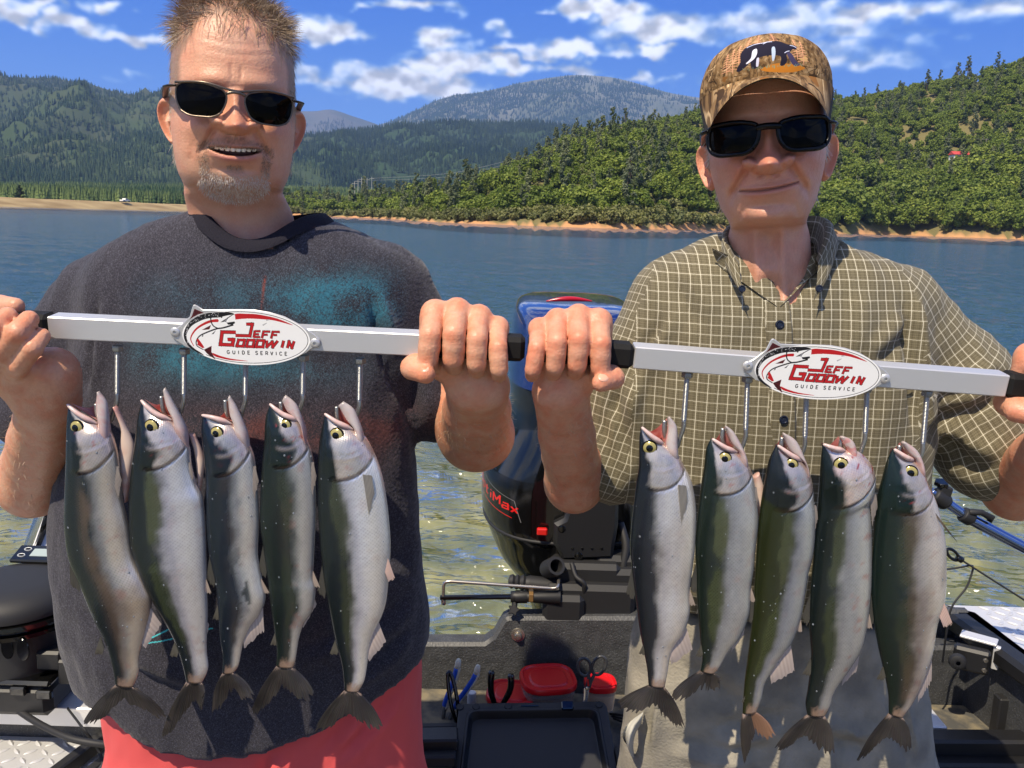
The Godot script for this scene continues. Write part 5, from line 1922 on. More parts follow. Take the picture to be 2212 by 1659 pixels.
func right_clothes(man: Node3D) -> void:
	var rows := rows_from([[508, 1560, 1800, 1.155, 1.24], [530, 1510, 1850, 1.145, 1.265], [560, 1452, 1940, 1.128, 1.28], [600, 1408, 2000, 1.112, 1.29], [680, 1384, 2004, 1.092, 1.30], [800, 1378, 2000, 1.082, 1.30], [950, 1376, 1998, 1.078, 1.30], [1100, 1374, 1994, 1.080, 1.30], [1250, 1374, 1985, 1.092, 1.30], [1320, 1378, 1980, 1.10, 1.30], [1360, 1378, 1980, 1.10, 1.30]], 1.19)
	var sl := P(1440, 668, 1.22)
	var sr := P(1950, 676, 1.22)
	var neck := P(1682, 520, 1.19)
	var hem := P(1690, 1345, 1.1).y
	var cut := func(p: Vector3) -> float:
		var q: Vector3 = p - neck
		var d: float = -(Vector2(q.x / 0.070, (q.z + q.y * 0.30) / 0.066).length() - 1.0) * 0.066
		if q.y < -0.045: d = -1.0
		# the open V
		var vx: float = absf(q.x + 0.004) - maxf(0.0, (q.y + 0.083) * 0.66)
		var vd: float = maxf(vx, 0.02 - q.z)
		if q.z > 0.0 and q.y > -0.083: d = maxf(d, -vd)
		return maxf(d, hem - p.y)
	var s := cloth(rows, [[sl, P(1352, 850, 1.21), 0.056, 0.066, 0.03], [P(1352, 850, 1.21), P(1322, 1000, 1.20), 0.066, 0.060, 0.02], [sr, P(2060, 820, 1.22), 0.052, 0.072, 0.04], [P(2060, 820, 1.22), P(2142, 962, 1.21), 0.074, 0.082, 0.02]], 0.0085, cut, 0.05)
	wrinkle(s, 0.0045, 110, [[P(1390, 700, 1.1), P(1340, 900, 1.15), 0.014, 0.008], [P(1330, 820, 1.14), P(1372, 1010, 1.15), 0.016, 0.010], [P(1300, 900, 1.14), P(1350, 1040, 1.15), 0.012, 0.008], [P(2000, 640, 1.1), P(1996, 930, 1.1), 0.016, 0.012], [P(1990, 930, 1.12), P(2160, 850, 1.14), 0.016, 0.010], [P(2010, 880, 1.12), P(2180, 800, 1.14), 0.014, 0.008], [P(2040, 1000, 1.12), P(2150, 1000, 1.14), 0.018, 0.010], [P(1460, 600, 1.1), P(1520, 700, 1.09), 0.02, 0.005], [P(1850, 620, 1.1), P(1830, 760, 1.08), 0.02, 0.005], [P(1900, 780, 1.08), P(1990, 700, 1.1), 0.016, 0.006], [P(1400, 1000, 1.1), P(1500, 1120, 1.08), 0.02, 0.005]])
	var xl := P(1379, 850, 1.1).x
	var xr := P(1998, 850, 1.1).x
	var axis_l := (P(1322, 1000, 1.20) - sl).normalized()
	var axis_r := (P(2142, 962, 1.21) - sr).normalized()
	var region := func(p: Vector3) -> int: return 1 if p.x < xl + maxf(0.0, p.y - sl.y) * 0.4 else 2 if p.x > xr - maxf(0.0, p.y - sr.y) * 0.4 else 0
	var map := func(p: Vector3, r: int) -> Vector2:
		if r == 0: return Vector2(p.x, -p.y) * 10.0 + Vector2(0.03, 0)
		var o: Vector3 = sl if r == 1 else sr
		var d: Vector3 = axis_l if r == 1 else axis_r
		var q: Vector3 = p - o
		var side := d.cross(Vector3(0, 0, 1)).normalized()
		var f := side.cross(d)
		var w := q - d * q.dot(d)
		return Vector2(atan2(w.dot(side), w.dot(f)) * 0.062, -q.dot(d)) * 10.0
	M.plaid = plaid()
	part("plaid_shirt", split_uv(s, region, map).commit(), M.plaid, man)
	# placket and buttons
	var strip := Sheet.new()
	var pts := PackedVector3Array()
	for r in 60:
		var v := lerpf(652, 1335, r / 59.0)
		var mid := P(1687 + (v - 650) * 0.012, v, 1.08)
		for c in 6:
			var x: float = mid.x + [-0.0165, -0.0162, -0.013, 0.013, 0.0162, 0.0165][c]
			pts.append(Vector3(x, mid.y, front_of(rows, x, mid.y) + [-0.004, 0.0022, 0.0034, 0.0034, 0.0022, -0.004][c] + 0.0012 * sin(mid.y * 60.0)))
	strip.grid(pts, 60, 6)
	for p in strip.v: strip.uv.append(Vector2(p.x, -p.y) * 10.0 + Vector2(0.37, 0.21))
	part("placket", strip.commit(), M.plaid, man)
	var blue := paint("#161c2c", 0.25)
	for v in [703, 905, 1100, 1290]:
		var p := P(1688 + (v - 700) * 0.012, v, 1.08)
		p.z = front_of(rows, p.x, p.y) + 0.0042
		part("button", lathe_mesh([Vector2(0, 0.0012), Vector2(0.0030, 0.0012), Vector2(0.0042, 0.0024), Vector2(0.0055, 0.002), Vector2(0.0058, 0), Vector2(0, 0)], 18, Transform3D(Basis(Vector3.RIGHT, PI / 2 - 0.1), p)), blue, man)
	# collar: a stand round the neck and two leaves folded down with buttoned points
	for sd in [-1, 1]:
		var fold: PackedVector3Array
		var edge: PackedVector3Array
		if sd < 0:
			fold = along(PackedVector3Array([P(1597, 566, 1.112), P(1583, 545, 1.125), P(1572, 520, 1.15), P(1574, 496, 1.19), P(1600, 478, 1.235), P(1676, 470, 1.262)]), 26)
			edge = along(PackedVector3Array([P(1612, 652, 1.082), P(1588, 612, 1.098), P(1566, 572, 1.128), P(1556, 545, 1.18), P(1585, 525, 1.245), P(1676, 510, 1.285)]), 26)
		else:
			fold = along(PackedVector3Array([P(1762, 560, 1.108), P(1774, 532, 1.122), P(1783, 500, 1.15), P(1780, 474, 1.19), P(1755, 466, 1.235), P(1676, 470, 1.262)]), 26)
			edge = along(PackedVector3Array([P(1757, 651, 1.080), P(1785, 606, 1.096), P(1803, 560, 1.125), P(1810, 525, 1.18), P(1780, 512, 1.245), P(1676, 510, 1.285)]), 26)
		var leaf := Sheet.new()
		pts = PackedVector3Array()
		var stand := PackedVector3Array()
		for c in 26:
			for r in 9: pass
		var mid := neck + Vector3(0, 0.02, 0)
		for r in 12:
			for c in 26:
				var f := fold[c]
				var e := edge[c]
				var away := ((f - mid) * Vector3(1, 0, 1)).normalized()
				if r < 9:
					var t := r / 8.0
					pts.append(f.lerp(e, t) + away * (0.005 * sin(t * PI) + 0.0035 * sin(PI * minf(t * 3.0, 1.0))) + Vector3(0, 0.003 * sin(PI * minf(t * 2.0, 1.0)), 0))
				else:
					# inside: down the stand to the base of the neck
					var t := (r - 8) / 3.0
					var base := f - away * 0.004 - Vector3(0, 0.036, 0)
					pts.append(f.lerp(base, t) - away * 0.004 * t)
		# order: stand base up to the fold, then the leaf
		var ordered := PackedVector3Array()
		for r in [11, 10, 9, 0, 1, 2, 3, 4, 5, 6, 7, 8]: ordered.append_array(pts.slice(r * 26, r * 26 + 26))
		leaf.grid(ordered, 12, 26)
		for r in 12:
			for c in 26: leaf.uv.append(Vector2(c * 0.062 + 0.1, r * 0.07 + (0.4 if sd > 0 else 0.0)))
		part("collar", leaf.commit(), M.plaid, man)
		var tip: Vector3 = edge[1].lerp(fold[1], 0.16) + Vector3(0, 0, 0.0045)
		part("button", lathe_mesh([Vector2(0, 0.0012), Vector2(0.0028, 0.0012), Vector2(0.0036, 0.002), Vector2(0.0046, 0.0016), Vector2(0.0048, 0), Vector2(0, 0)], 16, Transform3D(Basis(Vector3.RIGHT, PI / 2 - 0.1), tip)), blue, man)
	for q in [[1590, 556, 1604, 600, 1640, 634, 1678, 664], [1768, 552, 1748, 596, 1716, 632, 1680, 664]]:
		var trim := Sheet.new()
		var tp := along(sight(q, 1.1), 30)
		var grid := PackedVector3Array()
		var outward := -1.0 if q[0] < 1679 else 1.0
		for r in 7:
			for i in 30:
				var w := r / 6.0
				var p: Vector3 = tp[i] + Vector3(outward * 0.026 * w * (0.35 + 0.65 * (1.0 - i / 29.0)), 0.010 * w, 0)
				p.z = lerpf(front_of(rows, p.x, p.y) + 0.0045 - 0.006 * w * w - (0.005 if r == 0 else 0.0), -1.122, pow(1.0 - i / 29.0, 3.0))
				grid.append(p)
		trim.grid(grid, 7, 30, false, outward > 0)
		for p in trim.v: trim.uv.append(Vector2(p.x + p.y * 0.6 * outward, -p.y + p.x * 0.6 * outward) * 8.5)
		part("front_edge", trim.commit(), M.plaid, man)
	# dark breast pocket edge
	var pk := Sheet.new()
	pts = PackedVector3Array()
	for r in 3:
		for c in 20:
			var q := P(lerpf(1868, 1985, c / 19.0), [806, 812, 822][r] + c * 0.4, 1.08)
			pts.append(Vector3(q.x, q.y, front_of(rows, q.x, q.y) + [0.0045, 0.006, 0.001][r]))
	pk.grid(pts, 3, 20)
	for p in pk.v: pk.uv.append(Vector2(p.x, -p.y) * 10.0 + Vector2(0.2, 0.33))
	part("pocket", pk.commit(), M.plaid, man)
	# trousers
	var hip := rows_from([[1300, 1390, 1972, 1.115, 1.29], [1400, 1368, 1985, 1.11, 1.30], [1500, 1355, 2000, 1.105, 1.305], [1659, 1345, 2020, 1.10, 1.31], [1760, 1340, 2030, 1.10, 1.31]], 1.2)
	var sh := cloth(hip, [[P(1500, 1720, 1.21), P(1500, 2500, 1.24), 0.118, 0.085, 0.02], [P(1860, 1720, 1.21), P(1870, 2500, 1.24), 0.118, 0.085, 0.02]], 0.010, func(p: Vector3) -> float: return -1.0, 0.03)
	wrinkle(sh, 0.007, 113, [[P(1700, 1560, 1.1), P(1540, 1600, 1.1), 0.016, 0.010], [P(1640, 1640, 1.1), P(1460, 1630, 1.1), 0.014, 0.009], [P(1720, 1570, 1.1), P(1900, 1620, 1.1), 0.016, 0.010], [P(1500, 1450, 1.1), P(1620, 1520, 1.1), 0.018, 0.008], [P(1950, 1500, 1.1), P(2000, 1650, 1.1), 0.014, 0.010], [P(1380, 1500, 1.1), P(1360, 1640, 1.1), 0.014, 0.012]])
	var khaki := paint("#ffffff", 0.9, 0, 0.3)
	var wet := noise_map(noise(0.008, 4, 115), 512)
	wet.color_ramp = Gradient.new()
	wet.color_ramp.offsets = PackedFloat32Array([0.25, 0.45, 0.6, 0.8])
	wet.color_ramp.colors = PackedColorArray([Color("#77736a"), Color("#858073"), Color("#8f897b"), Color("#989284")])
	khaki.albedo_texture = wet
	part("trousers", sh.commit(), bumpy(khaki, noise_map(noise(0.12, 4, 114), 512, true, 3.0), 3.0, 0.5), man)
	# a turned-out pocket on the left hip
	var pocket := Sheet.new()
	pts = PackedVector3Array()
	for r in 10:
		for c in 9:
			var t := r / 9.0
			var w := c / 8.0
			pts.append(P(1382 - 46 * sin(t * 2.2) * (0.3 + 0.7 * w) + 8 * w, 1562 + t * 70 - w * 16 + 9 * sin(w * 5.0), 1.16 - 0.03 * sin(t * PI) - 0.02 * w + 0.012 * sin(w * 7.0 + t * 3.0)))
	pocket.grid(pts, 10, 9)
	part("pocket", pocket.commit(), paint("#a8a69c", 0.9), man)

func right_cap(place: Transform3D) -> void:
	var cap := thing("baseball_cap", "camouflage baseball cap with an embroidered black bear, worn by the right man", "cap", place.origin)
	var s := Sheet.new()
	var rows := 60
	var cols := 120
	var pts := PackedVector3Array()
	var lump := noise(14.0, 3, 121)
	for r in rows:
		var t := r / (rows - 1.0)
		for c in cols:
			var a := TAU * c / cols
			var front := 0.5 + 0.5 * cos(a)
			var y0 := 0.028 + 0.033 * front
			var w := pow(maxf(0.0, 1.0 - pow(t, lerpf(2.3, 3.1, front))), 0.5)
			var y := y0 + (0.1245 - y0) * t
			var p := Vector3(sin(a) * 0.0815 * w, y, cos(a) * (0.1035 if cos(a) > 0 else 0.105) * w - 0.004)
			# panel seams
			var seam := 0.0
			for k in 6: seam = maxf(seam, gauss(wrapf(a - k * TAU / 6.0, -PI, PI) * 0.09 * w, 0.0016)) if k > 0 else seam
			var n := Vector3(p.x, (y - 0.03) * 0.9, p.z).normalized()
			p += n * (-0.0014 * seam + 0.0022 * lump.get_noise_3d(p.x, p.y, p.z) - (0.0016 if t < 0.02 else 0.0))
			pts.append(place * p)
			s.uv.append(Vector2(0.5 + (a if a < PI else a - TAU) * 0.0905 * 4.0 * lerpf(1.0, 0.80, t * t) / 0.90, 0.92 - (y - 0.02) * 6.3))
	# the seam at the back must not wrap the print: start the ring at the back
	var turned := PackedVector3Array()
	var tuv := PackedVector2Array()
	for r in rows:
		for c in cols + 1:
			var k := (c + cols / 2) % cols
			turned.append(pts[r * cols + k])
			var q := s.uv[r * cols + k]
			if c == 0: q.x = 0.5 - PI * 0.0905 * 4.0 / 0.90
			tuv.append(q)
	s.uv = tuv
	s.grid(turned, rows, cols + 1, false, true)
	M.camo = camo_material()
	part("crown", s.commit(), M.camo, cap)
	# bill
	var b := Sheet.new()
	pts = PackedVector3Array()
	var nr := 22
	var nc := 50
	var ring := PackedVector3Array()
	for side in 2:
		for r in nr:
			var t := r / (nr - 1.0)
			for c in nc:
				var u := (c / (nc - 1.0) * 2.0 - 1.0)
				var a := u * 1.36
				var base := Vector3(sin(a) * 0.0825, 0.028 + 0.033 * (0.5 + 0.5 * cos(a)) + 0.001, cos(a) * 0.1045 - 0.004)
				var reach := 0.072 * pow(maxf(cos(a * 1.10), 0.0), 0.55)
				var x := base.x * (1.0 - 0.10 * t * absf(u))
				var p := Vector3(x, base.y - 0.011 * t - 0.037 * pow(absf(x) / 0.075, 2.0) * pow(t, 0.8) , base.z + reach * t)
				var th: float = 0.0017 * sqrt(maxf(0.0, 1.0 - pow(maxf(0.0, t - 0.93) / 0.07, 2.0)))
				pts.append(place * (p + Vector3(0, th if side == 0 else -th, 0)))
				b.uv.append(Vector2(0.5 + p.x * 4.0, 0.92 + (0.02 - p.z * 0.4) * 3.0 + (0.3 if side else 0.0)))
	b.grid(pts.slice(0, nr * nc), nr, nc)
	var under := Sheet.new()
	under.grid(pts.slice(nr * nc), nr, nc, false, true)
	part("bill_shade_underside", under.commit(), paint("#241d14", 0.9), cap)  # underside coloured dark to stand for the deep shade below the bill
	b.v.append_array(pts.slice(nr * nc))
	# the front edge
	var at := b.v.size()
	for c in nc:
		for q in 2:
			b.v.append(pts[q * nr * nc + (nr - 1) * nc + c])
			b.uv.append(Vector2(c * 0.02, 0.1))
	for c in nc - 1: b.ix.append_array(PackedInt32Array([at + c * 2, at + c * 2 + 2, at + c * 2 + 1, at + c * 2 + 1, at + c * 2 + 2, at + c * 2 + 3]))
	part("bill", b.commit(), M.camo, cap)
	part("button", lathe_mesh([Vector2(0.007, 0), Vector2(0.006, 0.003), Vector2(0, 0.0042)], 14, place * Transform3D(Basis(), Vector3(0, 0.124, -0.004))), paint("#8d744e", 0.9), cap)

# fill a polygon given in pixels
func fill(im: Image, poly: PackedVector2Array, col: Color) -> void:
	var lo := 1e9
	var hi := -1e9
	for p in poly:
		lo = minf(lo, p.y)
		hi = maxf(hi, p.y)
	var w := im.get_width()
	for y in range(maxi(0, int(lo)), mini(im.get_height() - 1, int(hi) + 1) + 1):
		var yy := y + 0.5
		var xs := []
		for i in poly.size():
			var a := poly[i]
			var b := poly[(i + 1) % poly.size()]
			if (a.y <= yy) != (b.y <= yy): xs.append(a.x + (yy - a.y) / (b.y - a.y) * (b.x - a.x))
		xs.sort()
		for k in range(0, xs.size() - 1, 2):
			for x in range(maxi(0, int(round(xs[k]))), mini(w, int(round(xs[k + 1])))): im.set_pixel(x, y, col)

# a line of even width, square or tapered to its end
func stroke(im: Image, pts: PackedVector2Array, wide: float, col: Color, end := -1.0) -> void:
	if end < 0: end = wide
	var n := pts.size()
	for i in n - 1:
		var a := pts[i]
		var b := pts[i + 1]
		var w0 := lerpf(wide, end, i / float(n - 1)) / 2
		var w1 := lerpf(wide, end, (i + 1) / float(n - 1)) / 2
		var s := (b - a).orthogonal().normalized()
		fill(im, PackedVector2Array([a + s * w0, b + s * w1, b - s * w1, a - s * w0]), col)
		if n > 2 and i > 0:
			var o := PackedVector2Array()
			for k in 10: o.append(a + Vector2.from_angle(TAU * k / 10.0) * w0)
			fill(im, o, col)

func poly(list: Array, scale := 1.0, off := Vector2.ZERO) -> PackedVector2Array:
	var o := PackedVector2Array()
	for k in range(0, list.size(), 2): o.append(Vector2(list[k], list[k + 1]) * scale + off)
	return o

func curve2(p: PackedVector2Array, per := 6, close := true) -> PackedVector2Array:
	var o := PackedVector2Array()
	var n := p.size()
	for i in n if close else n - 1:
		for k in per:
			o.append(p[i].cubic_interpolate(p[(i + 1) % n if close else mini(i + 1, n - 1)], p[(i - 1 + n) % n if close else maxi(i - 1, 0)], p[(i + 2) % n if close else mini(i + 2, n - 1)], k / float(per)))
	if not close: o.append(p[-1])
	return o

func camo_material() -> StandardMaterial3D:
	var w := 1024
	var im := Image.create_empty(w, w, false, Image.FORMAT_RGB8)
	var tone := noise(0.008, 4, 131)
	var bark := noise(0.03, 4, 132)
	for y in w:
		for x in w:
			var t := clampf(0.5 + tone.get_noise_2d(x, y * 0.6) * 1.2, 0, 1)
			var c := Color(0.42, 0.32, 0.20).lerp(Color(0.58, 0.46, 0.31), t)
			var d := bark.get_noise_2d(x * 0.9, y * 0.5)
			c = c.lerp(Color(0.25, 0.185, 0.12), smoothstep(0.14, 0.36, d) * 0.7)
			c = c.lerp(Color(0.66, 0.56, 0.42), smoothstep(-0.20, -0.42, d) * 0.7)
			im.set_pixel(x, y, c)
	var rng := RandomNumberGenerator.new()
	rng.seed = 133
	# twigs and leaves
	for k in 150:
		var p := Vector2(rng.randf() * w, rng.randf() * w)
		var a := rng.randf_range(-0.5, 0.5) + (PI / 2 if rng.randf() < 0.7 else 0.0)
		var pts := PackedVector2Array([p])
		for j in 7:
			a += rng.randfn() * 0.35
			pts.append(pts[-1] + Vector2.from_angle(a) * rng.randf_range(8, 20))
		stroke(im, pts, rng.randf_range(3, 8), [Color(0.16, 0.11, 0.07), Color(0.26, 0.18, 0.10), Color(0.84, 0.72, 0.54), Color(0.12, 0.09, 0.06)][rng.randi() % 4], 1.5)
	for k in 26:
		var p := Vector2(rng.randf() * w, rng.randf() * w)
		var o := PackedVector2Array()
		for j in 9: o.append(p + Vector2.from_angle(TAU * j / 9.0) * rng.randf_range(12, 40) * Vector2(1.0, 0.7))
		fill(im, curve2(o, 4), [Color(0.50, 0.34, 0.17), Color(0.26, 0.19, 0.12), Color(0.74, 0.60, 0.38)][rng.randi() % 3])
	# embroidered firs and the walking bear; 1 px here is about 0.25 mm, bear centred on the front
	var pink := Color(0.80, 0.58, 0.44)
	for q in [[270, 440, 170], [310, 410, 200], [350, 390, 170], [400, 320, 160], [460, 310, 150], [560, 300, 150], [690, 390, 170], [730, 410, 190]]:
		var x: float = q[0]
		var y: float = q[1]
		var h: float = q[2]
		stroke(im, PackedVector2Array([Vector2(x, y), Vector2(x + 3, y + h)]), 4.5, pink)
		for j in 8:
			var yy := y + 10 + j * h / 9.0
			var l := 9.0 + j * 4.0
			stroke(im, PackedVector2Array([Vector2(x - l, yy + 8), Vector2(x, yy), Vector2(x + l, yy + 7)]), 4.5, pink)
	fill(im, curve2(poly([480, 610, 570, 580, 680, 596, 740, 625, 660, 650, 540, 640])), Color(0.70, 0.44, 0.14))
	var off := Vector2(352, 400)
	var sc := 1.10
	var dark := Color(0.11, 0.105, 0.17)
	# body, haunch, shoulder and head
	fill(im, curve2(poly([10, 120, 8, 70, 30, 30, 75, 8, 130, 12, 175, 4, 225, 10, 262, 30, 300, 40, 322, 62, 310, 74, 286, 74, 270, 92, 250, 110, 252, 150, 235, 178, 215, 176, 218, 120, 170, 108, 120, 112, 96, 128, 100, 172, 70, 180, 62, 140, 40, 160, 6, 184, -14, 178, -4, 150], sc, off)), dark)
	fill(im, curve2(poly([252, 96, 276, 100, 300, 150, 320, 176, 318, 186, 290, 184, 268, 148], sc, off)), Color(0.24, 0.22, 0.34))
	fill(im, curve2(poly([75, 60, 96, 50, 98, 84, 84, 116, 50, 142, 40, 138, 66, 108], sc, off)), Color(0.80, 0.80, 0.86))
	fill(im, curve2(poly([174, 60, 190, 52, 192, 96, 184, 140, 174, 138], sc, off)), Color(0.66, 0.72, 0.80))
	fill(im, curve2(poly([96, 120, 108, 118, 104, 166, 92, 168], sc, off)), Color(0.75, 0.75, 0.82))
	for q in [[40, 28, 120, 9], [120, 12, 180, 8], [130, 20, 165, 5], [276, 40, 312, 58], [240, 96, 268, 84]]:
		stroke(im, curve2(PackedVector2Array([Vector2(q[0], q[1]) * sc + off, (Vector2(q[0], q[1]) + Vector2(q[2], q[3])) * 0.5 * sc + off + Vector2(0, -4), Vector2(q[2], q[3]) * sc + off]), 5, false), 5, Color(0.78, 0.80, 0.90))
	fill(im, curve2(poly([312, 60, 326, 62, 326, 70, 314, 72], sc, off), 4), Color(0.70, 0.55, 0.40))
	for k in 40:
		var p := Vector2(380 + rng.randf() * 340, 606 + rng.randfn() * 5)
		stroke(im, PackedVector2Array([p, p + Vector2(rng.randfn() * 5, -10 - rng.randf() * 8)]), 2.5, Color(0.45, 0.55, 0.45))
	# thread: fine light strokes on the bear
	for k in 420:
		var p := Vector2(rng.randf_range(0, 300), rng.randf_range(5, 175)) * sc + off
		if im.get_pixelv(p.clamp(Vector2.ZERO, Vector2(1023, 1023))).is_equal_approx(im.get_pixelv(p)) and im.get_pixelv(p).get_luminance() < 0.07:
			stroke(im, PackedVector2Array([p, p + Vector2(rng.randfn() * 3, 12)]), 1.6, Color(0.15, 0.14, 0.22))
	var m := paint("#ffffff", 0.85, 0, 0.3)
	m.albedo_texture = ImageTexture.create_from_image(im)
	return m
# ---------------------------------------------------------------- the bars with their signs and hooks, and the fish
func sign_picture() -> ImageTexture:
	# drawn in the pixels of a 2212 wide close view, scaled to 1024
	var k := 0.4629
	var im := Image.create_empty(1024, 512, false, Image.FORMAT_RGB8)
	im.fill(Color(0.70, 0.70, 0.70))
	var grain := noise(0.03, 3, 141)
	var white := Color(0.90, 0.90, 0.89)
	var dark := Color(0.075, 0.065, 0.085)
	var red := Color(0.70, 0.085, 0.115)
	var deep := Color(0.30, 0.06, 0.09)
	var oval := func(rx: float, ry: float) -> PackedVector2Array:
		var o := PackedVector2Array()
		for i in 120:
			var a := TAU * i / 120.0
			o.append((Vector2(1095, 582) + Vector2(cos(a) * rx, sin(a) * ry).rotated(0.078)) * k)
		return o
	fill(im, oval.call(884, 392), Color(0.93, 0.93, 0.92))
	fill(im, oval.call(860, 368), dark)
	fill(im, oval.call(852, 360), white)
	# red sweeps
	fill(im, curve2(poly([985, 245, 1150, 248, 1300, 262, 1550, 325, 1765, 428, 1600, 378, 1450, 342, 1150, 314, 880, 322], k), 4), red)
	fill(im, curve2(poly([598, 785, 700, 830, 850, 876, 1085, 918, 850, 897, 720, 868, 622, 832], k), 4), red)
	# the leaping fish: white body, dark back, red stripe
	fill(im, curve2(poly([975, 250, 900, 222, 700, 213, 500, 248, 350, 330, 262, 440, 232, 545, 262, 650, 335, 735, 450, 800, 520, 800, 480, 735, 400, 690, 372, 625, 400, 560, 450, 520, 560, 482, 720, 440, 860, 410, 960, 372], k), 4), white)
	fill(im, curve2(poly([975, 248, 900, 220, 700, 212, 500, 246, 350, 328, 262, 438, 230, 545, 262, 655, 340, 742, 470, 815, 440, 780, 350, 710, 285, 625, 268, 545, 300, 460, 380, 380, 520, 315, 640, 290, 760, 285, 870, 262], k), 4), dark)
	var rng := RandomNumberGenerator.new()
	rng.seed = 143
	for i in 70:
		var t := rng.randf()
		var a := lerpf(-1.25, -3.5, t)
		var c := Vector2(640, 545) + Vector2(cos(a) * 375, sin(a) * 300) + Vector2(rng.randfn() * 12, rng.randfn() * 16)
		if c.x < 850: stroke(im, PackedVector2Array([c * k, (c + Vector2(9, -4)) * k]), 3.0, Color(0.86, 0.86, 0.86))
	stroke(im, curve2(poly([735, 328, 640, 335, 540, 368, 430, 430, 350, 515, 322, 590, 352, 680], k), 6, false), 42 * k, red, 8 * k)
	stroke(im, curve2(poly([940, 395, 800, 432, 700, 445, 560, 490, 450, 540, 395, 615, 400, 680, 480, 735], k), 6, false), 22 * k, dark, 12 * k)
	stroke(im, curve2(poly([640, 285, 640, 350, 665, 405, 720, 440], k), 6, false), 16 * k, dark)
	fill(im, poly([975, 250, 925, 262, 765, 355, 830, 348, 862, 362, 960, 350, 968, 372, 930, 392, 868, 392, 842, 345, 880, 300, 945, 262], k), dark)
	fill(im, poly([870, 290, 812, 346, 850, 348], k), Color(0.5, 0.5, 0.52))
	stroke(im, poly([780, 290, 800, 282], k), 14 * k, dark)
	fill(im, poly([432, 155, 556, 216, 470, 236, 345, 298, 385, 250], k), deep)
	for q in [[445, 175, 420, 250], [470, 190, 450, 236], [500, 203, 490, 226]]: stroke(im, poly(q, k), 7 * k, dark)
	fill(im, poly([492, 455, 632, 388, 600, 448, 560, 452], k), deep)
	fill(im, poly([620, 520, 690, 462, 650, 515], k), dark)
	fill(im, poly([480, 550, 510, 505, 500, 545], k), dark)
	fill(im, poly([400, 582, 428, 575, 470, 650, 496, 705, 470, 712, 400, 660, 412, 640], k), red)
	fill(im, poly([484, 735, 600, 684, 585, 770, 628, 880, 560, 830, 520, 790], k), deep)
	for q in [[510, 745, 590, 800], [500, 735, 590, 720], [520, 770, 610, 850]]: stroke(im, poly(q, k), 7 * k, dark)
	# JEFF GOODWIN in squared slanting capitals
	var letters := [[42, [1118, 392, 1204, 394, 1150, 558, 950, 546]],
		[27, [1228, 494, 1306, 498]], [25, [1214, 538, 1280, 541]], [27, [1200, 576, 1292, 581]], [28, [1228, 484, 1198, 588]],
		[28, [1350, 490, 1312, 600]], [27, [1340, 503, 1442, 508]], [25, [1330, 548, 1400, 551]],
		[28, [1478, 498, 1440, 608]], [27, [1465, 510, 1572, 516]], [25, [1455, 556, 1530, 559]],
		[50, [962, 502, 772, 492, 726, 668, 892, 680, 915, 604, 832, 600]],
		[36, [985, 612, 1070, 616, 1038, 704, 950, 698, 985, 612, 1070, 616]], [36, [1117, 618, 1204, 622, 1174, 714, 1084, 708, 1117, 618, 1204, 622]], [36, [1252, 626, 1338, 632, 1312, 722, 1216, 716, 1252, 626, 1338, 632]],
		[36, [1376, 630, 1368, 722, 1450, 652, 1448, 728, 1530, 640]], [38, [1612, 640, 1574, 742]], [36, [1650, 750, 1684, 656, 1714, 746, 1756, 652]]]
	for pass_n in 2:
		for l in letters: stroke_mitred(im, poly(l[1], k), (l[0] * 0.80 + (13 if pass_n == 0 else 0)) * k, dark if pass_n == 0 else red)
	# GUIDE SERVICE
	var font := letter_strokes()
	var at := [["G", 820], ["U", 898], ["I", 963], ["D", 1030], ["E", 1105], ["S", 1215], ["E", 1285], ["R", 1355], ["V", 1425], ["I", 1487], ["C", 1550], ["E", 1622]]
	for l in at:
		for line in font[l[0]]:
			var o := PackedVector2Array()
			for j in range(0, line.size(), 2): o.append((Vector2(l[1], 780 + (l[1] - 820) * 0.062) + Vector2(line[j] * 34 - 17, (line[j + 1] - 0.5) * 48).rotated(0.06)) * k)
			stroke(im, o, 11 * k, dark)
	for i in 2: stroke(im, poly([[1345, 415, 1405, 385], [1400, 345, 1450, 340]][i], k), 10, Color(0.66, 0.66, 0.66), 4)
	return ImageTexture.create_from_image(im)

func stroke_mitred(im: Image, p: PackedVector2Array, w: float, col: Color) -> void:
	for i in p.size() - 1:
		var a := p[i]
		var b := p[i + 1]
		var d := (b - a).normalized()
		var s := d.orthogonal() * w / 2
		var e := d * w * 0.5
		var ea := e if i > 0 else Vector2.ZERO
		var eb := e if i < p.size() - 2 else Vector2.ZERO
		fill(im, PackedVector2Array([a + s - ea, b + s + eb, b - s + eb, a - s - ea]), col)

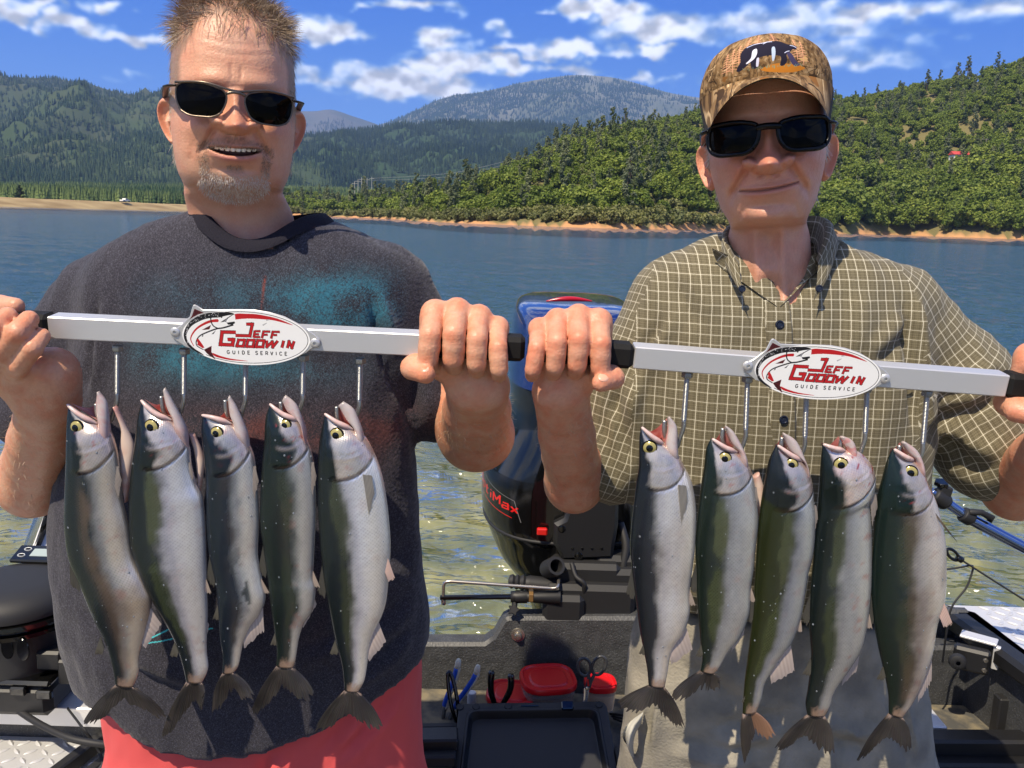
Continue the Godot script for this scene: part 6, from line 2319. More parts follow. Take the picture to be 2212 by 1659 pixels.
func letter_strokes() -> Dictionary:
	return {"G": [[0.95, 0.2, 0.7, 0.02, 0.3, 0.02, 0.05, 0.3, 0.05, 0.7, 0.3, 0.98, 0.7, 0.98, 0.95, 0.8, 0.95, 0.55, 0.6, 0.55]], "U": [[0.05, 0, 0.05, 0.7, 0.25, 0.98, 0.75, 0.98, 0.95, 0.7, 0.95, 0]], "I": [[0.5, 0, 0.5, 1]],
		"D": [[0.1, 0, 0.1, 1, 0.6, 1, 0.95, 0.7, 0.95, 0.3, 0.6, 0, 0.1, 0]], "E": [[0.9, 0, 0.12, 0, 0.12, 1, 0.9, 1], [0.12, 0.5, 0.8, 0.5]], "S": [[0.9, 0.15, 0.65, 0, 0.3, 0, 0.1, 0.2, 0.2, 0.42, 0.75, 0.56, 0.9, 0.78, 0.7, 1, 0.3, 1, 0.08, 0.85]],
		"R": [[0.1, 1, 0.1, 0, 0.7, 0, 0.9, 0.2, 0.85, 0.45, 0.65, 0.55, 0.1, 0.55], [0.55, 0.55, 0.95, 1]], "V": [[0.03, 0, 0.5, 1, 0.97, 0]], "C": [[0.95, 0.2, 0.7, 0.02, 0.3, 0.02, 0.05, 0.3, 0.05, 0.7, 0.3, 0.98, 0.7, 0.98, 0.95, 0.8]]}

func fish_bars() -> void:
	M.alu = paint("#c9cacb", 0.42, 0.55)
	bumpy(M.alu, noise_map(noise(0.05, 3, 151), 256, true, 1.5), 14.0, 0.12)
	M.alu.uv1_scale = Vector3(2, 60, 60)
	M.grip = bumpy(paint("#0d0d0e", 0.75, 0, 0.4), noise_map(noise(0.3, 2, 152), 256, true, 3.0), 40.0, 0.5)
	M.zinc = paint("#a3a4a2", 0.32, 0.85)
	M.zinc_rough = paint("#8b8c8a", 0.45, 0.8)
	M.print = paint("#ffffff", 0.3, 0.0)
	M.print.albedo_texture = sign_picture()
	M.sign_metal = paint("#c4c4c3", 0.35, 0.5)
	var z := 0.9625
	# [alu left, alu right, grip left end, grip right end, sign bolts, rods]
	var bars := [
		[Vector2(103, 708), Vector2(913, 746.5), Vector2(12, 703.7), Vector2(1134, 757), Vector2(380.7, 715.9), Vector2(681.8, 740), "left", [[254, 748], [398, 755], [531, 762], [655, 769], [778, 775]]],
		[Vector2(1370, 773), Vector2(2178, 835), Vector2(1140, 755.5), Vector2(2400, 852), Vector2(1614, 789), Vector2(1910, 816.7), "right", [[1485, 806], [1615, 816], [1743, 826], [1873, 836], [2003, 846]]]]
	for b in bars:
		var who := "bareheaded man" if b[6] == "left" else "capped man"
		var a := P(b[0].x, b[0].y, z)
		var e := P(b[1].x, b[1].y, z)
		var d := (e - a).normalized()
		var n := Vector3(0, -0.10, 1.0)
		n = (n - d * n.dot(d)).normalized()
		var up := n.cross(d)
		var axes := Basis(d, up, n)
		var mid := (a + e) / 2 - n * 0.0127
		var bar := thing("fish_bar", "%s aluminium fish display bar with black grips, held by the %s" % [b[6], who], "display bar", mid, "aluminium fish bars")
		part("tube", box_mesh(mid, Vector3(a.distance_to(e), 0.0254, 0.0254), 0.0012, axes), M.alu, bar)
		for g in [[b[0], b[2]], [b[1], b[3]]]:
			var g0 := P(g[0].x, g[0].y, z) - n * 0.0127
			var g1 := P(g[1].x, g[1].y, z) - n * 0.0127
			part("grip", box_mesh((g0 + g1) / 2, Vector3(g0.distance_to(g1), 0.0282, 0.0282), 0.005, axes), M.grip, bar)
		# the sign: outline in the close view, rivets, rolled edge
		var p0 := P(b[4].x, b[4].y, z)
		var p1 := P(b[5].x, b[5].y, z)
		var s := p0.distance_to(p1) / 1936.0
		var o := poly([52, 500, 62, 462, 100, 440, 190, 395, 300, 300, 350, 262, 400, 140, 420, 104, 442, 100, 480, 122, 545, 172, 700, 180, 1000, 184, 1250, 196, 1450, 235, 1650, 302, 1850, 420, 1980, 520, 2080, 600, 2108, 640, 2108, 690, 2070, 730, 1980, 775, 1900, 830, 1700, 905, 1500, 950, 1300, 974, 1100, 972, 900, 946, 720, 908, 655, 900, 625, 892, 580, 860, 480, 792, 350, 735, 230, 690, 110, 590, 60, 545])
		var local := PackedVector2Array()
		for q in o: local.append((q - Vector2(1080, 582)).rotated(-0.0801) * s * Vector2(1, -1))
		var m := (p0 + p1) / 2 + n * 0.0005
		var sg := thing("fishing_guide_sign", "oval white and red fishing guide sign riveted to the %s bar" % b[6], "sign", m, "guide service signs")
		var plate := Solid.new()
		plate.x = Transform3D(axes, m)
		plate.slab(local, 0.0, 0.0024, 0.0007)
		part("plate", plate.commit(25), M.sign_metal, sg)
		# printed face, 0.4 mm proud, with the fins that pass the oval
		var face := Solid.new()
		face.x = Transform3D(axes, m)
		var fo := PackedVector2Array()
		for i in 100:
			var a2 := TAU * i / 100.0
			fo.append(Vector2(1095, 582) + Vector2(cos(a2) * 886, sin(a2) * 392).rotated(0.078))
		for q in [fo, poly([432, 152, 558, 216, 700, 206, 600, 260, 345, 300, 300, 330, 385, 250]), poly([470, 740, 600, 684, 640, 760, 628, 884, 560, 834])]:
			var tris := Geometry2D.triangulate_polygon(q)
			for t in range(0, tris.size(), 3):
				var w := []
				var uvs := []
				for j in 3:
					var pt: Vector2 = q[tris[t + j]]
					var l := (pt - Vector2(1080, 582)).rotated(-0.0801) * s * Vector2(1, -1)
					w.append(Vector3(l.x, l.y, 0.0028 if q == fo else 0.0026))
					uvs.append(pt * 0.4629 / Vector2(1024, 512))
				var c: Vector3 = (w[2] - w[0]).cross(w[1] - w[0])
				if c.z < 0:
					w = [w[0], w[2], w[1]]
					uvs = [uvs[0], uvs[2], uvs[1]]
				face.tri(w[0], w[1], w[2])
				for j in 3: face.uv.append(uvs[j])
		part("printed_face", face.commit(10), M.print, sg)
		for p in [p0, p1]:
			var at := Transform3D(axes * Basis(Vector3.RIGHT, PI / 2), p + n * 0.0028)
			part("rivet", lathe_mesh([Vector2(0.0016, 0.0004), Vector2(0.0020, 0.0022), Vector2(0.0044, 0.0020), Vector2(0.0055, 0.0010), Vector2(0.0058, 0)], 20, at), M.sign_metal, sg)
		# threaded hooks
		var i := 0
		for r in b[7]:
			var f: Dictionary = fish_data()[i + (0 if b[6] == "left" else 5)]
			var top := P(r[0], r[1], z + 0.012)
			var bend := P(f.hook[0], f.hook[1], z + 0.012)
			var hk := part("hook", null, null, bar)
			hk.mesh = hook_mesh(top, bend, P(f.hook_tip[0], f.hook_tip[1], z + 0.004), P(f.hook[0] - 14, f.hook[1] + 40, z + 0.014))
			hk.material_override = M.zinc
			part("nut", lathe_mesh([Vector2(0, 0), Vector2(0.0062, 0), Vector2(0.0066, 0.001), Vector2(0.0066, 0.0050), Vector2(0.0062, 0.006), Vector2(0, 0.006)], 6, Transform3D(axes, top - up * 0.006 + up * 0.001), 20), M.zinc_rough, bar)
			i += 1

func hook_mesh(top: Vector3, bend: Vector3, tip: Vector3, low: Vector3) -> ArrayMesh:
	var s := Sheet.new()
	var straight := bend + (top - bend) * 0.16
	var n := 150
	var path := PackedVector3Array()
	var rad := PackedFloat32Array()
	for i in n:
		path.append(top.lerp(straight, i / (n - 1.0)))
		rad.append(0.0034 - 0.0006 * [0.0, 0.6, 1.0, 0.6][i % 4])
	s.tube(path, rad, 10)
	s.tube(along(PackedVector3Array([straight, bend, bend.lerp(low, 0.7), low, low + Vector3(-0.008, -0.001, 0.0), tip + Vector3(0.001, -0.016, -0.001), tip]), 40), 0.0027, 10)
	return s.commit()

func fish_data() -> Array:
	# back: from the snout down the left outline; belly: from the snout along the mouth, throat and belly; jaw: inner and outer outline of the lower jaw from hinge to tip
	return [
		{"back": [149, 872, 145, 903, 144, 956, 143, 1010, 140, 1089, 140, 1140, 149, 1206, 173, 1263, 202, 1335, 230, 1393, 245, 1451, 249, 1479], "belly": [149, 872, 180, 893, 214, 914, 238, 930, 252, 968, 258, 1010, 262, 1063, 277, 1134, 290, 1206, 318, 1262, 328, 1300, 313, 1368, 301, 1415, 300, 1450, 288, 1483],
			"jaw_in": [214, 914, 208, 878, 211, 848], "jaw_out": [238, 935, 232, 872, 213, 845], "eye": [174, 920, 13.5], "tail": [184, 1551, 266, 1514, 356, 1537], "hook": [253, 868], "hook_tip": [208, 872],
			"dark": 0.36, "back_c": Color(0.030, 0.045, 0.048), "mid_c": Color(0.36, 0.36, 0.35), "belly_c": Color(0.50, 0.44, 0.37), "green": 0.0, "warm": 0.75, "blood": 0.5, "flap": [[243, 880, 262, 925, 258, 972, 262, 1040, 272, 1082], [252, 876, 270, 914, 290, 962, 285, 1012, 274, 1084]], "anal": [329, 1305, 349, 1348, 311, 1384], "adi": [208, 1395], "says": "tan and grey salmon, leftmost on the left bar, its mouth gaping widest"},
		{"back": [308, 863, 297, 903, 292, 956, 284, 1010, 280, 1063, 279, 1116, 284, 1183, 310, 1260, 335, 1307, 360, 1350, 382, 1397, 396, 1443, 402, 1472], "belly": [308, 863, 342, 890, 376, 908, 398, 936, 410, 968, 414, 1004, 424, 1044, 438, 1076, 444, 1143, 446, 1206, 447, 1263, 449, 1325, 447, 1368, 447, 1407, 450, 1443, 437, 1474],
			"jaw_in": [376, 908, 360, 876, 353, 845], "jaw_out": [404, 930, 374, 868, 357, 837], "eye": [336, 918, 14.5], "tail": [351, 1584, 415, 1515, 440, 1510], "hook": [397, 868], "hook_tip": [349, 856],
			"dark": 0.34, "back_c": Color(0.022, 0.036, 0.040), "mid_c": Color(0.50, 0.50, 0.54), "belly_c": Color(0.56, 0.55, 0.55), "green": 0.9, "warm": 0.1, "blood": 0.35, "flap": [[408, 936, 420, 975, 428, 1040, 428, 1072], [420, 938, 436, 972, 442, 1004, 431, 1074]], "anal": [447, 1330, 452, 1350, 446, 1375], "adi": [370, 1400], "says": "silver salmon with a pale green flank, second from left on the left bar"},
		{"back": [439, 895, 435, 930, 441, 983, 445, 1036, 446, 1090, 447, 1143, 452, 1196, 465, 1257, 471, 1310, 475, 1377, 481, 1417, 480, 1454], "belly": [439, 895, 470, 900, 505, 916, 529, 940, 545, 972, 551, 996, 557, 1063, 560, 1130, 557, 1196, 566, 1250, 574, 1292, 562, 1326, 542, 1353, 527, 1385, 521, 1411, 515, 1438, 505, 1453],
			"jaw_in": [505, 916, 497, 895, 493, 864], "jaw_out": [536, 938, 512, 880, 496, 854], "eye": [475, 932, 13.0], "tail": [460, 1526, 500, 1489, 546, 1492], "hook": [530, 868], "hook_tip": [487, 864],
			"dark": 0.42, "back_c": Color(0.018, 0.034, 0.058), "mid_c": Color(0.38, 0.40, 0.43), "belly_c": Color(0.55, 0.53, 0.50), "green": 0.0, "warm": 0.2, "blood": 0.2, "flap": [], "anal": [576, 1300, 571, 1362, 540, 1374], "adi": [463, 1320], "says": "dark blue backed salmon with missing scales, middle of the left bar"},
		{"back": [585, 871, 574, 903, 571, 956, 566, 1010, 563, 1063, 562, 1130, 569, 1183, 579, 1257, 585, 1310, 593, 1363, 598, 1403, 597, 1438], "belly": [585, 871, 616, 892, 650, 911, 665, 951, 675, 983, 681, 1036, 683, 1103, 680, 1170, 677, 1243, 682, 1275, 675, 1318, 657, 1347, 646, 1379, 642, 1403, 638, 1427, 633, 1442],
			"jaw_in": [650, 911, 622, 890, 610, 866], "jaw_out": [660, 930, 642, 876, 617, 853], "eye": [621, 915, 11.5], "tail": [543, 1535, 611, 1480, 678, 1497], "hook": [654, 866], "hook_tip": [607, 868],
			"dark": 0.50, "back_c": Color(0.022, 0.040, 0.034), "mid_c": Color(0.30, 0.32, 0.32), "belly_c": Color(0.46, 0.45, 0.43), "green": 0.35, "warm": 0.1, "blood": 0.55, "flap": [], "anal": [683, 1282, 684, 1305, 660, 1345], "adi": [588, 1375], "says": "darkest salmon, fourth from left on the left bar, blood by its eye"},
		{"back": [703, 892, 694, 930, 690, 956, 687, 1010, 687, 1090, 690, 1150, 694, 1203, 702, 1265, 715, 1337, 726, 1390, 737, 1430, 742, 1465, 744, 1491], "belly": [703, 892, 734, 910, 766, 927, 790, 944, 811, 983, 825, 1023, 835, 1076, 841, 1130, 844, 1180, 841, 1236, 835, 1297, 825, 1331, 806, 1371, 797, 1403, 793, 1438, 787, 1470, 774, 1494],
			"jaw_in": [766, 927, 748, 906, 731, 876], "jaw_out": [786, 940, 766, 886, 742, 867], "eye": [731, 936, 13.5], "tail": [682, 1571, 755, 1533, 822, 1562], "hook": [776, 880], "hook_tip": [728, 878],
			"dark": 0.28, "back_c": Color(0.022, 0.036, 0.040), "mid_c": Color(0.56, 0.57, 0.62), "belly_c": Color(0.68, 0.66, 0.62), "green": 0.6, "warm": 0.05, "blood": 0.25, "flap": [], "anal": [828, 1338, 834, 1385, 800, 1408], "adi": [716, 1395], "pectoral": 0.8, "pelvic": [842, 1190, 853, 1248], "says": "bright silver salmon, rightmost on the left bar, in front of the charcoal shirt's edge"},
		{"back": [1385, 921, 1381, 949, 1380, 1008, 1374, 1043, 1367, 1102, 1361, 1172, 1364, 1221, 1368, 1259, 1375, 1311, 1382, 1362, 1392, 1413, 1398, 1446, 1401, 1480], "belly": [1385, 921, 1410, 942, 1436, 959, 1460, 975, 1479, 1008, 1495, 1043, 1504, 1102, 1502, 1172, 1497, 1221, 1490, 1272, 1490, 1323, 1478, 1364, 1456, 1395, 1447, 1421, 1442, 1451, 1436, 1484],
			"jaw_in": [1436, 959, 1441, 930, 1442, 905], "jaw_out": [1464, 965, 1462, 922, 1446, 899], "eye": [1402, 964, 13.0], "tail": [1335, 1518, 1412, 1520, 1477, 1563], "hook": [1476, 925], "hook_tip": [1436, 908],
			"dark": 0.24, "back_c": Color(0.026, 0.034, 0.050), "mid_c": Color(0.60, 0.60, 0.62), "belly_c": Color(0.76, 0.70, 0.62), "green": 0.0, "warm": 0.25, "blood": 0.15, "flap": [], "anal": [1491, 1345, 1496, 1402, 1458, 1412], "adi": [1384, 1395], "pectoral": 0.78, "says": "palest salmon with a creamy belly, leftmost on the right bar"},
		{"back": [1537, 946, 1526, 968, 1521, 1008, 1514, 1055, 1507, 1113, 1502, 1184, 1504, 1234, 1505, 1285, 1509, 1336, 1513, 1387, 1517, 1421, 1513, 1449], "belly": [1537, 946, 1566, 964, 1594, 977, 1615, 1000, 1627, 1031, 1633, 1067, 1638, 1125, 1632, 1184, 1628, 1230, 1622, 1270, 1618, 1325, 1599, 1375, 1573, 1408, 1554, 1441, 1543, 1455],
			"jaw_in": [1594, 977, 1578, 955, 1566, 924], "jaw_out": [1612, 985, 1586, 934, 1568, 919], "eye": [1562, 986, 12.0], "tail": [1455, 1493, 1520, 1482, 1556, 1470], "hook": [1610, 945], "hook_tip": [1562, 925],
			"dark": 0.30, "back_c": Color(0.020, 0.042, 0.030), "mid_c": Color(0.46, 0.48, 0.50), "belly_c": Color(0.52, 0.51, 0.48), "green": 1.0, "warm": 0.1, "blood": 0.35, "flap": [[1626, 1030, 1632, 1070, 1634, 1110], [1640, 1020, 1652, 1068, 1642, 1120]], "anal": [1618, 1330, 1606, 1372, 1588, 1392], "adi": [1507, 1400], "says": "olive flanked salmon, second from left on the right bar, tail twisted edge on"},
		{"back": [1678, 960, 1662, 991, 1652, 1036, 1645, 1078, 1638, 1137, 1634, 1196, 1630, 1260, 1626, 1329, 1616, 1413, 1608, 1477, 1604, 1541], "belly": [1678, 960, 1706, 980, 1734, 997, 1746, 1014, 1755, 1046, 1758, 1078, 1762, 1120, 1757, 1193, 1746, 1240, 1738, 1290, 1728, 1340, 1712, 1385, 1694, 1410, 1670, 1446, 1652, 1477, 1645, 1508, 1634, 1538],
			"jaw_in": [1734, 997, 1706, 975, 1691, 942], "jaw_out": [1744, 1010, 1722, 955, 1692, 934], "eye": [1705, 1000, 12.0], "tail": [1606, 1634, 1632, 1582, 1669, 1576], "hook": [1738, 962], "hook_tip": [1690, 945],
			"dark": 0.44, "back_c": Color(0.052, 0.066, 0.018), "mid_c": Color(0.40, 0.42, 0.46), "belly_c": Color(0.46, 0.46, 0.44), "green": 0.8, "warm": 0.05, "blood": 0.3, "flap": [], "anal": [1722, 1385, 1716, 1450, 1680, 1450], "adi": [1606, 1500], "says": "yellow green backed salmon with a black head, middle of the right bar"},
		{"back": [1777, 958, 1773, 997, 1771, 1046, 1768, 1095, 1762, 1144, 1757, 1206, 1750, 1278, 1748, 1350, 1752, 1422, 1745, 1487, 1740, 1519, 1744, 1544], "belly": [1777, 958, 1803, 966, 1828, 972, 1856, 976, 1880, 1000, 1891, 1032, 1888, 1066, 1878, 1085, 1882, 1132, 1883, 1206, 1881, 1280, 1873, 1350, 1862, 1400, 1839, 1440, 1814, 1476, 1800, 1501, 1793, 1526, 1782, 1546],
			"jaw_in": [1828, 972, 1820, 958, 1814, 944], "jaw_out": [1850, 975, 1842, 952, 1822, 942], "eye": [1809, 998, 13.0], "tail": [1676, 1606, 1740, 1590, 1800, 1609], "hook": [1868, 950], "hook_tip": [1818, 950],
			"dark": 0.36, "back_c": Color(0.018, 0.036, 0.032), "mid_c": Color(0.46, 0.47, 0.47), "belly_c": Color(0.52, 0.50, 0.46), "green": 0.7, "warm": 0.0, "blood": 1.0, "flap": [], "anal": [1866, 1395, 1850, 1450, 1830, 1460], "adi": [1738, 1440], "says": "salmon with a swollen blood flecked white head, fourth from left on the right bar"},
		{"back": [1929, 969, 1917, 992, 1907, 1029, 1897, 1071, 1890, 1132, 1885, 1193, 1882, 1255, 1884, 1320, 1897, 1397, 1911, 1458, 1919, 1501, 1920, 1541], "belly": [1929, 969, 1952, 984, 1975, 995, 1993, 1012, 2005, 1046, 2020, 1078, 2032, 1120, 2042, 1169, 2044, 1235, 2040, 1296, 2024, 1350, 2016, 1404, 2005, 1443, 1987, 1490, 1969, 1523, 1950, 1550],
			"jaw_in": [1975, 995, 1960, 978, 1947, 957], "jaw_out": [1994, 1004, 1980, 972, 1953, 953], "eye": [1958, 1016, 13.5], "tail": [1854, 1632, 1915, 1590, 1968, 1602], "hook": [1992, 975], "hook_tip": [1944, 962],
			"dark": 0.42, "back_c": Color(0.018, 0.048, 0.036), "mid_c": Color(0.56, 0.52, 0.48), "belly_c": Color(0.66, 0.58, 0.51), "green": 0.35, "warm": 0.55, "blood": 0.5, "flap": [], "anal": [2020, 1400, 2012, 1470, 1985, 1488], "adi": [1898, 1450], "pelvic": [2041, 1289, 2057, 1346], "pectoral_out": [2010, 1093, 2069, 1171], "says": "dark green backed salmon with a pinkish belly, rightmost on the right bar"}]

func scale_map() -> ImageTexture:
	# eight by eight overlapping scales
	var n := 256
	var im := Image.create_empty(n, n, false, Image.FORMAT_L8)
	for y in n:
		for x in n:
			var best := 0.0
			var cell := 32.0
			for row in 3:
				var ry := floori(y / (cell / 2)) - row + 1
				var off := cell / 2 if posmod(ry, 2) else 0.0
				var cx := (floorf((x - off) / cell) + 0.5) * cell + off
				var dx := x - cx
				var dy := y - ry * cell / 2
				var d := sqrt(dx * dx * 0.9 + dy * dy * 0.75) / (cell * 0.56)
				if d < 1.0:
					best = maxf(best, (0.35 + 0.65 * sqrt(1.0 - d * d)) * (0.6 + 0.4 * clampf(dy / cell + 0.5, 0, 1)))
			im.set_pixel(x, y, Color(best, best, best))
	im.bump_map_to_normal_map(3.0)
	return ImageTexture.create_from_image(im)

func scale_shade() -> ImageTexture:
	# the tint of each scale: pale middle, dark rim, a few dulled ones
	var im := Image.create_empty(256, 256, false, Image.FORMAT_RGB8)
	for y in 256:
		for x in 256:
			var best := 0.0
			for row in 3:
				var ry := floori(y / 16.0) - row + 1
				var off := 16.0 if posmod(ry, 2) else 0.0
				var cx := (floorf((x - off) / 32.0) + 0.5) * 32.0 + off
				var d := Vector2((x - cx) * 0.95, (y - ry * 16.0) * 0.87).length() / 18.0
				if d < 1.0: best = maxf(best, (1.0 - d * d) * lerpf(0.7, 1.0, hash01(posmod(int(cx), 256) * 7 + posmod(ry, 16) * 131)))
			var g := 0.78 + 0.22 * smoothstep(0.0, 0.75, best)
			im.set_pixel(x, y, Color(g, g, g))
	im.set_pixel(0, 0, Color.WHITE)
	return ImageTexture.create_from_image(im)

func all_fish() -> void:
	M.fish = tinted(0.26, 0.62, 0.5)
	M.fish.clearcoat_enabled = true
	M.fish.clearcoat = 0.3
	M.fish.clearcoat_roughness = 0.12
	M.fish.albedo_texture = scale_shade()
	M.fish.normal_enabled = true
	M.fish.normal_texture = scale_map()
	M.fish.normal_scale = 1.3
	M.wet = tinted(0.28, 0.0, 0.5)
	M.drop = paint("#7d8286", 0.06, 0.2, 0.7)
	M.fin = tinted(0.38, 0.0, 0.5)
	M.fin.backlight_enabled = true
	M.fin.backlight = Color(0.10, 0.09, 0.08)
	M.eye_gold = paint("#a3985e", 0.2, 0.2)
	M.eye_black = paint("#050505", 0.05)
	var n := 0
	for f in fish_data():
		one_fish(f, n)
		n += 1

func one_fish(f: Dictionary, n: int) -> void:
	var z := 0.962
	var rows := 170
	var ring := 56
	var back := along(sight(f.back, z), rows)
	var belly := along(sight(f.belly, z), rows)
	var fish := thing("salmon", f.says, "fish", (back[0] + belly[0]) / 2, "salmon hanging from the bars")
	var s := Sheet.new()
	var pts := PackedVector3Array()
	var rag := noise(60.0, 4, 200 + n)
	var rag2 := noise(260.0, 2, 220 + n)
	var blot := noise(22.0, 3, 240 + n)
	var length := 0.0
	var widths := PackedFloat32Array()
	for r in rows: widths.append(back[r].distance_to(belly[r]))
	for r in rows:
		var t := r / (rows - 1.0)
		var m := (back[r] + belly[r]) / 2
		var side := (belly[r] - back[r])
		var w := maxf(side.length() / 2, 0.0008)
		side = side.normalized()
		if r: length += back[r].distance_to(back[r - 1])
		var thick := minf(w * lerpf(0.52, 0.40, smoothstep(0.1, 0.5, t)), 0.0165) * lerpf(1.0, 0.85, smoothstep(0.8, 1.0, t)) 
		thick = maxf(thick, 0.0008)
		for k in ring:
			var a := TAU * k / ring
			var p := m - side * cos(a) * w + Vector3(0, 0, 1) * sin(a) * thick
			var q := (1.0 - cos(a)) / 2
			# gill cover: a plate that ends in an arc
			var edge: float = 0.205 + 0.035 * (1.0 - pow((q - 0.52) / 0.42, 2.0))
			if sin(a) > 0 and q > 0.22 and q < 0.97:
				var plate := smoothstep(edge + 0.006, edge - 0.001, t) * smoothstep(0.06, 0.14, t)
				p.z += 0.0018 * plate * sin(a)
				p.z += 0.0006 * gauss(t - edge * 0.72 - (q - 0.5) * 0.05, 0.005) - 0.0006 * gauss(t - edge * 0.70 - (q - 0.5) * 0.05, 0.004)
				p.z -= 0.0014 * gauss(t - edge - 0.005, 0.0035) * smoothstep(0.25, 0.4, q)
			pts.append(p)
			s.uv.append(Vector2(length / 0.034, a / TAU * w * 6.0 / 0.020 ) )
			s.c.append(fish_colour(f, n, t, q, p, rag, rag2, blot, edge))
	# round the uv out evenly: take the girth of each row into account only slowly
	s.grid(pts, rows, ring, true, false, true, true)
	while s.c.size() < s.v.size(): s.c.append(Color(0.4, 0.3, 0.26))
	while s.uv.size() < s.v.size(): s.uv.append(Vector2.ZERO)
	for r in rows:
		for k in ring:
			var t := r / (rows - 1.0)
			s.uv[r * ring + k].y = k / float(ring) * 6.0
	part("body", s.commit(), M.fish, fish)
	# beads of water
	var beads := Sheet.new()
	var rng := RandomNumberGenerator.new()
	rng.seed = 700 + n
	for b in 26:
		var r := int(rng.randf_range(0.12, 0.92) * rows)
		var k := rng.randi_range(3, 25)
		var i := r * ring + k
		var at := s.v[i] + (s.v[i + 1] - s.v[i]) * rng.randf()
		var out := (Vector3(0, 0, 0.9) + (s.v[i] - (back[r] + belly[r]) / 2).normalized()).normalized()
		var rad := 0.0005 + 0.0008 * pow(rng.randf(), 3.0)
		var drop := PackedVector3Array()
		var ax := out.cross(Vector3.UP).normalized()
		for q in 4:
			for m in 7:
				var la := q / 3.0 * PI / 2
				var lo := TAU * m / 7.0
				drop.append(at + (ax * cos(lo) + ax.cross(out) * sin(lo) * 1.3) * cos(la) * rad + out * sin(la) * rad * 0.7)
		var one := Sheet.new()
		one.grid(drop, 4, 7, true)
		beads.add(one)
	part("water_beads", beads.commit(), M.drop, fish).set_meta("kind", "stuff")
	# lower jaw
	var jin := along(sight([f.jaw_in[0] + 4, f.jaw_in[1] + 34] + f.jaw_in, z), 26)
	var jout := along(sight([f.jaw_out[0] + 4, f.jaw_out[1] + 44] + f.jaw_out, z - 0.002), 26)
	var j := Sheet.new()
	pts = PackedVector3Array()
	for r in 26:
		var t := r / 25.0
		var m := (jin[r] + jout[r]) / 2
		var side := jout[r] - jin[r]
		var w := maxf(side.length() / 2, 0.0012)
		side = side.normalized()
		for k in 20:
			var a := TAU * k / 20.0
			pts.append(m - side * cos(a) * w + Vector3(0, 0, 1) * sin(a) * lerpf(0.0120, 0.0035, t) * smoothstep(-0.12, 0.3, t))
			var g := rag.get_noise_3d(pts[-1].x * 2, pts[-1].y * 2, 5)
			var c := Color(0.40, 0.32, 0.30).lerp(Color(0.40, 0.39, 0.39), clampf(0.5 + g, 0, 1)).lerp(Color(0.45, 0.14, 0.12), smoothstep(0.75, 1.0, cos(a)) * 0.8)
			c = c.lerp(Color(0.40, 0.07, 0.06), f.blood * 0.7 * smoothstep(0.55, 0.15, t + g * 0.5))
			if g > 0.25 - f.blood * 0.35: c = c.lerp(Color(0.42, 0.05, 0.04), f.blood * 0.55 * smoothstep(0.0, 0.2, g - 0.25 + f.blood * 0.35))
			j.c.append(c.lerp(Color(0.30, 0.27, 0.27), smoothstep(0.88, 1.0, t) * 0.6))
	j.grid(pts, 26, 20, true, true, true, true)
	while j.c.size() < j.v.size(): j.c.append(Color(0.5, 0.4, 0.38))
	part("lower_jaw", j.commit(), M.wet, fish)
	# mouth lining from the upper lip to the jaw
	var lip := PackedVector3Array()
	var cut := 0
	var hinge := P(f.jaw_in[0], f.jaw_in[1], z)
	while cut < rows - 1 and belly[cut].distance_to(hinge) > 0.003: cut += 1
	for r in 20: lip.append(belly[int(cut * (1.0 - r / 19.0))])
	var mo := Sheet.new()
	pts = PackedVector3Array()
	var ji := along(sight(f.jaw_in, z), 20)
	for r in 20:
		for k in 12:
			var w := k / 11.0
			var p := lip[r].lerp(ji[r], w)
			p.z -= 0.004 + 0.012 * sin(w * PI)
			p.y -= 0.014 * sin(w * PI) * smoothstep(0.0, 0.6, r / 19.0)
			pts.append(p)
			mo.c.append(Color(0.50, 0.20, 0.18).lerp(Color(0.22, 0.025, 0.02), sin(w * PI) * clampf(0.8 + rag.get_noise_3d(p.x * 3, p.y * 3, p.z), 0, 1)).lerp(Color(0.40, 0.30, 0.28), 0.35 if n == 0 else 0.0))
	mo.grid(pts, 20, 12)
	part("mouth", mo.commit(), M.wet, fish)
	# upper lip: a pale rim along the mouth line
	var rim := PackedVector3Array()
	for r in 16: rim.append(belly[int(cut * r / 15.0)] + Vector3(0, 0, 0.004 + 0.004 * sin(r / 15.0 * PI)))
	var up := Sheet.new()
	up.tube(rim, PackedFloat32Array([0.0012, 0.0018, 0.002, 0.0022, 0.0024, 0.0025, 0.0026, 0.0027, 0.0028, 0.003, 0.0031, 0.0031, 0.003, 0.0027, 0.002, 0.001]), 8)
	for i in up.v.size(): up.c.append(Color(0.55, 0.36, 0.33).lerp(Color(0.50, 0.46, 0.45), hash01(i / 8) * 0.6))
	part("upper_lip", up.commit(), M.wet, fish)
	# eye
	var unit := per_unit(back[0])
	var e := P(f.eye[0], f.eye[1], z)
	var er: float = f.eye[2] * unit * 1.08
	var m0 := 0
	for r in rows:
		if absf((back[r].y + belly[r].y) / 2 - e.y) < absf((back[m0].y + belly[m0].y) / 2 - e.y): m0 = r
	var wq := clampf(((back[m0] + belly[m0]) / 2).distance_to(e) / maxf(widths[m0] / 2, 0.001), 0, 0.95)
	e.z = -z + minf(widths[m0] / 2 * 0.5, 0.0165) * sqrt(1.0 - wq * wq) - 0.0012
	var face := Transform3D(Basis(Vector3.RIGHT, PI / 2) * Basis(Vector3(0, 0, 1), 0.22), e)
	var eye := part("eye", lathe_mesh([Vector2(er * 1.16, -0.001), Vector2(er * 1.12, 0.0007), Vector2(er * 1.02, 0.0014), Vector2(er, 0.0016), Vector2(er * 0.8, 0.0028), Vector2(er * 0.5, 0.0037), Vector2(er * 0.2, 0.0041), Vector2(0, 0.0042)], 26, face, 60), M.eye_gold, fish)
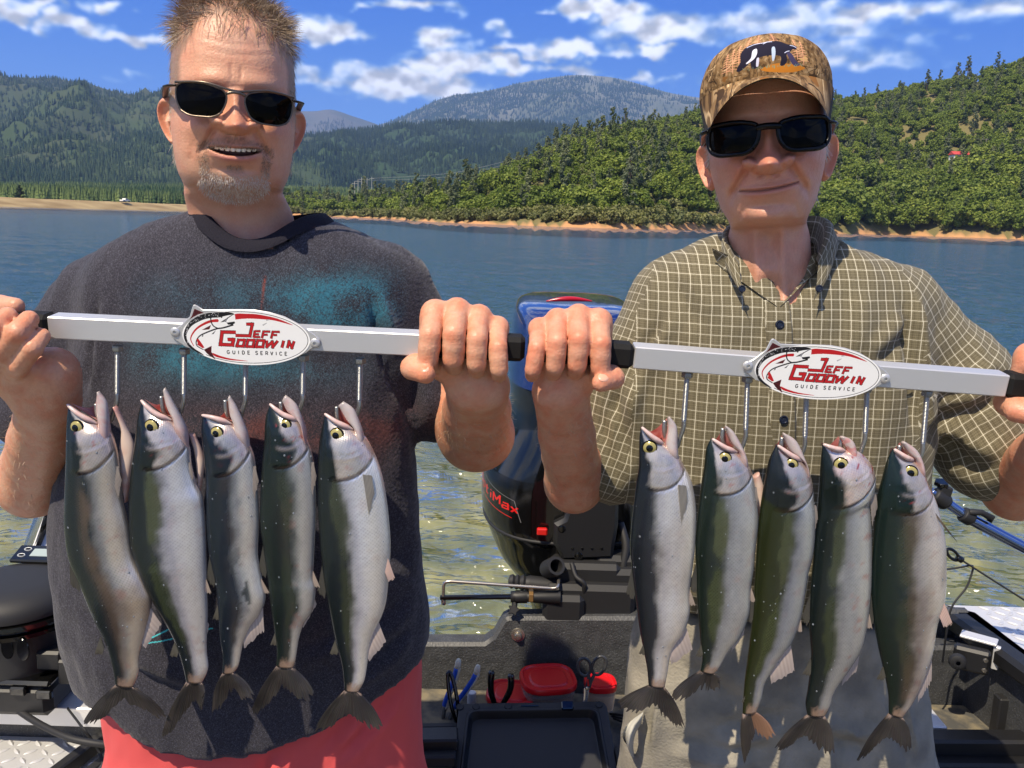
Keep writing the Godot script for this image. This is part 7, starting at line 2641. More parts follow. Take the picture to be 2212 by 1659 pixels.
	part("socket", lathe_mesh([Vector2(er * 1.18, -0.0002), Vector2(er * 1.12, 0.0014), Vector2(er * 1.04, 0.0019), Vector2(er * 1.0, 0.0017)], 26, face, 60), M.eye_black, eye)
	part("pupil", lathe_mesh([Vector2(er * 0.54, 0.0036), Vector2(er * 0.48, 0.0042), Vector2(er * 0.2, 0.0046), Vector2(0, 0.0047)], 22, face, 60), M.eye_black, eye)
	# tail
	var tail := Sheet.new()
	pts = PackedVector3Array()
	var lt := P(f.tail[0], f.tail[1], z + 0.004)
	var fk := P(f.tail[2], f.tail[3], z)
	var rt := P(f.tail[4], f.tail[5], z - 0.004)
	var nt := 64
	for face_n in 2:
		for r in 16:
			var t := r / 15.0
			for k in nt:
				var w := k / (nt - 1.0)
				var root := back[-1].lerp(belly[-1], lerpf(0.02, 0.98, w)) + Vector3(0, 0.004 * sin(w * PI), 0)
				var end: Vector3
				if w < 0.5: end = lt.lerp(fk, pow(w * 2.0, 1.5))
				else: end = rt.lerp(fk, pow((1.0 - w) * 2.0, 1.5))
				var ragged := (hash01(int(w * 40.0) * 3 + n * 50) - 0.5) * 0.010 + (hash01(k + n * 131) - 0.5) * 0.003
				if k == 0 or k == nt - 1: ragged = 0
				var bow := 1.0 - absf(w * 2.0 - 1.0)
				end.y -= 0.010 * sin(PI * pow(bow, 0.8))
				end += (end - root).normalized() * ragged
				var p := root.lerp(end, t)
				p.x += (0.010 * sin(PI * t) * (absf(w - 0.5) * 2.0)) * (-1.0 if w < 0.5 else 1.0) * 0.35
				p.z += 0.0005 * sin(w * 150.0) * smoothstep(0.0, 0.3, t) + 0.003 * sin(w * 7.0 + n) * t + (0.0012 if face_n == 0 else -0.0012) * (1.0 - t * 0.8)
				pts.append(p)
				var ray := 0.5 + 0.5 * sin(w * 150.0)
				var c := Color(0.016, 0.015, 0.015).lerp(Color(0.050, 0.043, 0.039), clampf(ray * 0.45 + blot.get_noise_3d(p.x, p.y, p.z) * 0.8 + 0.12, 0, 1))
				if n == 7 and w > 0.5: c = c.lerp(Color(0.24, 0.13, 0.08), 0.7)
				tail.c.append(c.lerp(Color(0.42, 0.31, 0.25), smoothstep(0.12, 0.0, t + rag2.get_noise_3d(p.x, p.y, 0) * 0.10)))
	tail.grid(pts.slice(0, 16 * nt), 16, nt)
	tail.grid(pts.slice(16 * nt), 16, nt, false, true)
	part("tail_fin", tail.commit(), M.fin, fish)
	# back, belly and paired fins
	var d0 := int(rows * 0.50)
	var d1 := int(rows * 0.60)
	var outw := (back[d0] - belly[d0]).normalized()
	fin_part(fish, "dorsal_fin", [back[d0] - outw * 0.003, back[d1] - outw * 0.003], back[d1] + outw * 0.009 + Vector3(0, -0.006, 0.0), Color(0.025, 0.027, 0.025), Color(0.065, 0.06, 0.05), n)
	var a0 := 0
	for r in rows:
		if absf(belly[r].y - P(f.anal[0], f.anal[1], z).y) < absf(belly[a0].y - P(f.anal[0], f.anal[1], z).y): a0 = r
	var a1 := 0
	for r in rows:
		if absf(belly[r].y - P(f.anal[4], f.anal[5], z).y) < absf(belly[a1].y - P(f.anal[4], f.anal[5], z).y): a1 = r
	var inw := (back[a0] - belly[a0]).normalized()
	fin_part(fish, "anal_fin", [belly[a0] + inw * 0.003, belly[a1] + inw * 0.003], P(f.anal[2], f.anal[3], z + 0.003), Color(0.33, 0.27, 0.24), Color(0.44, 0.37, 0.33), n)
	var ad := P(f.adi[0], f.adi[1], z)
	fin_part(fish, "adipose_fin", [ad + Vector3(0.006, 0.012, 0), ad + Vector3(0.010, -0.002, 0)], ad + Vector3(-0.002, -0.010, 0.001), Color(0.04, 0.04, 0.035), Color(0.10, 0.09, 0.07), n)
	if f.has("pelvic"):
		var pv := P(f.pelvic[0], f.pelvic[1], z - 0.004)
		fin_part(fish, "pelvic_fin", [pv + Vector3(-0.006, 0.004, 0), pv + Vector3(-0.006, -0.022, 0.002)], P(f.pelvic[2], f.pelvic[3], z - 0.004), Color(0.36, 0.22, 0.18), Color(0.55, 0.42, 0.36), n)
	else:
		var r := int(rows * 0.60)
		fin_part(fish, "pelvic_fin", [belly[r] + inw * 0.004, belly[r + 8] + inw * 0.004], belly[r + 14] - inw * 0.006 + Vector3(0, 0, 0.002), Color(0.14, 0.11, 0.09), Color(0.40, 0.33, 0.28), n)
	var g0 := int(rows * 0.255)
	if f.has("pectoral"):
		var base := back[g0].lerp(belly[g0], f.pectoral) + Vector3(0, 0, 0.0135)
		fin_part(fish, "pectoral_fin", [base + Vector3(-0.004, 0.004, 0.001), base + Vector3(0.006, 0.002, -0.001)], base + Vector3(0.003, -0.044, 0.001), Color(0.07, 0.07, 0.06), Color(0.30, 0.28, 0.25), n)
	elif f.has("pectoral_out"):
		fin_part(fish, "pectoral_fin", [P(2002, 1084, z - 0.008), P(2012, 1104, z - 0.008)], P(2069, 1172, z - 0.012), Color(0.07, 0.06, 0.05), Color(0.20, 0.16, 0.13), n)
	else:
		var base := back[g0].lerp(belly[g0], 0.93) + Vector3(0, 0, 0.004)
		fin_part(fish, "pectoral_fin", [base + Vector3(-0.004, 0.004, 0.001), base + Vector3(0.005, 0.002, -0.001)], base + Vector3(0.004, -0.036, 0.002), Color(0.10, 0.09, 0.08), Color(0.34, 0.29, 0.25), n)
	# the gill cover of the far side, sticking out past the throat
	if f.flap.size():
		var fa := along(sight(f.flap[0], z + 0.010), 24)
		var fb := along(sight(f.flap[1], z + 0.010), 24)
		var fl := Sheet.new()
		pts = PackedVector3Array()
		for r in 24:
			for k in 18:
				var a := TAU * k / 18.0
				var m := (fa[r] + fb[r]) / 2
				pts.append(m + (fb[r] - fa[r]) / 2 * -cos(a) + Vector3(0, 0, 1) * sin(a) * 0.005)
				var g := rag.get_noise_3d(pts[-1].x, pts[-1].y, 9)
				fl.c.append(Color(0.60, 0.47, 0.39).lerp(Color(0.45, 0.20, 0.15), clampf(smoothstep(0.55, 0.9, r / 23.0) * 0.6 + g * 0.6, 0, 1)).lerp(Color(0.35, 0.03, 0.03), smoothstep(0.25, 0.0, r / 23.0) * f.blood))
		fl.grid(pts, 24, 18, true, true, true, true)
		while fl.c.size() < fl.v.size(): fl.c.append(Color(0.5, 0.3, 0.25))
		part("far_gill_cover", fl.commit(), M.wet, fish)

func fin_part(fish: Node3D, called: String, base: Array, tip: Vector3, dark: Color, light: Color, n: int) -> void:
	var s := Sheet.new()
	var pts := PackedVector3Array()
	for side in 2:
		for r in 9:
			var t := r / 8.0
			for k in 15:
				var w := k / 14.0
				var root: Vector3 = base[0].lerp(base[1], w)
				var end := tip.lerp(base[1] + (tip - base[0]) * 0.42, pow(w, 1.2))
				if k > 0 and k < 14: end += (end - root) * (hash01(k * 5 + n * 17) - 0.5) * 0.14
				var p := root.lerp(end, t)
				p.z += 0.0004 * sin(w * 40.0) * t + (0.0008 if side == 0 else -0.0008) * (1.0 - t * 0.85) + 0.001 * sin(t * 3.0)
				pts.append(p)
				s.c.append(dark.lerp(light, clampf(0.3 + 0.45 * sin(w * 40.0) + 0.35 * t, 0, 1)))
	s.grid(pts.slice(0, 135), 9, 15)
	s.grid(pts.slice(135), 9, 15, false, true)
	part(called, s.commit(), M.fin, fish)

func fish_colour(f: Dictionary, n: int, t: float, q: float, p: Vector3, rag: FastNoiseLite, rag2: FastNoiseLite, blot: FastNoiseLite, edge: float) -> Color:
	var a := rag.get_noise_3d(p.x, p.y * 0.7, p.z)
	var b := blot.get_noise_3d(p.x, p.y * 0.5, p.z)
	var fine := rag2.get_noise_3d(p.x, p.y, p.z)
	var back: Color = f.back_c * (0.75 if n < 7 else 0.6)
	back = back.lerp(Color(0.020, 0.022, 0.022), 0.35 if n != 7 else 0.1)
	var mid: Color = f.mid_c * (1.25 if n in [1, 4, 5] else 1.0)
	var bel: Color = f.belly_c * 1.2
	var dark: float = f.dark * 1.10 + (0.13 if n < 5 else 0.07) + b * 0.10 + 0.05 * sin(t * 5.0 + n)
	var c := back
	if t > edge:
		# body: back, a band of half dark scales, flank, belly
		c = back.lerp(back * 1.0 + Color(0.022, 0.025, 0.035), smoothstep(0.05, dark, q) * 0.8)
		c = c.lerp(mid, smoothstep(dark - 0.09, dark + 0.15, q + a * 0.08))
		c = c.lerp(Color(mid.r * 0.62, mid.g * 0.62, mid.b * 0.70), gauss(q - dark - 0.10, 0.06) * 0.55)
		c = c.lerp(bel, smoothstep(0.60, 0.85, q + a * 0.08))
		# pale green patch on the shoulder
		var patch: float = smoothstep(1.25, 0.75, Vector2((t - 0.37) / 0.13, (q - dark * 0.80) / 0.11).length() + a * 0.35) * f.green
		c = c.lerp(Color(0.120, 0.140, 0.075), patch * 0.75)
		var low: float = smoothstep(1.2, 0.8, Vector2((t - 0.70) / 0.16, (q - dark * 0.75) / 0.12).length() + a * 0.4) * f.green * 0.5
		c = c.lerp(Color(0.11, 0.135, 0.05), low)
		# warm stains
		c = c.lerp(Color(0.27, 0.18, 0.12), clampf((b + 0.15) * 1.6, 0, 0.65) * f.warm * smoothstep(0.25, 0.5, q))
		# bare patches of lost scales
		if n == 2: c = c.lerp(Color(0.06, 0.07, 0.08), smoothstep(0.20, 0.34, a + 0.25 * gauss(t - 0.66, 0.1) - 0.03) * smoothstep(0.35, 0.5, q) * smoothstep(0.80, 0.7, q) * gauss(t - 0.66, 0.16))
		c = c.lerp(Color(0.48, 0.33, 0.25), smoothstep(0.955, 0.985, t + fine * 0.015) * smoothstep(0.12, 0.3, q) * 0.8)
		c = c.lerp(Color(0.50, 0.20, 0.16), f.blood * 0.5 * smoothstep(0.30, 0.48, blot.get_noise_3d(p.x * 2.0 + 7.0, p.y * 2.0, 3)) * smoothstep(0.5, 0.7, q))
		c *= 1.0 + fine * 0.10
	else:
		var skull: float = f.dark + (0.14 if n < 5 else 0.06) - 0.10 * smoothstep(0.05, 0.12, t) + 0.20 * gauss(t - edge * 0.8, 0.05) * (1.0 if n in [1, 2, 3, 7, 9] else 0.3)
		var cheek := Color(0.34, 0.33, 0.32).lerp(Color(0.52, 0.44, 0.40), clampf(0.5 + a * 1.2, 0, 1)).lerp(Color(0.19, 0.20, 0.215), clampf(b * 1.2, 0, 0.6))
		cheek = cheek.lerp(bel, 0.25)
		if n == 8: cheek = Color(0.74, 0.66, 0.60).lerp(Color(0.68, 0.50, 0.44), clampf(0.4 + a, 0, 1))
		if n == 7: back = Color(0.018, 0.022, 0.022)
		c = back.lerp(cheek, smoothstep(skull - 0.05, skull + 0.07, q + a * 0.10))
		c = c.lerp(Color(0.60, 0.42, 0.36), 0.5 * smoothstep(0.75, 0.95, q))
		c = c.lerp(Color(0.62, 0.52, 0.48), 0.5 * gauss(t - edge * 0.74 - (q - 0.5) * 0.05, 0.006) * smoothstep(0.3, 0.45, q))
		c = c.lerp(Color(0.48, 0.05, 0.05), f.blood * smoothstep(0.36, 0.46, rag.get_noise_3d(p.x * 1.7 + 3.0, p.y * 1.7, 8)) * smoothstep(0.3, 0.5, q))
		c *= 1.0 + fine * 0.14
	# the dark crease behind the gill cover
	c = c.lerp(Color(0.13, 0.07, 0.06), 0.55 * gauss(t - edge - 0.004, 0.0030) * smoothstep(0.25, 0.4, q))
	return Color(maxf(c.r, 0.01), maxf(c.g, 0.01), maxf(c.b, 0.01))
# ---------------------------------------------------------------- the boat, its motor and the things lying in the stern
func flat(u: float, v: float, y: float) -> Vector3:
	var d: Vector3 = lens_axes * Vector3((u - 1106.0) / FOCAL, -(v - 829.5) / FOCAL, -1.0)
	return EYE + d * ((y - EYE.y) / d.y)

func xy(p: Vector3) -> Vector2:
	return Vector2(p.x, p.y)

# raised treads of diamond plate on a horizontal rectangle
func treads(x0: float, x1: float, z0: float, z1: float, y: float, turn := 0.0) -> ArrayMesh:
	var s := Solid.new()
	var step := 0.027
	var nx := int((x1 - x0) / step)
	var nz := int((z1 - z0) / step)
	for i in nx:
		for k in nz:
			var c := Vector3(x0 + (i + 0.5) * step, y, z0 + (k + 0.5) * step)
			var b := Basis(Vector3.UP, (PI / 4 if (i + k) % 2 else -PI / 4) + turn)
			s.x = Transform3D(b, c)
			var l := 0.0135
			var w := 0.0044
			var h := 0.0026
			var p := [Vector3(-l, 0, 0), Vector3(-l * 0.35, 0, -w), Vector3(l * 0.35, 0, -w), Vector3(l, 0, 0), Vector3(l * 0.35, 0, w), Vector3(-l * 0.35, 0, w)]
			var a := Vector3(-l * 0.5, h, 0)
			var e := Vector3(l * 0.5, h, 0)
			s.oriented([p[0], p[1], a], Vector3.UP)
			s.oriented([p[1], p[2], e, a], Vector3.UP)
			s.oriented([p[2], p[3], e], Vector3.UP)
			s.oriented([p[3], p[4], e], Vector3.UP)
			s.oriented([p[4], p[5], a, e], Vector3.UP)
			s.oriented([p[5], p[0], a], Vector3.UP)
	return s.commit(50)

func boat() -> void:
	var speck := noise(0.45, 2, 161)
	var liner := paint("#ffffff", 0.55, 0.0, 0.5)
	var im := Image.create_empty(512, 512, false, Image.FORMAT_RGB8)
	var rough := noise(0.02, 4, 162)
	var rng := RandomNumberGenerator.new()
	rng.seed = 163
	for y in 512:
		for x in 512:
			var g := 0.235 + 0.05 * rough.get_noise_2d(x, y) + 0.05 * speck.get_noise_2d(x, y)
			im.set_pixel(x, y, Color(g * 0.98, g, g * 1.02))
	for k in 5200:
		var c := 0.28 + rng.randf() * 0.45
		im.set_pixel(rng.randi() % 512, rng.randi() % 512, Color(c, c, c))
	liner.albedo_texture = ImageTexture.create_from_image(im)
	liner.uv1_triplanar = true
	liner.uv1_scale = Vector3.ONE * 2.4
	liner.normal_enabled = true
	liner.normal_texture = noise_map(noise(0.25, 3, 164), 256, true, 4.0)
	liner.normal_scale = 0.2
	M.liner = liner
	M.black = bumpy(paint("#161617", 0.5, 0.0, 0.5), noise_map(noise(0.3, 2, 165), 256, true, 2.0), 20.0, 0.25)
	M.gloss_black = paint("#0a0a0a", 0.09, 0.0, 0.6)
	M.soft_black = paint("#1a1a1b", 0.62)
	M.plate = bumpy(paint("#cfcfce", 0.42, 0.4), noise_map(noise(0.04, 4, 166), 256, true, 2.0), 9.0, 0.2)
	M.chrome = paint("#d9dadd", 0.08, 1.0)
	M.steel = paint("#b9b2a6", 0.25, 0.9)
	var b := thing("fishing_boat", "dark grey aluminium fishing boat with speckled liner and diamond plate decks", "boat", Vector3(0, 0.1, -1.4))
	# transom with its raised motor well
	var zt := 1.92
	var edge := PackedVector2Array()
	for q in [[-500, 1384], [924, 1390], [1046, 1390], [1066, 1376], [1087, 1340], [1098, 1334], [1700, 1334], [1716, 1340], [1740, 1376], [1760, 1392], [2040, 1398], [2700, 1404]]: edge.append(xy(P(q[0], q[1], zt)))
	edge.append(Vector2(edge[-1].x, 0.0))
	edge.append(Vector2(edge[0].x, 0.0))
	var tr := Solid.new()
	tr.slab(edge, -zt - 0.055, -zt, 0.008)
	part("transom", tr.commit(35), M.liner, b)
	var bolt_at := P(1119, 1371, zt)
	part("bolt", lathe_mesh([Vector2(0, 0.014), Vector2(0.0075, 0.013), Vector2(0.0095, 0.010), Vector2(0.0095, 0.0035), Vector2(0.0165, 0.003), Vector2(0.0175, 0), Vector2(0, 0)], 22, Transform3D(Basis(Vector3.RIGHT, PI / 2), bolt_at)), M.steel, b)
	# shelf before the transom, floor, sides
	var dirt := bumpy(paint("#6d675a", 0.85), noise_map(noise(0.02, 5, 167), 512, true, 3.0), 1.5, 0.5)
	var stain := Image.create_empty(512, 512, false, Image.FORMAT_RGB8)
	for y in 512:
		for x in 512:
			var g := clampf(0.5 + rough.get_noise_2d(x + 900, y) * 1.3 + speck.get_noise_2d(x, y) * 0.15, 0, 1)
			stain.set_pixel(x, y, Color(0.27, 0.265, 0.25).lerp(Color(0.47, 0.43, 0.34), g))
	dirt.albedo_texture = ImageTexture.create_from_image(stain)
	dirt.albedo_color = Color.WHITE
	part("stern_shelf", box_mesh(Vector3(0.15, 0.47, -1.745), Vector3(2.3, 0.05, 0.345), 0.004), dirt, b)
	part("shelf_lip", box_mesh(Vector3(0.15, 0.478, -1.565), Vector3(2.3, 0.07, 0.014), 0.003), M.plate, b)
	part("floor", box_mesh(Vector3(0.1, 0.08, -0.2), Vector3(2.5, 0.04, 3.4), 0.004), dirt, b)
	for s in [-1, 1]:
		part("hull_side", box_mesh(Vector3(s * 1.28 + 0.12, 0.32, -0.2), Vector3(0.04, 0.66, 3.5), 0.005), M.liner, b)
	# left deck
	var y0 := 0.66
	part("side_deck", box_mesh(Vector3(-1.02, y0 - 0.006, -1.745), Vector3(0.62, 0.012, 0.44), 0.002), M.plate, b)
	part("tread_pattern", treads(-1.30, -0.76, -1.955, -1.66, y0 + 0.0005), M.plate, b).set_meta("kind", "stuff")
	part("deck_lip", box_mesh(Vector3(-1.02, y0 - 0.018, -1.522), Vector3(0.62, 0.040, 0.006), 0.0015), M.plate, b)
	part("lower_deck", box_mesh(Vector3(-1.02, 0.572, -1.27), Vector3(0.62, 0.012, 0.56), 0.002), M.plate, b)
	part("tread_pattern", treads(-1.30, -0.74, -1.54, -1.10, 0.5785), M.plate, b).set_meta("kind", "stuff")
	part("deck_riser", box_mesh(Vector3(-1.02, 0.61, -1.560), Vector3(0.62, 0.075, 0.02), 0.002), M.liner, b)
	var r0 := flat(128, 1668, 0.60)
	var r1 := flat(262, 1566, 0.60)
	for k in 2:
		var off := Vector3(0.045 * k, -0.01 * k, 0.02 * k)
		part("rail", box_mesh((r0 + r1) / 2 + off, Vector3(0.022, 0.03, r0.distance_to(r1) + 0.1), 0.003, Basis(Vector3.UP, atan2(r1.x - r0.x, r1.z - r0.z))), M.soft_black, b)
	part("side_bulkhead", box_mesh(Vector3(-0.705, 0.36, -1.4), Vector3(0.02, 0.56, 0.8), 0.003), M.liner, b)
	# right deck: plate, black rail, bracket
	var d0 := flat(2045, 1307, 0.70)
	var d1 := flat(2106, 1323, 0.70)
	var d2 := flat(2290, 1462, 0.70)
	var d3 := flat(2420, 1307, 0.70)
	var dk := Solid.new()
	var top := PackedVector3Array([d0, d1, d2, Vector3(d3.x + 0.2, 0.70, d2.z), Vector3(d3.x + 0.2, 0.70, d0.z)])
	dk.oriented(Array(top), Vector3.UP)
	for i in 5:
		var a := top[i]
		var c := top[(i + 1) % 5]
		dk.quad(a, c, c - Vector3(0, 0.012, 0), a - Vector3(0, 0.012, 0))
	part("side_deck", dk.commit(20), M.plate, b)
	var tt := treads(d1.x + 0.02, d3.x + 0.1, -d0.z * -1.0 + 0.0, d2.z, 0.7006)
	part("tread_pattern", tt, M.plate, b).set_meta("kind", "stuff")
	var rail0 := flat(2066, 1330, 0.695)
	var rail1 := flat(2300, 1500, 0.695)
	var mid := (rail0 + rail1) / 2
	var ry := Basis(Vector3.UP, atan2(rail1.x - rail0.x, rail1.z - rail0.z))
	part("rail", box_mesh(mid + Vector3(0.0, -0.012, 0), Vector3(0.055, 0.045, rail0.distance_to(rail1)), 0.010, ry), M.black, b)
	part("rail_wall", box_mesh(mid + Vector3(0.01, -0.14, 0), Vector3(0.02, 0.21, rail0.distance_to(rail1)), 0.003, ry), M.liner, b)
	part("rail_end", box_mesh(rail0 + Vector3(-0.010, -0.10, -0.02), Vector3(0.10, 0.22, 0.03), 0.008), M.liner, b)
	# low black rails across the stern on both sides
	for q in [[1985, 1604, 2330, 1606, 0.53, 0.040, 0.05], [1985, 1650, 2330, 1652, 0.50, 0.030, 0.05]]:
		var a := flat(q[0], q[1], q[4])
		var c := flat(q[2], q[3], q[4])
		part("cross_rail", box_mesh((a + c) / 2, Vector3(a.distance_to(c), q[5], q[6]), 0.006, Basis(Vector3.UP, atan2(-(c.z - a.z), c.x - a.x))), M.black, b)
	for q in [[850, 1600, 990, 1597, 0.55, 0.030, 0.05], [850, 1636, 985, 1634, 0.53, 0.026, 0.04], [880, 1572, 990, 1570, 0.53, 0.012, 0.02], [1330, 1640, 1380, 1640, 0.53, 0.03, 0.05]]:
		var a := flat(q[0], q[1], q[4])
		var c := flat(q[2], q[3], q[4])
		part("cross_rail", box_mesh((a + c) / 2, Vector3(a.distance_to(c), q[5], q[6]), 0.004, Basis(Vector3.UP, atan2(-(c.z - a.z), c.x - a.x))), M.black if q[5] > 0.028 else M.soft_black, b)
	var post := flat(2158, 1586, 0.50)
	part("post", box_mesh(post + Vector3(0, 0.045, 0), Vector3(0.034, 0.10, 0.03), 0.003), M.soft_black, b)
	part("step", box_mesh(flat(2008, 1545, 0.54) + Vector3(-0.02, -0.012, 0), Vector3(0.075, 0.03, 0.10), 0.003), M.plate, b)
	part("step_support", box_mesh(flat(2005, 1580, 0.50) + Vector3(-0.02, 0.008, -0.02), Vector3(0.05, 0.045, 0.06), 0.003), M.soft_black, b)
	var lv0 := flat(2118, 1452, 0.56)
	var lv1 := flat(2186, 1508, 0.56)
	part("lever", box_mesh((lv0 + lv1) / 2, Vector3(0.018, 0.006, lv0.distance_to(lv1)), 0.002, Basis(Vector3.UP, atan2(lv1.x - lv0.x, lv1.z - lv0.z))), paint("#9a9a96", 0.5, 0.3), b)
	# bracket on the rail
	var br := thing("rail_bracket", "black ratchet bracket with an aluminium cap on the right gunwale rail", "bracket", flat(2100, 1380, 0.70))
	var c0 := flat(2100, 1385, 0.70) + Vector3(-0.01, 0.0, 0.03)
	part("body", box_mesh(c0 + Vector3(-0.004, -0.028, 0), Vector3(0.075, 0.055, 0.03), 0.006, Basis(Vector3.UP, -0.5)), M.black, br)
	part("cap", box_mesh(c0 + Vector3(0.020, 0.012, -0.022), Vector3(0.075, 0.006, 0.036), 0.0015, Basis(Vector3.UP, -0.62)), M.plate, br)
	part("cap_side", box_mesh(c0 + Vector3(0.048, -0.020, 0.006), Vector3(0.014, 0.055, 0.012), 0.0015, Basis(Vector3.UP, -0.62)), M.plate, br)
	part("ratchet", lathe_mesh([Vector2(0.005, 0.012), Vector2(0.011, 0.013), Vector2(0.017, 0.010), Vector2(0.019, 0.0), Vector2(0.0, 0.0)], 18, Transform3D(Basis(Vector3.RIGHT, PI / 2) * Basis(Vector3(0, 0, 1), 0.3), c0 + Vector3(-0.044, -0.026, 0.016))), M.soft_black, br)
	for k in 2: part("bolt", lathe_mesh([Vector2(0, 0.005), Vector2(0.005, 0.004), Vector2(0.006, 0)], 12, Transform3D(Basis(Vector3.RIGHT, PI / 2), c0 + Vector3(0.014, -0.018 - k * 0.024, 0.024))), M.zinc if M.has("zinc") else M.steel, br)

func cowl_rows(list: Array, z: float) -> Array:
	var out := []
	for r in list:
		var a := P(r[1], r[0], z)
		var c := P(r[2], r[0], z)
		out.append([a.y, a.x, c.x, -r[3], -r[4]])
	return out

func cowl_point(rows: Array, y: float, a: float, puff := 0.0) -> Vector3:
	var t := table(rows, y)
	var cx := (t[0] + t[1]) / 2
	var cz := (t[2] + t[3]) / 2
	var e := 2.9
	var rad := pow(pow(absf(sin(a)), e) + pow(absf(cos(a)), e), -1.0 / e)
	return Vector3(cx + sin(a) * rad * ((t[1] - t[0]) / 2 + puff), y, cz + cos(a) * rad * ((t[2] - t[3]) / 2 + puff))

func cowl_sheet(rows: Array, y0: float, y1: float, n: int, puff := 0.0, cap0 := false, cap1 := false, dip := 0.0) -> Sheet:
	var s := Sheet.new()
	var pts := PackedVector3Array()
	for r in n:
		for k in 72:
			var a := TAU * k / 72.0
			var y := lerpf(y0, y1, r / (n - 1.0))
			var p := cowl_point(rows, y, a, puff)
			pts.append(p)
	s.grid(pts, n, 72, true, y0 < y1, cap0, cap1)
	return s

func outboard() -> void:
	var z := 2.3
	var rows := cowl_rows([[646, 1190, 1300, 2.20, 2.45], [648, 1150, 1340, 2.14, 2.60], [655, 1126, 1362, 2.10, 2.70], [672, 1114, 1374, 2.075, 2.74], [720, 1107, 1384, 2.06, 2.76], [800, 1101, 1390, 2.05, 2.78], [885, 1096, 1396, 2.04, 2.79], [960, 1062, 1402, 2.03, 2.80], [1000, 1044, 1406, 2.03, 2.80], [1060, 1040, 1408, 2.03, 2.80], [1096, 1044, 1406, 2.03, 2.78], [1124, 1053, 1402, 2.04, 2.76], [1167, 1072, 1392, 2.05, 2.70], [1201, 1103, 1376, 2.06, 2.60], [1244, 1131, 1350, 2.08, 2.50], [1300, 1150, 1330, 2.10, 2.45]], z)
	rows.sort_custom(func(a, b): return a[0] < b[0])
	var Y := func(v: float) -> float: return P(1150, v, z).y
	var m := thing("outboard_motor", "large black outboard motor with a blue cowl top on the transom", "outboard motor", Vector3(cowl_point(rows, Y.call(1100), 0).x, 0.6, -2.3))
	var blue := paint("#10235f", 0.08, 0.0, 0.6)
	blue.clearcoat_enabled = true
	blue.clearcoat = 0.8
	blue.clearcoat_roughness = 0.04
	part("cowl_top", cowl_sheet(rows, Y.call(812), Y.call(646), 40, 0.004, false, true).commit(), blue, m)
	part("cowl", cowl_sheet(rows, Y.call(1094), Y.call(814), 40).commit(), M.gloss_black, m)
	part("lower_cowl", cowl_sheet(rows, Y.call(1290), Y.call(1099), 30, -0.001).commit(), M.gloss_black, m)
	var seam := Sheet.new()
	var path := PackedVector3Array()
	for k in 74: path.append(cowl_point(rows, Y.call(1096.5), TAU * k / 72.0, -0.001))
	seam.tube(path, 0.005, 8, false)
	part("seam", seam.commit(), M.soft_black, m)
	# red crescent on the cowl top
	var cres := Sheet.new()
	path = PackedVector3Array()
	for k in 20: path.append(P(1180 + k * 5.2, 650.5 - sin(k / 19.0 * PI) * 5.0, 2.125))
	cres.tube(path, PackedFloat32Array(range(20).map(func(k): return 0.0015 + 0.005 * sin(k / 19.0 * PI))), 8)
	part("badge", cres.commit(), paint("#a8182a", 0.2), m)
	# maker's lettering on the left flank
	var im := Image.create_empty(512, 384, false, Image.FORMAT_RGB8)
	im.fill(Color(0.04, 0.04, 0.04))
	var white := Color(0.9, 0.9, 0.9)
	var red := Color(0.78, 0.10, 0.09)
	for q in 2:
		var w: float = [46, 26][q]
		stroke(im, curve2(poly([70, 10, 150, 20, 140, -30]), 3, false), w, white if q == 0 else red)
		stroke(im, curve2(poly([60, -20, 70, 60, 120, 90, 130, 150, 90, 190, 50, 160]), 6, false), w + 12, white if q == 0 else red)
	var x := 168.0
	var glyphs := {"O": [[0, 0.2, 0.2, 0, 0.8, 0, 1, 0.2, 1, 0.8, 0.8, 1, 0.2, 1, 0, 0.8, 0, 0.2]], "p": [[0, 1.35, 0, 0.3, 0.8, 0.3, 1, 0.5, 1, 0.8, 0.8, 1, 0, 1]], "t": [[0.4, 0, 0.4, 1, 0.9, 1], [0, 0.35, 0.9, 0.35]], "i": [[0.5, 0.35, 0.5, 1], [0.5, 0.02, 0.5, 0.12]], "M": [[0, 1, 0, 0, 0.5, 0.6, 1, 0, 1, 1]], "a": [[0.1, 0.35, 0.9, 0.35, 1, 0.5, 1, 1, 0.1, 1, 0, 0.85, 0.1, 0.68, 1, 0.68]], "x": [[0, 0.35, 1, 1], [1, 0.35, 0, 1]]}
	for g in ["O", "p", "t", "i", "M", "a", "x"]:
		var w: float = 14.0 if g == "i" else 40.0 if g == "M" else 30.0
		for l in glyphs[g]:
			var o := PackedVector2Array()
			for j in range(0, l.size(), 2): o.append(Vector2(x + l[j] * w, 118 + l[j + 1] * 62 + (x - 168) * 0.22))
			stroke_mitred(im, o, 10, red)
		x += w + 14
	stroke(im, poly([168, 218, 430, 282]), 5, red)
	stroke(im, poly([150, 60, 440, 150, 470, 300]), 3, Color(0.45, 0.45, 0.45))
	var label := paint("#ffffff", 0.15)
	label.albedo_texture = ImageTexture.create_from_image(im)
	var dec := Sheet.new()
	var pts := PackedVector3Array()
	for r in 14:
		for k in 20:
			var y: float = lerpf(Y.call(1085), Y.call(985), r / 13.0)
			# from the left flank round towards the front
			var a := lerpf(-PI / 2 - 0.05, -0.42, k / 19.0)
			pts.append(cowl_point(rows, y, a, 0.0018))
			dec.uv.append(Vector2(k / 19.0, 1.0 - r / 13.0))
	dec.grid(pts, 14, 20, false, true)
	part("lettering", dec.commit(), label, m)
	part("white_mark", box_mesh(cowl_point(rows, Y.call(890), -1.15, 0.001), Vector3(0.02, 0.03, 0.002), 0.0005, Basis(Vector3.UP, -1.0) * Basis(Vector3(0, 0, 1), -0.5)), M.white_wall, m)
	# clamp plate, bracket and steering
	var zp := 2.0
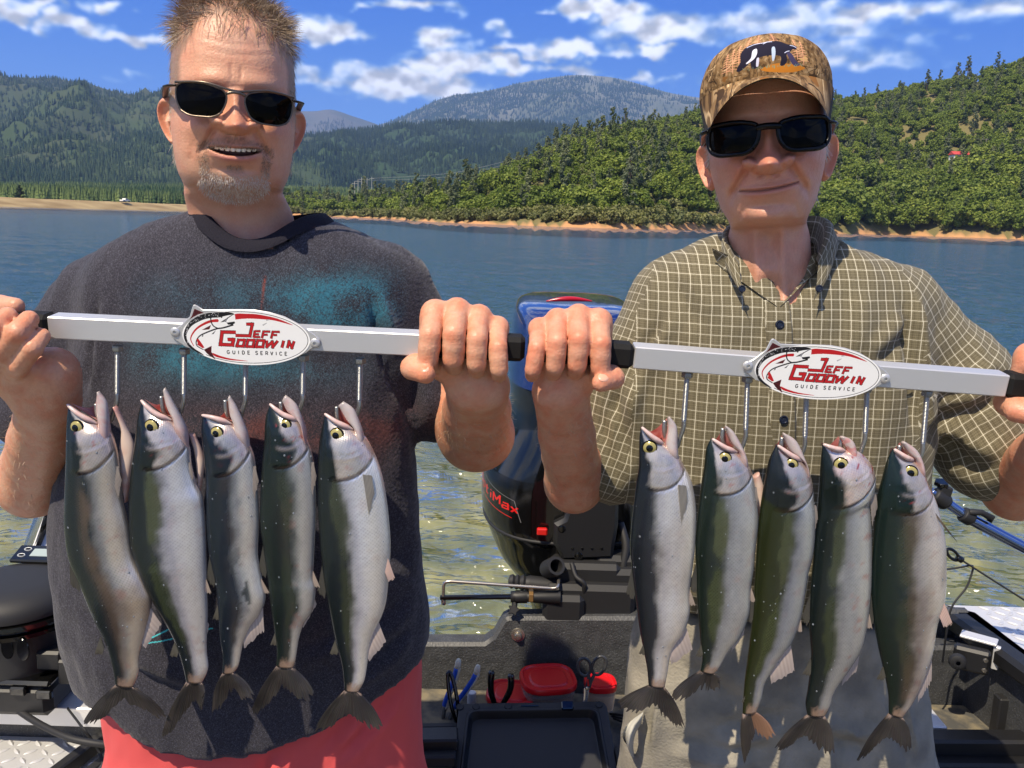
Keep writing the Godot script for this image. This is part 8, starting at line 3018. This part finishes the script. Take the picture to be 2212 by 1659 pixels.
	var o := PackedVector2Array()
	for q in [[1231, 1040], [1226, 1100], [1219, 1122], [1197, 1133], [1195, 1175], [1205, 1192], [1214, 1212], [1324, 1207], [1329, 1180], [1336, 1137], [1338, 1040]]: o.append(xy(P(q[0], q[1], zp)))
	var pl := Solid.new()
	pl.slab(o, -zp - 0.04, -zp, 0.010)
	part("front_plate", pl.commit(35), M.black, m)
	for q in [[1214, 1143, 0.008], [1250, 1202, 0.009], [1312, 1080, 0.009], [1237, 1185, 0.003], [1258, 1185, 0.003], [1279, 1185, 0.003], [1300, 1185, 0.003]]:
		part("hole", lathe_mesh([Vector2(0, 0.001), Vector2(q[2], 0.001), Vector2(q[2] * 1.2, 0)], 14, Transform3D(Basis(Vector3.RIGHT, PI / 2), P(q[0], q[1], zp) + Vector3(0, 0, 0.0006))), M.gloss_black, m)
	part("red_clip", box_mesh(P(1171, 1148, 2.02), Vector3(0.026, 0.018, 0.015), 0.003), paint("#c01a14", 0.25), m)
	for q in [[1262, 1245, 0.17, 0.10, 2.02], [1270, 1290, 0.22, 0.10, 1.99], [1330, 1260, 0.12, 0.18, 2.05], [1215, 1300, 0.10, 0.07, 1.97], [1400, 1275, 0.2, 0.14, 2.02]]:
		part("clamp_bracket", box_mesh(P(q[0], q[1], q[4]), Vector3(q[2], q[3], 0.10), 0.012), M.soft_black, m)
	part("midsection", box_mesh(P(1250, 1330, 2.2) - Vector3(0, 0.35, 0), Vector3(0.16, 0.8, 0.26), 0.05), M.gloss_black, m)
	part("flushing_tube", lathe_mesh([Vector2(0.012, 0.01), Vector2(0.016, 0.03), Vector2(0.022, 0.03), Vector2(0.024, 0.022), Vector2(0.024, -0.02), Vector2(0.019, -0.03), Vector2(0, -0.03)], 22, Transform3D(Basis(Vector3(0, 0, 1), -0.55) * Basis(Vector3.RIGHT, 0.9), P(1192, 1227, 1.97))), M.soft_black, m)
	part("bellows", lathe_mesh([Vector2(0, 0.03), Vector2(0.014, 0.028), Vector2(0.018, 0.02), Vector2(0.014, 0.014), Vector2(0.019, 0.008), Vector2(0.015, 0.002), Vector2(0.020, -0.006), Vector2(0.016, -0.012), Vector2(0.020, -0.022), Vector2(0.02, -0.1)], 20, Transform3D(Basis(Vector3(0, 0, 1), PI / 2 - 0.1), P(1124, 1258, 1.97))), M.soft_black, m)
	var zs := 1.93
	part("ram", tube_mesh(PackedVector3Array([P(951, 1291, zs), P(1106, 1289, zs)]), 0.0062, 14), M.gloss_black, m)
	part("cylinder", tube_mesh(PackedVector3Array([P(1103, 1289, zs), P(1113, 1289, zs), P(1114, 1289, zs), P(1138, 1289, zs), P(1140, 1289, zs), P(1210, 1291, zs)]), PackedFloat32Array([0.0135, 0.0135, 0.0155, 0.0155, 0.0125, 0.0185]), 18), M.black, m)
	part("brass_nut", lathe_mesh([Vector2(0, 0.005), Vector2(0.0165, 0.005), Vector2(0.0165, -0.005), Vector2(0, -0.005)], 6, Transform3D(Basis(Vector3(0, 0, 1), PI / 2), P(1147, 1287, zs)), 20), paint("#b08a58", 0.3, 0.8), m)
	part("steering_link", tube_mesh(PackedVector3Array([P(957, 1301, zs), P(958, 1270, zs), P(959, 1261, zs), P(964, 1257, zs), P(975, 1256, zs), P(1195, 1271, 1.92), P(1203, 1269, 1.92), P(1206, 1262, 1.93), P(1207, 1250, 1.95)]), 0.0040, 12, 50), M.steel, m)
	part("link_bolt", lathe_mesh([Vector2(0, 0.008), Vector2(0.006, 0.006), Vector2(0.007, 0), Vector2(0.006, -0.006), Vector2(0, -0.008)], 14, Transform3D(Basis(), P(958, 1300, zs))), M.chrome, m)
	var star := PackedVector2Array()
	for k in 10: star.append(Vector2.from_angle(TAU * k / 10.0) * (0.017 if k % 2 == 0 else 0.009))
	var kn := Solid.new()
	kn.x = Transform3D(Basis(Vector3.RIGHT, -0.4), P(1110, 1317, 1.915))
	kn.slab(rounded_shape(star, 0.004, 3), -0.007, 0.007, 0.002)
	part("knob", kn.commit(40), M.soft_black, m)
	part("knob_stem", tube_mesh(PackedVector3Array([P(1111, 1312, 1.92), P(1113, 1292, 1.93)]), 0.007, 10), M.soft_black, m)
	part("hose", tube_mesh(PackedVector3Array([P(1235, 1216, 1.97), P(1244, 1245, 1.95), P(1262, 1262, 1.94), P(1258, 1290, 1.95)]), 0.006, 8, 20), M.soft_black, m)
	part("hose", tube_mesh(PackedVector3Array([P(1340, 1130, 2.05), P(1352, 1180, 2.02), P(1346, 1240, 2.0), P(1370, 1290, 2.0)]), 0.010, 8, 20), M.soft_black, m)

func rounded_lid(c: Vector3, w: float, d: float, h: float, turn: float, tilt := 0.0) -> Array:
	# outline of a rounded square, used for a lid and the bowl under it
	var shape := rounded_shape(PackedVector2Array([Vector2(-w, -d) / 2, Vector2(w, -d) / 2, Vector2(w, d) / 2, Vector2(-w, d) / 2]), minf(w, d) * 0.42, 7)
	var place := Transform3D(Basis(Vector3.UP, turn) * Basis(Vector3.RIGHT, tilt), c)
	var lid := Solid.new()
	lid.x = place
	var n := shape.size()
	var rings := [[1.0, -0.012], [1.015, -0.010], [1.015, -0.002], [0.99, 0.001], [0.90, 0.0015], [0.86, -0.002], [0.70, -0.003], [0.66, 0.000], [0.60, 0.0005], [0.0, 0.001]]
	for i in rings.size() - 1:
		for k in n:
			var a := shape[k]
			var b := shape[(k + 1) % n]
			var p := func(q: Vector2, r: Array) -> Vector3: return Vector3(q.x * r[0], r[1], q.y * r[0])
			var out := Vector3((a + b).x, 0, (a + b).y).normalized() + Vector3(0, 0.6, 0)
			if i < rings.size() - 2: lid.oriented([p.call(a, rings[i]), p.call(b, rings[i]), p.call(b, rings[i + 1]), p.call(a, rings[i + 1])], out)
			else: lid.oriented([p.call(a, rings[i]), p.call(b, rings[i]), Vector3(0, 0.001, 0)], Vector3.UP)
	var bowl := Solid.new()
	var food := Solid.new()
	bowl.x = place
	food.x = place
	for k in n:
		var a := shape[k]
		var b := shape[(k + 1) % n]
		var out := Vector3((a + b).x, 0, (a + b).y)
		for q in [[bowl, 0.965, 0.90, -0.010, -h], [food, 0.93, 0.87, -h * 0.35, -h + 0.002]]:
			var s: Solid = q[0]
			s.oriented([Vector3(a.x * q[1], q[3], a.y * q[1]), Vector3(b.x * q[1], q[3], b.y * q[1]), Vector3(b.x * q[2], q[4], b.y * q[2]), Vector3(a.x * q[2], q[4], a.y * q[2])], out)
			s.oriented([Vector3(a.x * q[2], q[4], a.y * q[2]), Vector3(b.x * q[2], q[4], b.y * q[2]), Vector3(0, q[4], 0)], Vector3.DOWN)
		food.oriented([Vector3(a.x * 0.93, -h * 0.35, a.y * 0.93), Vector3(b.x * 0.93, -h * 0.35, b.y * 0.93), Vector3(0, -h * 0.35, 0)], Vector3.UP)
	return [lid.commit(50), bowl.commit(50), food.commit(50)]

func boat_clutter() -> void:
	var red := paint("#c8141c", 0.32)
	var clear := StandardMaterial3D.new()
	clear.transparency = BaseMaterial3D.TRANSPARENCY_ALPHA
	clear.albedo_color = Color(0.85, 0.85, 0.83, 0.22)
	clear.roughness = 0.12
	for q in [[1184, 1462, 0.592, 0.126, 0.118, 0.070, 0.18, "#7a5136", "large square food tub with a red lid, middle of the three by the transom"], [1106, 1494, 0.560, 0.115, 0.105, 0.050, -0.12, "#8d6b4a", "food tub with a red lid half hidden by black pliers, leftmost of three"], [1297, 1471, 0.590, 0.072, 0.070, 0.062, 0.1, "#d3a877", "small round red lidded tub of tan paste behind the scissors"]]:
		var c := flat(q[0], q[1], q[2])
		var t := thing("food_tub", q[8], "food tub", c, "red lidded tubs by the transom")
		var g := rounded_lid(c, q[3], q[4], q[5], q[6])
		part("lid", g[0], red, t)
		part("bowl", g[1], clear, t)
		part("contents", g[2], bumpy(paint(q[7], 0.8), noise_map(noise(0.1, 3, 171), 128, true, 5.0), 30.0, 1.0), t)
	# open tray lid leaning towards the camera
	var tray := thing("tool_tray", "open black plastic tray lid leaning in the middle of the stern", "tray", flat(1150, 1640, 0.53))
	var tl := P(991, 1519, 1.73)
	var trr := P(1308, 1514, 1.73)
	var bl := P(968, 1720, 1.53)
	var brr := P(1346, 1718, 1.53)
	var ax := (trr - tl).normalized()
	var ay := ((tl + trr) / 2 - (bl + brr) / 2).normalized()
	ay = (ay - ax * ay.dot(ax)).normalized()
	var az := ax.cross(ay)
	var w := tl.distance_to(trr)
	var h := ((tl + trr) / 2).distance_to((bl + brr) / 2)
	var place := Transform3D(Basis(ax, ay, az), (tl + trr + bl + brr) / 4)
	var pan := Solid.new()
	pan.x = place
	var outer := rounded_shape(PackedVector2Array([Vector2(-w / 2 - 0.01, -h / 2), Vector2(w / 2 + 0.012, -h / 2), Vector2(w / 2, h / 2), Vector2(-w / 2, h / 2)]), 0.018, 5)
	var levels := [[1.0, -0.022], [1.0, -0.002], [0.99, 0.0], [0.93, 0.0], [0.92, 0.003], [0.905, 0.003], [0.895, -0.001], [0.875, -0.016], [0.86, -0.018], [0.0, -0.018]]
	for i in levels.size() - 1:
		for k in outer.size():
			var a := outer[k]
			var b := outer[(k + 1) % outer.size()]
			var la: Array = levels[i]
			var lb: Array = levels[i + 1]
			var sc := func(q: Vector2, l: Array) -> Vector3:
				if l[0] == 0.0: return Vector3(0, 0, l[1])
				var inset: float = (1.0 - l[0]) * 0.24
				return Vector3(q.x - signf(q.x) * minf(inset, absf(q.x)), q.y - signf(q.y) * minf(inset, absf(q.y)), l[1])
			if lb[0] > 0: pan.oriented([sc.call(a, la), sc.call(b, la), sc.call(b, lb), sc.call(a, lb)], Vector3(0, 0, 1) + Vector3(a.x, a.y, 0) * 0.5)
			else: pan.oriented([sc.call(a, la), sc.call(b, la), sc.call(a, lb)], Vector3(0, 0, 1))
	part("pan", pan.commit(40), M.black, tray)
	for q in [[-0.148, 0.0], [-0.115, 0.0], [0.135, 0.0], [-0.05, 0.0]]:
		var at := place * Vector3(q[0] * w / 0.30, h / 2 - 0.010, 0.0)
		part("rubber_plug", lathe_mesh([Vector2(0, 0.0015), Vector2(0.004, 0.002), Vector2(0.0075, 0.0022), Vector2(0.0085, 0.0)], 18, Transform3D(place.basis * Basis(Vector3.RIGHT, PI / 2), at)), M.soft_black, tray)
	part("latch", box_mesh(place * Vector3(w * 0.235, h / 2 - 0.014, 0.004), Vector3(0.026, 0.020, 0.010), 0.002, place.basis), M.gloss_black, tray)
	part("slot", box_mesh(place * Vector3(w * -0.02, h / 2 - 0.010, 0.001), Vector3(0.040, 0.003, 0.003), 0.001, place.basis), M.gloss_black, tray)
	# scissors
	var sc := thing("scissors", "grey and black handled scissors standing blade down beside the tub of paste", "scissors", P(1268, 1490, 1.73))
	var zs := 1.735
	var grey := paint("#3a3b3d", 0.4)
	for q in [[1262, 1441, 14, 19, -0.15], [1294, 1438, 14, 21, 0.42]]:
		var path := PackedVector3Array()
		for k in 26:
			var a := TAU * k / 24.0
			var e := Vector2(cos(a) * q[2], sin(a) * q[3]).rotated(q[4])
			path.append(P(q[0] + e.x, q[1] + e.y, zs))
		var s := Sheet.new()
		s.tube(path, 0.0034, 8, false)
		part("handle", s.commit(), grey, sc)
	part("shank", tube_mesh(PackedVector3Array([P(1272, 1458, zs), P(1272, 1470, zs), P(1268, 1488, zs)]), PackedFloat32Array([0.0035, 0.005, 0.0055]), 8), grey, sc)
	part("shank", tube_mesh(PackedVector3Array([P(1284, 1457, zs), P(1276, 1472, zs), P(1270, 1488, zs)]), PackedFloat32Array([0.0035, 0.0045, 0.005]), 8), grey, sc)
	part("red_insert", box_mesh(P(1270, 1472, zs) + Vector3(0, 0, 0.005), Vector3(0.004, 0.016, 0.002), 0.0005, Basis(Vector3(0, 0, 1), 0.15)), red, sc)
	part("blade", tube_mesh(PackedVector3Array([P(1267, 1486, zs), P(1266, 1500, zs), P(1262, 1528, zs - 0.005)]), PackedFloat32Array([0.0062, 0.0062, 0.0048]), 8, 0, 0.3), paint("#e4e4e4", 0.15, 0.9), sc)
	part("pivot", lathe_mesh([Vector2(0, 0.003), Vector2(0.004, 0.002), Vector2(0.0045, 0)], 12, Transform3D(Basis(Vector3.RIGHT, PI / 2), P(1269, 1484, zs) + Vector3(0, 0, 0.006))), M.steel, sc)
	# blue pliers
	var pb := thing("pliers", "pliers with blue and cream handles leaning against the transom shelf", "pliers", P(990, 1520, 1.78))
	var zp := 1.79
	for q in [[[991, 1424, 986, 1450, 976, 1482, 962, 1520, 956, 1560]], [[1033, 1437, 1026, 1462, 1008, 1490, 988, 1518, 968, 1562]]]:
		var pts := along(sight(q[0], zp), 24)
		var hd := Sheet.new()
		hd.tube(pts.slice(3, 18), 0.0068, 10)
		part("handle", hd.commit(), paint("#1f53b8", 0.35), pb)
		var tp := Sheet.new()
		tp.tube(pts.slice(0, 4), PackedFloat32Array([0.0045, 0.0068, 0.0070, 0.0069]), 10)
		part("handle_tip", tp.commit(), paint("#cfc8b0", 0.5), pb)
		var st := Sheet.new()
		var off := PackedVector3Array()
		for p in pts.slice(3, 19): off.append(p + Vector3(0.0045, 0.001, 0.003))
		st.tube(off, 0.0038, 8)
		part("handle_edge", st.commit(), paint("#cfc8b0", 0.5), pb)
		var jaw := Sheet.new()
		jaw.tube(pts.slice(17, 24), PackedFloat32Array([0.006, 0.0058, 0.0055, 0.005, 0.005, 0.0045, 0.004]), 8)
		part("jaw", jaw.commit(), M.zinc_rough, pb)
	var bp := thing("pliers", "black handled pliers sticking up in front of the red lidded tubs", "pliers", P(1075, 1530, 1.75))
	for q in [[1062, 1450, 1060, 1475, 1062, 1500, 1073, 1532], [1103, 1457, 1104, 1478, 1098, 1500, 1078, 1532]]:
		var s := Sheet.new()
		s.tube(along(sight(q, 1.75), 20), PackedFloat32Array([0.0062, 0.0075, 0.0077, 0.0076, 0.0075, 0.0074, 0.0074, 0.0073, 0.0072, 0.0072, 0.007, 0.007, 0.0068, 0.0066, 0.0064, 0.006, 0.0056, 0.0052, 0.005, 0.0045]), 10)
		part("handle", s.commit(), M.gloss_black, bp)
	part("jaw", tube_mesh(PackedVector3Array([P(1075, 1528, 1.75), P(1075, 1560, 1.76)]), PackedFloat32Array([0.007, 0.004]), 8), M.zinc_rough, bp)
	var loop := PackedVector3Array()
	for k in 30:
		var a := TAU * k / 28.0
		var e := Vector2(cos(a) * 7.5, sin(a) * 56).rotated(-0.17)
		loop.append(P(979 + e.x, 1506 + e.y, 1.75 - sin(a) * 0.015))
	var lp := Sheet.new()
	lp.tube(loop, 0.0045, 10, false)
	tag(part("looped_handle", lp.commit(), M.gloss_black, self), "long black loop handle standing left of the open tray lid", "tool handle")
	var cap := flat(1019, 1510, 0.52)
	tag(part("bottle_cap", lathe_mesh([Vector2(0, 0.018), Vector2(0.009, 0.018), Vector2(0.0105, 0.016), Vector2(0.0105, -0.02), Vector2(0, -0.02)], 20, Transform3D(Basis(), cap)), paint("#d9d6d0", 0.4), self), "small white bottle cap between the blue pliers and the left red lid", "bottle cap")
	for k in 3:
		var a := flat(1318 + k * 4, 1542 + k * 5, 0.51)
		tag(part("wire", tube_mesh(PackedVector3Array([a, flat(1350, 1546 + k * 7, 0.52), flat(1392, 1556 + k * 6, 0.51), flat(1450, 1552 + k * 9, 0.505)]), 0.0028, 6, 20), M.soft_black, self), ["upper", "middle", "lower"][k] + " black wire running from the tray lid behind the khaki trousers", "wire", "wires on the shelf")
	# white plastic strip by the bars
	left_device()
	# rod on the right
	var rod := thing("telescoping_pole", "blue chrome telescoping pole with black clamps over the right gunwale", "pole", P(2100, 1120, 1.75))
	var zr := 1.75
	var tube_m := paint("#7f8fb0", 0.12, 0.95)
	part("inner_tube", tube_mesh(PackedVector3Array([P(2012, 1062, zr), P(2090, 1118, zr)]), 0.0105, 18), tube_m, rod)
	part("outer_tube", tube_mesh(PackedVector3Array([P(2084, 1114, zr), P(2330, 1246, zr)]), 0.0125, 18), tube_m, rod)
	part("clamp", tube_mesh(PackedVector3Array([P(2016, 1066, zr), P(2020, 1069, zr), P(2042, 1085, zr), P(2046, 1088, zr)]), PackedFloat32Array([0.0145, 0.0175, 0.0175, 0.0145]), 18), M.soft_black, rod)
	part("clamp", tube_mesh(PackedVector3Array([P(2078, 1109, zr), P(2081, 1111, zr), P(2096, 1120, zr), P(2099, 1122, zr)]), PackedFloat32Array([0.014, 0.0165, 0.0165, 0.014]), 18), M.soft_black, rod)
	part("lever", tube_mesh(PackedVector3Array([P(2094, 1106, zr - 0.01), P(2120, 1107, zr - 0.012), P(2142, 1119, zr - 0.01), P(2136, 1127, zr - 0.01)]), PackedFloat32Array([0.007, 0.0065, 0.008, 0.006]), 10), M.soft_black, rod)
	part("clamp_block", box_mesh(P(2040, 1060, zr), Vector3(0.026, 0.022, 0.022), 0.003, Basis(Vector3(0, 0, 1), -0.2)), M.soft_black, rod)
	var star := PackedVector2Array()
	for k in 12: star.append(Vector2.from_angle(TAU * k / 12.0) * (0.0165 if k % 2 == 0 else 0.012))
	var kn := Solid.new()
	kn.x = Transform3D(Basis(Vector3.RIGHT, -PI / 2 + 0.25), P(2034, 1044, zr))
	kn.slab(rounded_shape(star, 0.003, 3), -0.005, 0.005, 0.0015)
	part("knob", kn.commit(40), M.gloss_black, rod)
	part("knob_stem", tube_mesh(PackedVector3Array([P(2034, 1046, zr), P(2037, 1060, zr)]), 0.006, 10), M.gloss_black, rod)
	# snap and cables
	var snap := thing("snap_clip", "black snap clip on a thin cable beside the rightmost fish", "clip", P(2066, 1205, 1.8))
	var ring := PackedVector3Array()
	for k in 22:
		var a := TAU * k / 20.0
		var e := Vector2(cos(a) * 16, sin(a) * 8).rotated(0.75)
		ring.append(P(2058 + e.x, 1198 + e.y, 1.8))
	var rs := Sheet.new()
	rs.tube(ring, 0.0035, 8, false)
	part("loop", rs.commit(), M.gloss_black, snap)
	part("swivel", tube_mesh(PackedVector3Array([P(2068, 1204, 1.8), P(2078, 1210, 1.8)]), PackedFloat32Array([0.007, 0.0075]), 10), M.gloss_black, snap)
	tag(part("cable", tube_mesh(PackedVector3Array([P(2076, 1209, 1.8), P(2140, 1250, 1.78), P(2260, 1326, 1.74)]), 0.0022, 6, 24), M.soft_black, self), "thin taut black cable running from the snap clip to the right edge", "cable")
	tag(part("cable", tube_mesh(PackedVector3Array([P(2030, 1232, 1.8), P(2072, 1226, 1.8), P(2098, 1221, 1.8), P(2102, 1228, 1.8), P(2088, 1268, 1.79), P(2056, 1312, 1.78), P(2044, 1370, 1.78), P(2036, 1430, 1.8)]), 0.0022, 6, 50), M.soft_black, self), "slack looping black cable hanging behind the rightmost fish", "cable")

func left_device() -> void:
	var c := flat(52, 1490, 0.66)
	var d := thing("line_counter_reel", "round lidded black plastic reel housing with a small grey display", "reel housing", c)
	var yr := Transform3D(Basis(), c)
	var top := P(70, 1262, -c.z).y - c.y
	var r := 0.118
	part("lid", lathe_mesh([Vector2(0, top + 0.012), Vector2(0.06, top + 0.011), Vector2(0.092, top + 0.006), Vector2(r - 0.006, top - 0.006), Vector2(r + 0.002, top - 0.022), Vector2(r, top - 0.034), Vector2(r - 0.006, top - 0.036)], 48, yr, 50), M.soft_black, d)
	part("lid_rim", lathe_mesh([Vector2(r - 0.012, top - 0.036), Vector2(r + 0.004, top - 0.038), Vector2(r + 0.005, top - 0.046), Vector2(r - 0.008, top - 0.050), Vector2(r - 0.008, top - 0.056), Vector2(r + 0.001, top - 0.058), Vector2(r + 0.001, top - 0.066), Vector2(r - 0.012, top - 0.070)], 48, yr, 30), M.gloss_black, d)
	part("body", lathe_mesh([Vector2(r - 0.014, top - 0.07), Vector2(r - 0.016, 0.07), Vector2(r - 0.022, 0.07), Vector2(0, 0.07)], 40, yr, 40), M.black, d)
	part("base", box_mesh(c + Vector3(0, 0.034, 0), Vector3(0.215, 0.068, 0.20), 0.014), M.black, d)
	part("base_lip", box_mesh(c + Vector3(0, 0.072, 0), Vector3(0.222, 0.012, 0.206), 0.005), M.gloss_black, d)
	part("bracket", box_mesh(c + Vector3(0.095, 0.105, 0.05), Vector3(0.05, 0.04, 0.05), 0.005), M.black, d)
	part("red_button", box_mesh(P(161, 1389, -c.z - 0.082), Vector3(0.026, 0.012, 0.014), 0.003), paint("#a01818", 0.35), d)
	part("side_block", box_mesh(P(163, 1440, -c.z - 0.06), Vector3(0.045, 0.05, 0.05), 0.004), M.black, d)
	for q in [[16, 1400], [50, 1404]]: part("vent", lathe_mesh([Vector2(0, 0.002), Vector2(0.011, 0.002), Vector2(0.012, 0)], 16, Transform3D(Basis(Vector3.RIGHT, PI / 2) * Basis.from_scale(Vector3(1, 1, 1.9)), P(q[0], q[1], -c.z - 0.103))), M.gloss_black, d)
	for q in [[40, 1492], [96, 1500]]: part("latch", box_mesh(P(q[0], q[1], -c.z - 0.104), Vector3(0.030, 0.018, 0.012), 0.003), M.gloss_black, d)
	# display panel on the lid
	var pc := P(84, 1197, -c.z + 0.0)
	pc.y = c.y + top + 0.018
	pc = flat(84, 1198, pc.y)
	var tilt := Basis(Vector3.RIGHT, 0.28)
	var panel := part("display", box_mesh(pc, Vector3(0.098, 0.010, 0.052), 0.003, tilt), M.gloss_black, d)
	part("screen", box_mesh(pc + tilt * Vector3(0.014, 0.0052, 0), Vector3(0.054, 0.002, 0.024), 0.0005, tilt), paint("#9aa7a4", 0.15), panel)
	for k in 2: part("key", lathe_mesh([Vector2(0.0045, 0.001), Vector2(0.0058, 0.0016), Vector2(0.0064, 0)], 16, Transform3D(tilt * Basis.from_scale(Vector3(1.3, 1, 0.8)), pc + tilt * Vector3(-0.030 + k * 0.004, 0.0052, 0.010 - k * 0.020))), paint("#b8bcbc", 0.4), panel)
	# cables and tubes around it
	tag(part("cable", tube_mesh(PackedVector3Array([flat(-30, 1480, 0.69), flat(10, 1512, 0.675), flat(72, 1556, 0.668), flat(144, 1592, 0.668), flat(200, 1605, 0.665), flat(262, 1612, 0.655)]), 0.0065, 10, 40), M.soft_black, self), "thick black power cable lying along the left deck edge", "cable")
	tag(part("strap", tube_mesh(PackedVector3Array([flat(146, 1530, 0.672), flat(180, 1575, 0.68), flat(215, 1625, 0.62), flat(226, 1680, 0.60)]), 0.0030, 6, 24, 0.4), M.soft_black, self), "narrow black strap hanging over the left deck edge beside the coral shorts", "strap")
	var t0 := P(74, 1196, 1.82)
	var t1 := P(112, 1090, 1.80)
	var holder := thing("rod_holder", "leaning chrome rod holder tube behind the black reel housing", "rod holder", P(70, 1330, 1.82))
	part("tube", tube_mesh(PackedVector3Array([P(60, 1240, 1.83), t0, t1]), 0.026, 28), M.chrome, holder)
	part("collar", tube_mesh(PackedVector3Array([P(118, 1076, 1.80), t1]), 0.028, 28), M.chrome, holder)
	part("base", tube_mesh(PackedVector3Array([P(52, 1330, 1.84), P(60, 1240, 1.83)]), PackedFloat32Array([0.035, 0.028]), 20), M.soft_black, holder)
	tag(part("grab_rail", tube_mesh(PackedVector3Array([P(-60, 1140, 1.9), P(-10, 1094, 1.9), P(40, 1048, 1.9)]), 0.011, 16), M.chrome, self), "thin chrome rail at the left edge below the bareheaded man's elbow", "rail")
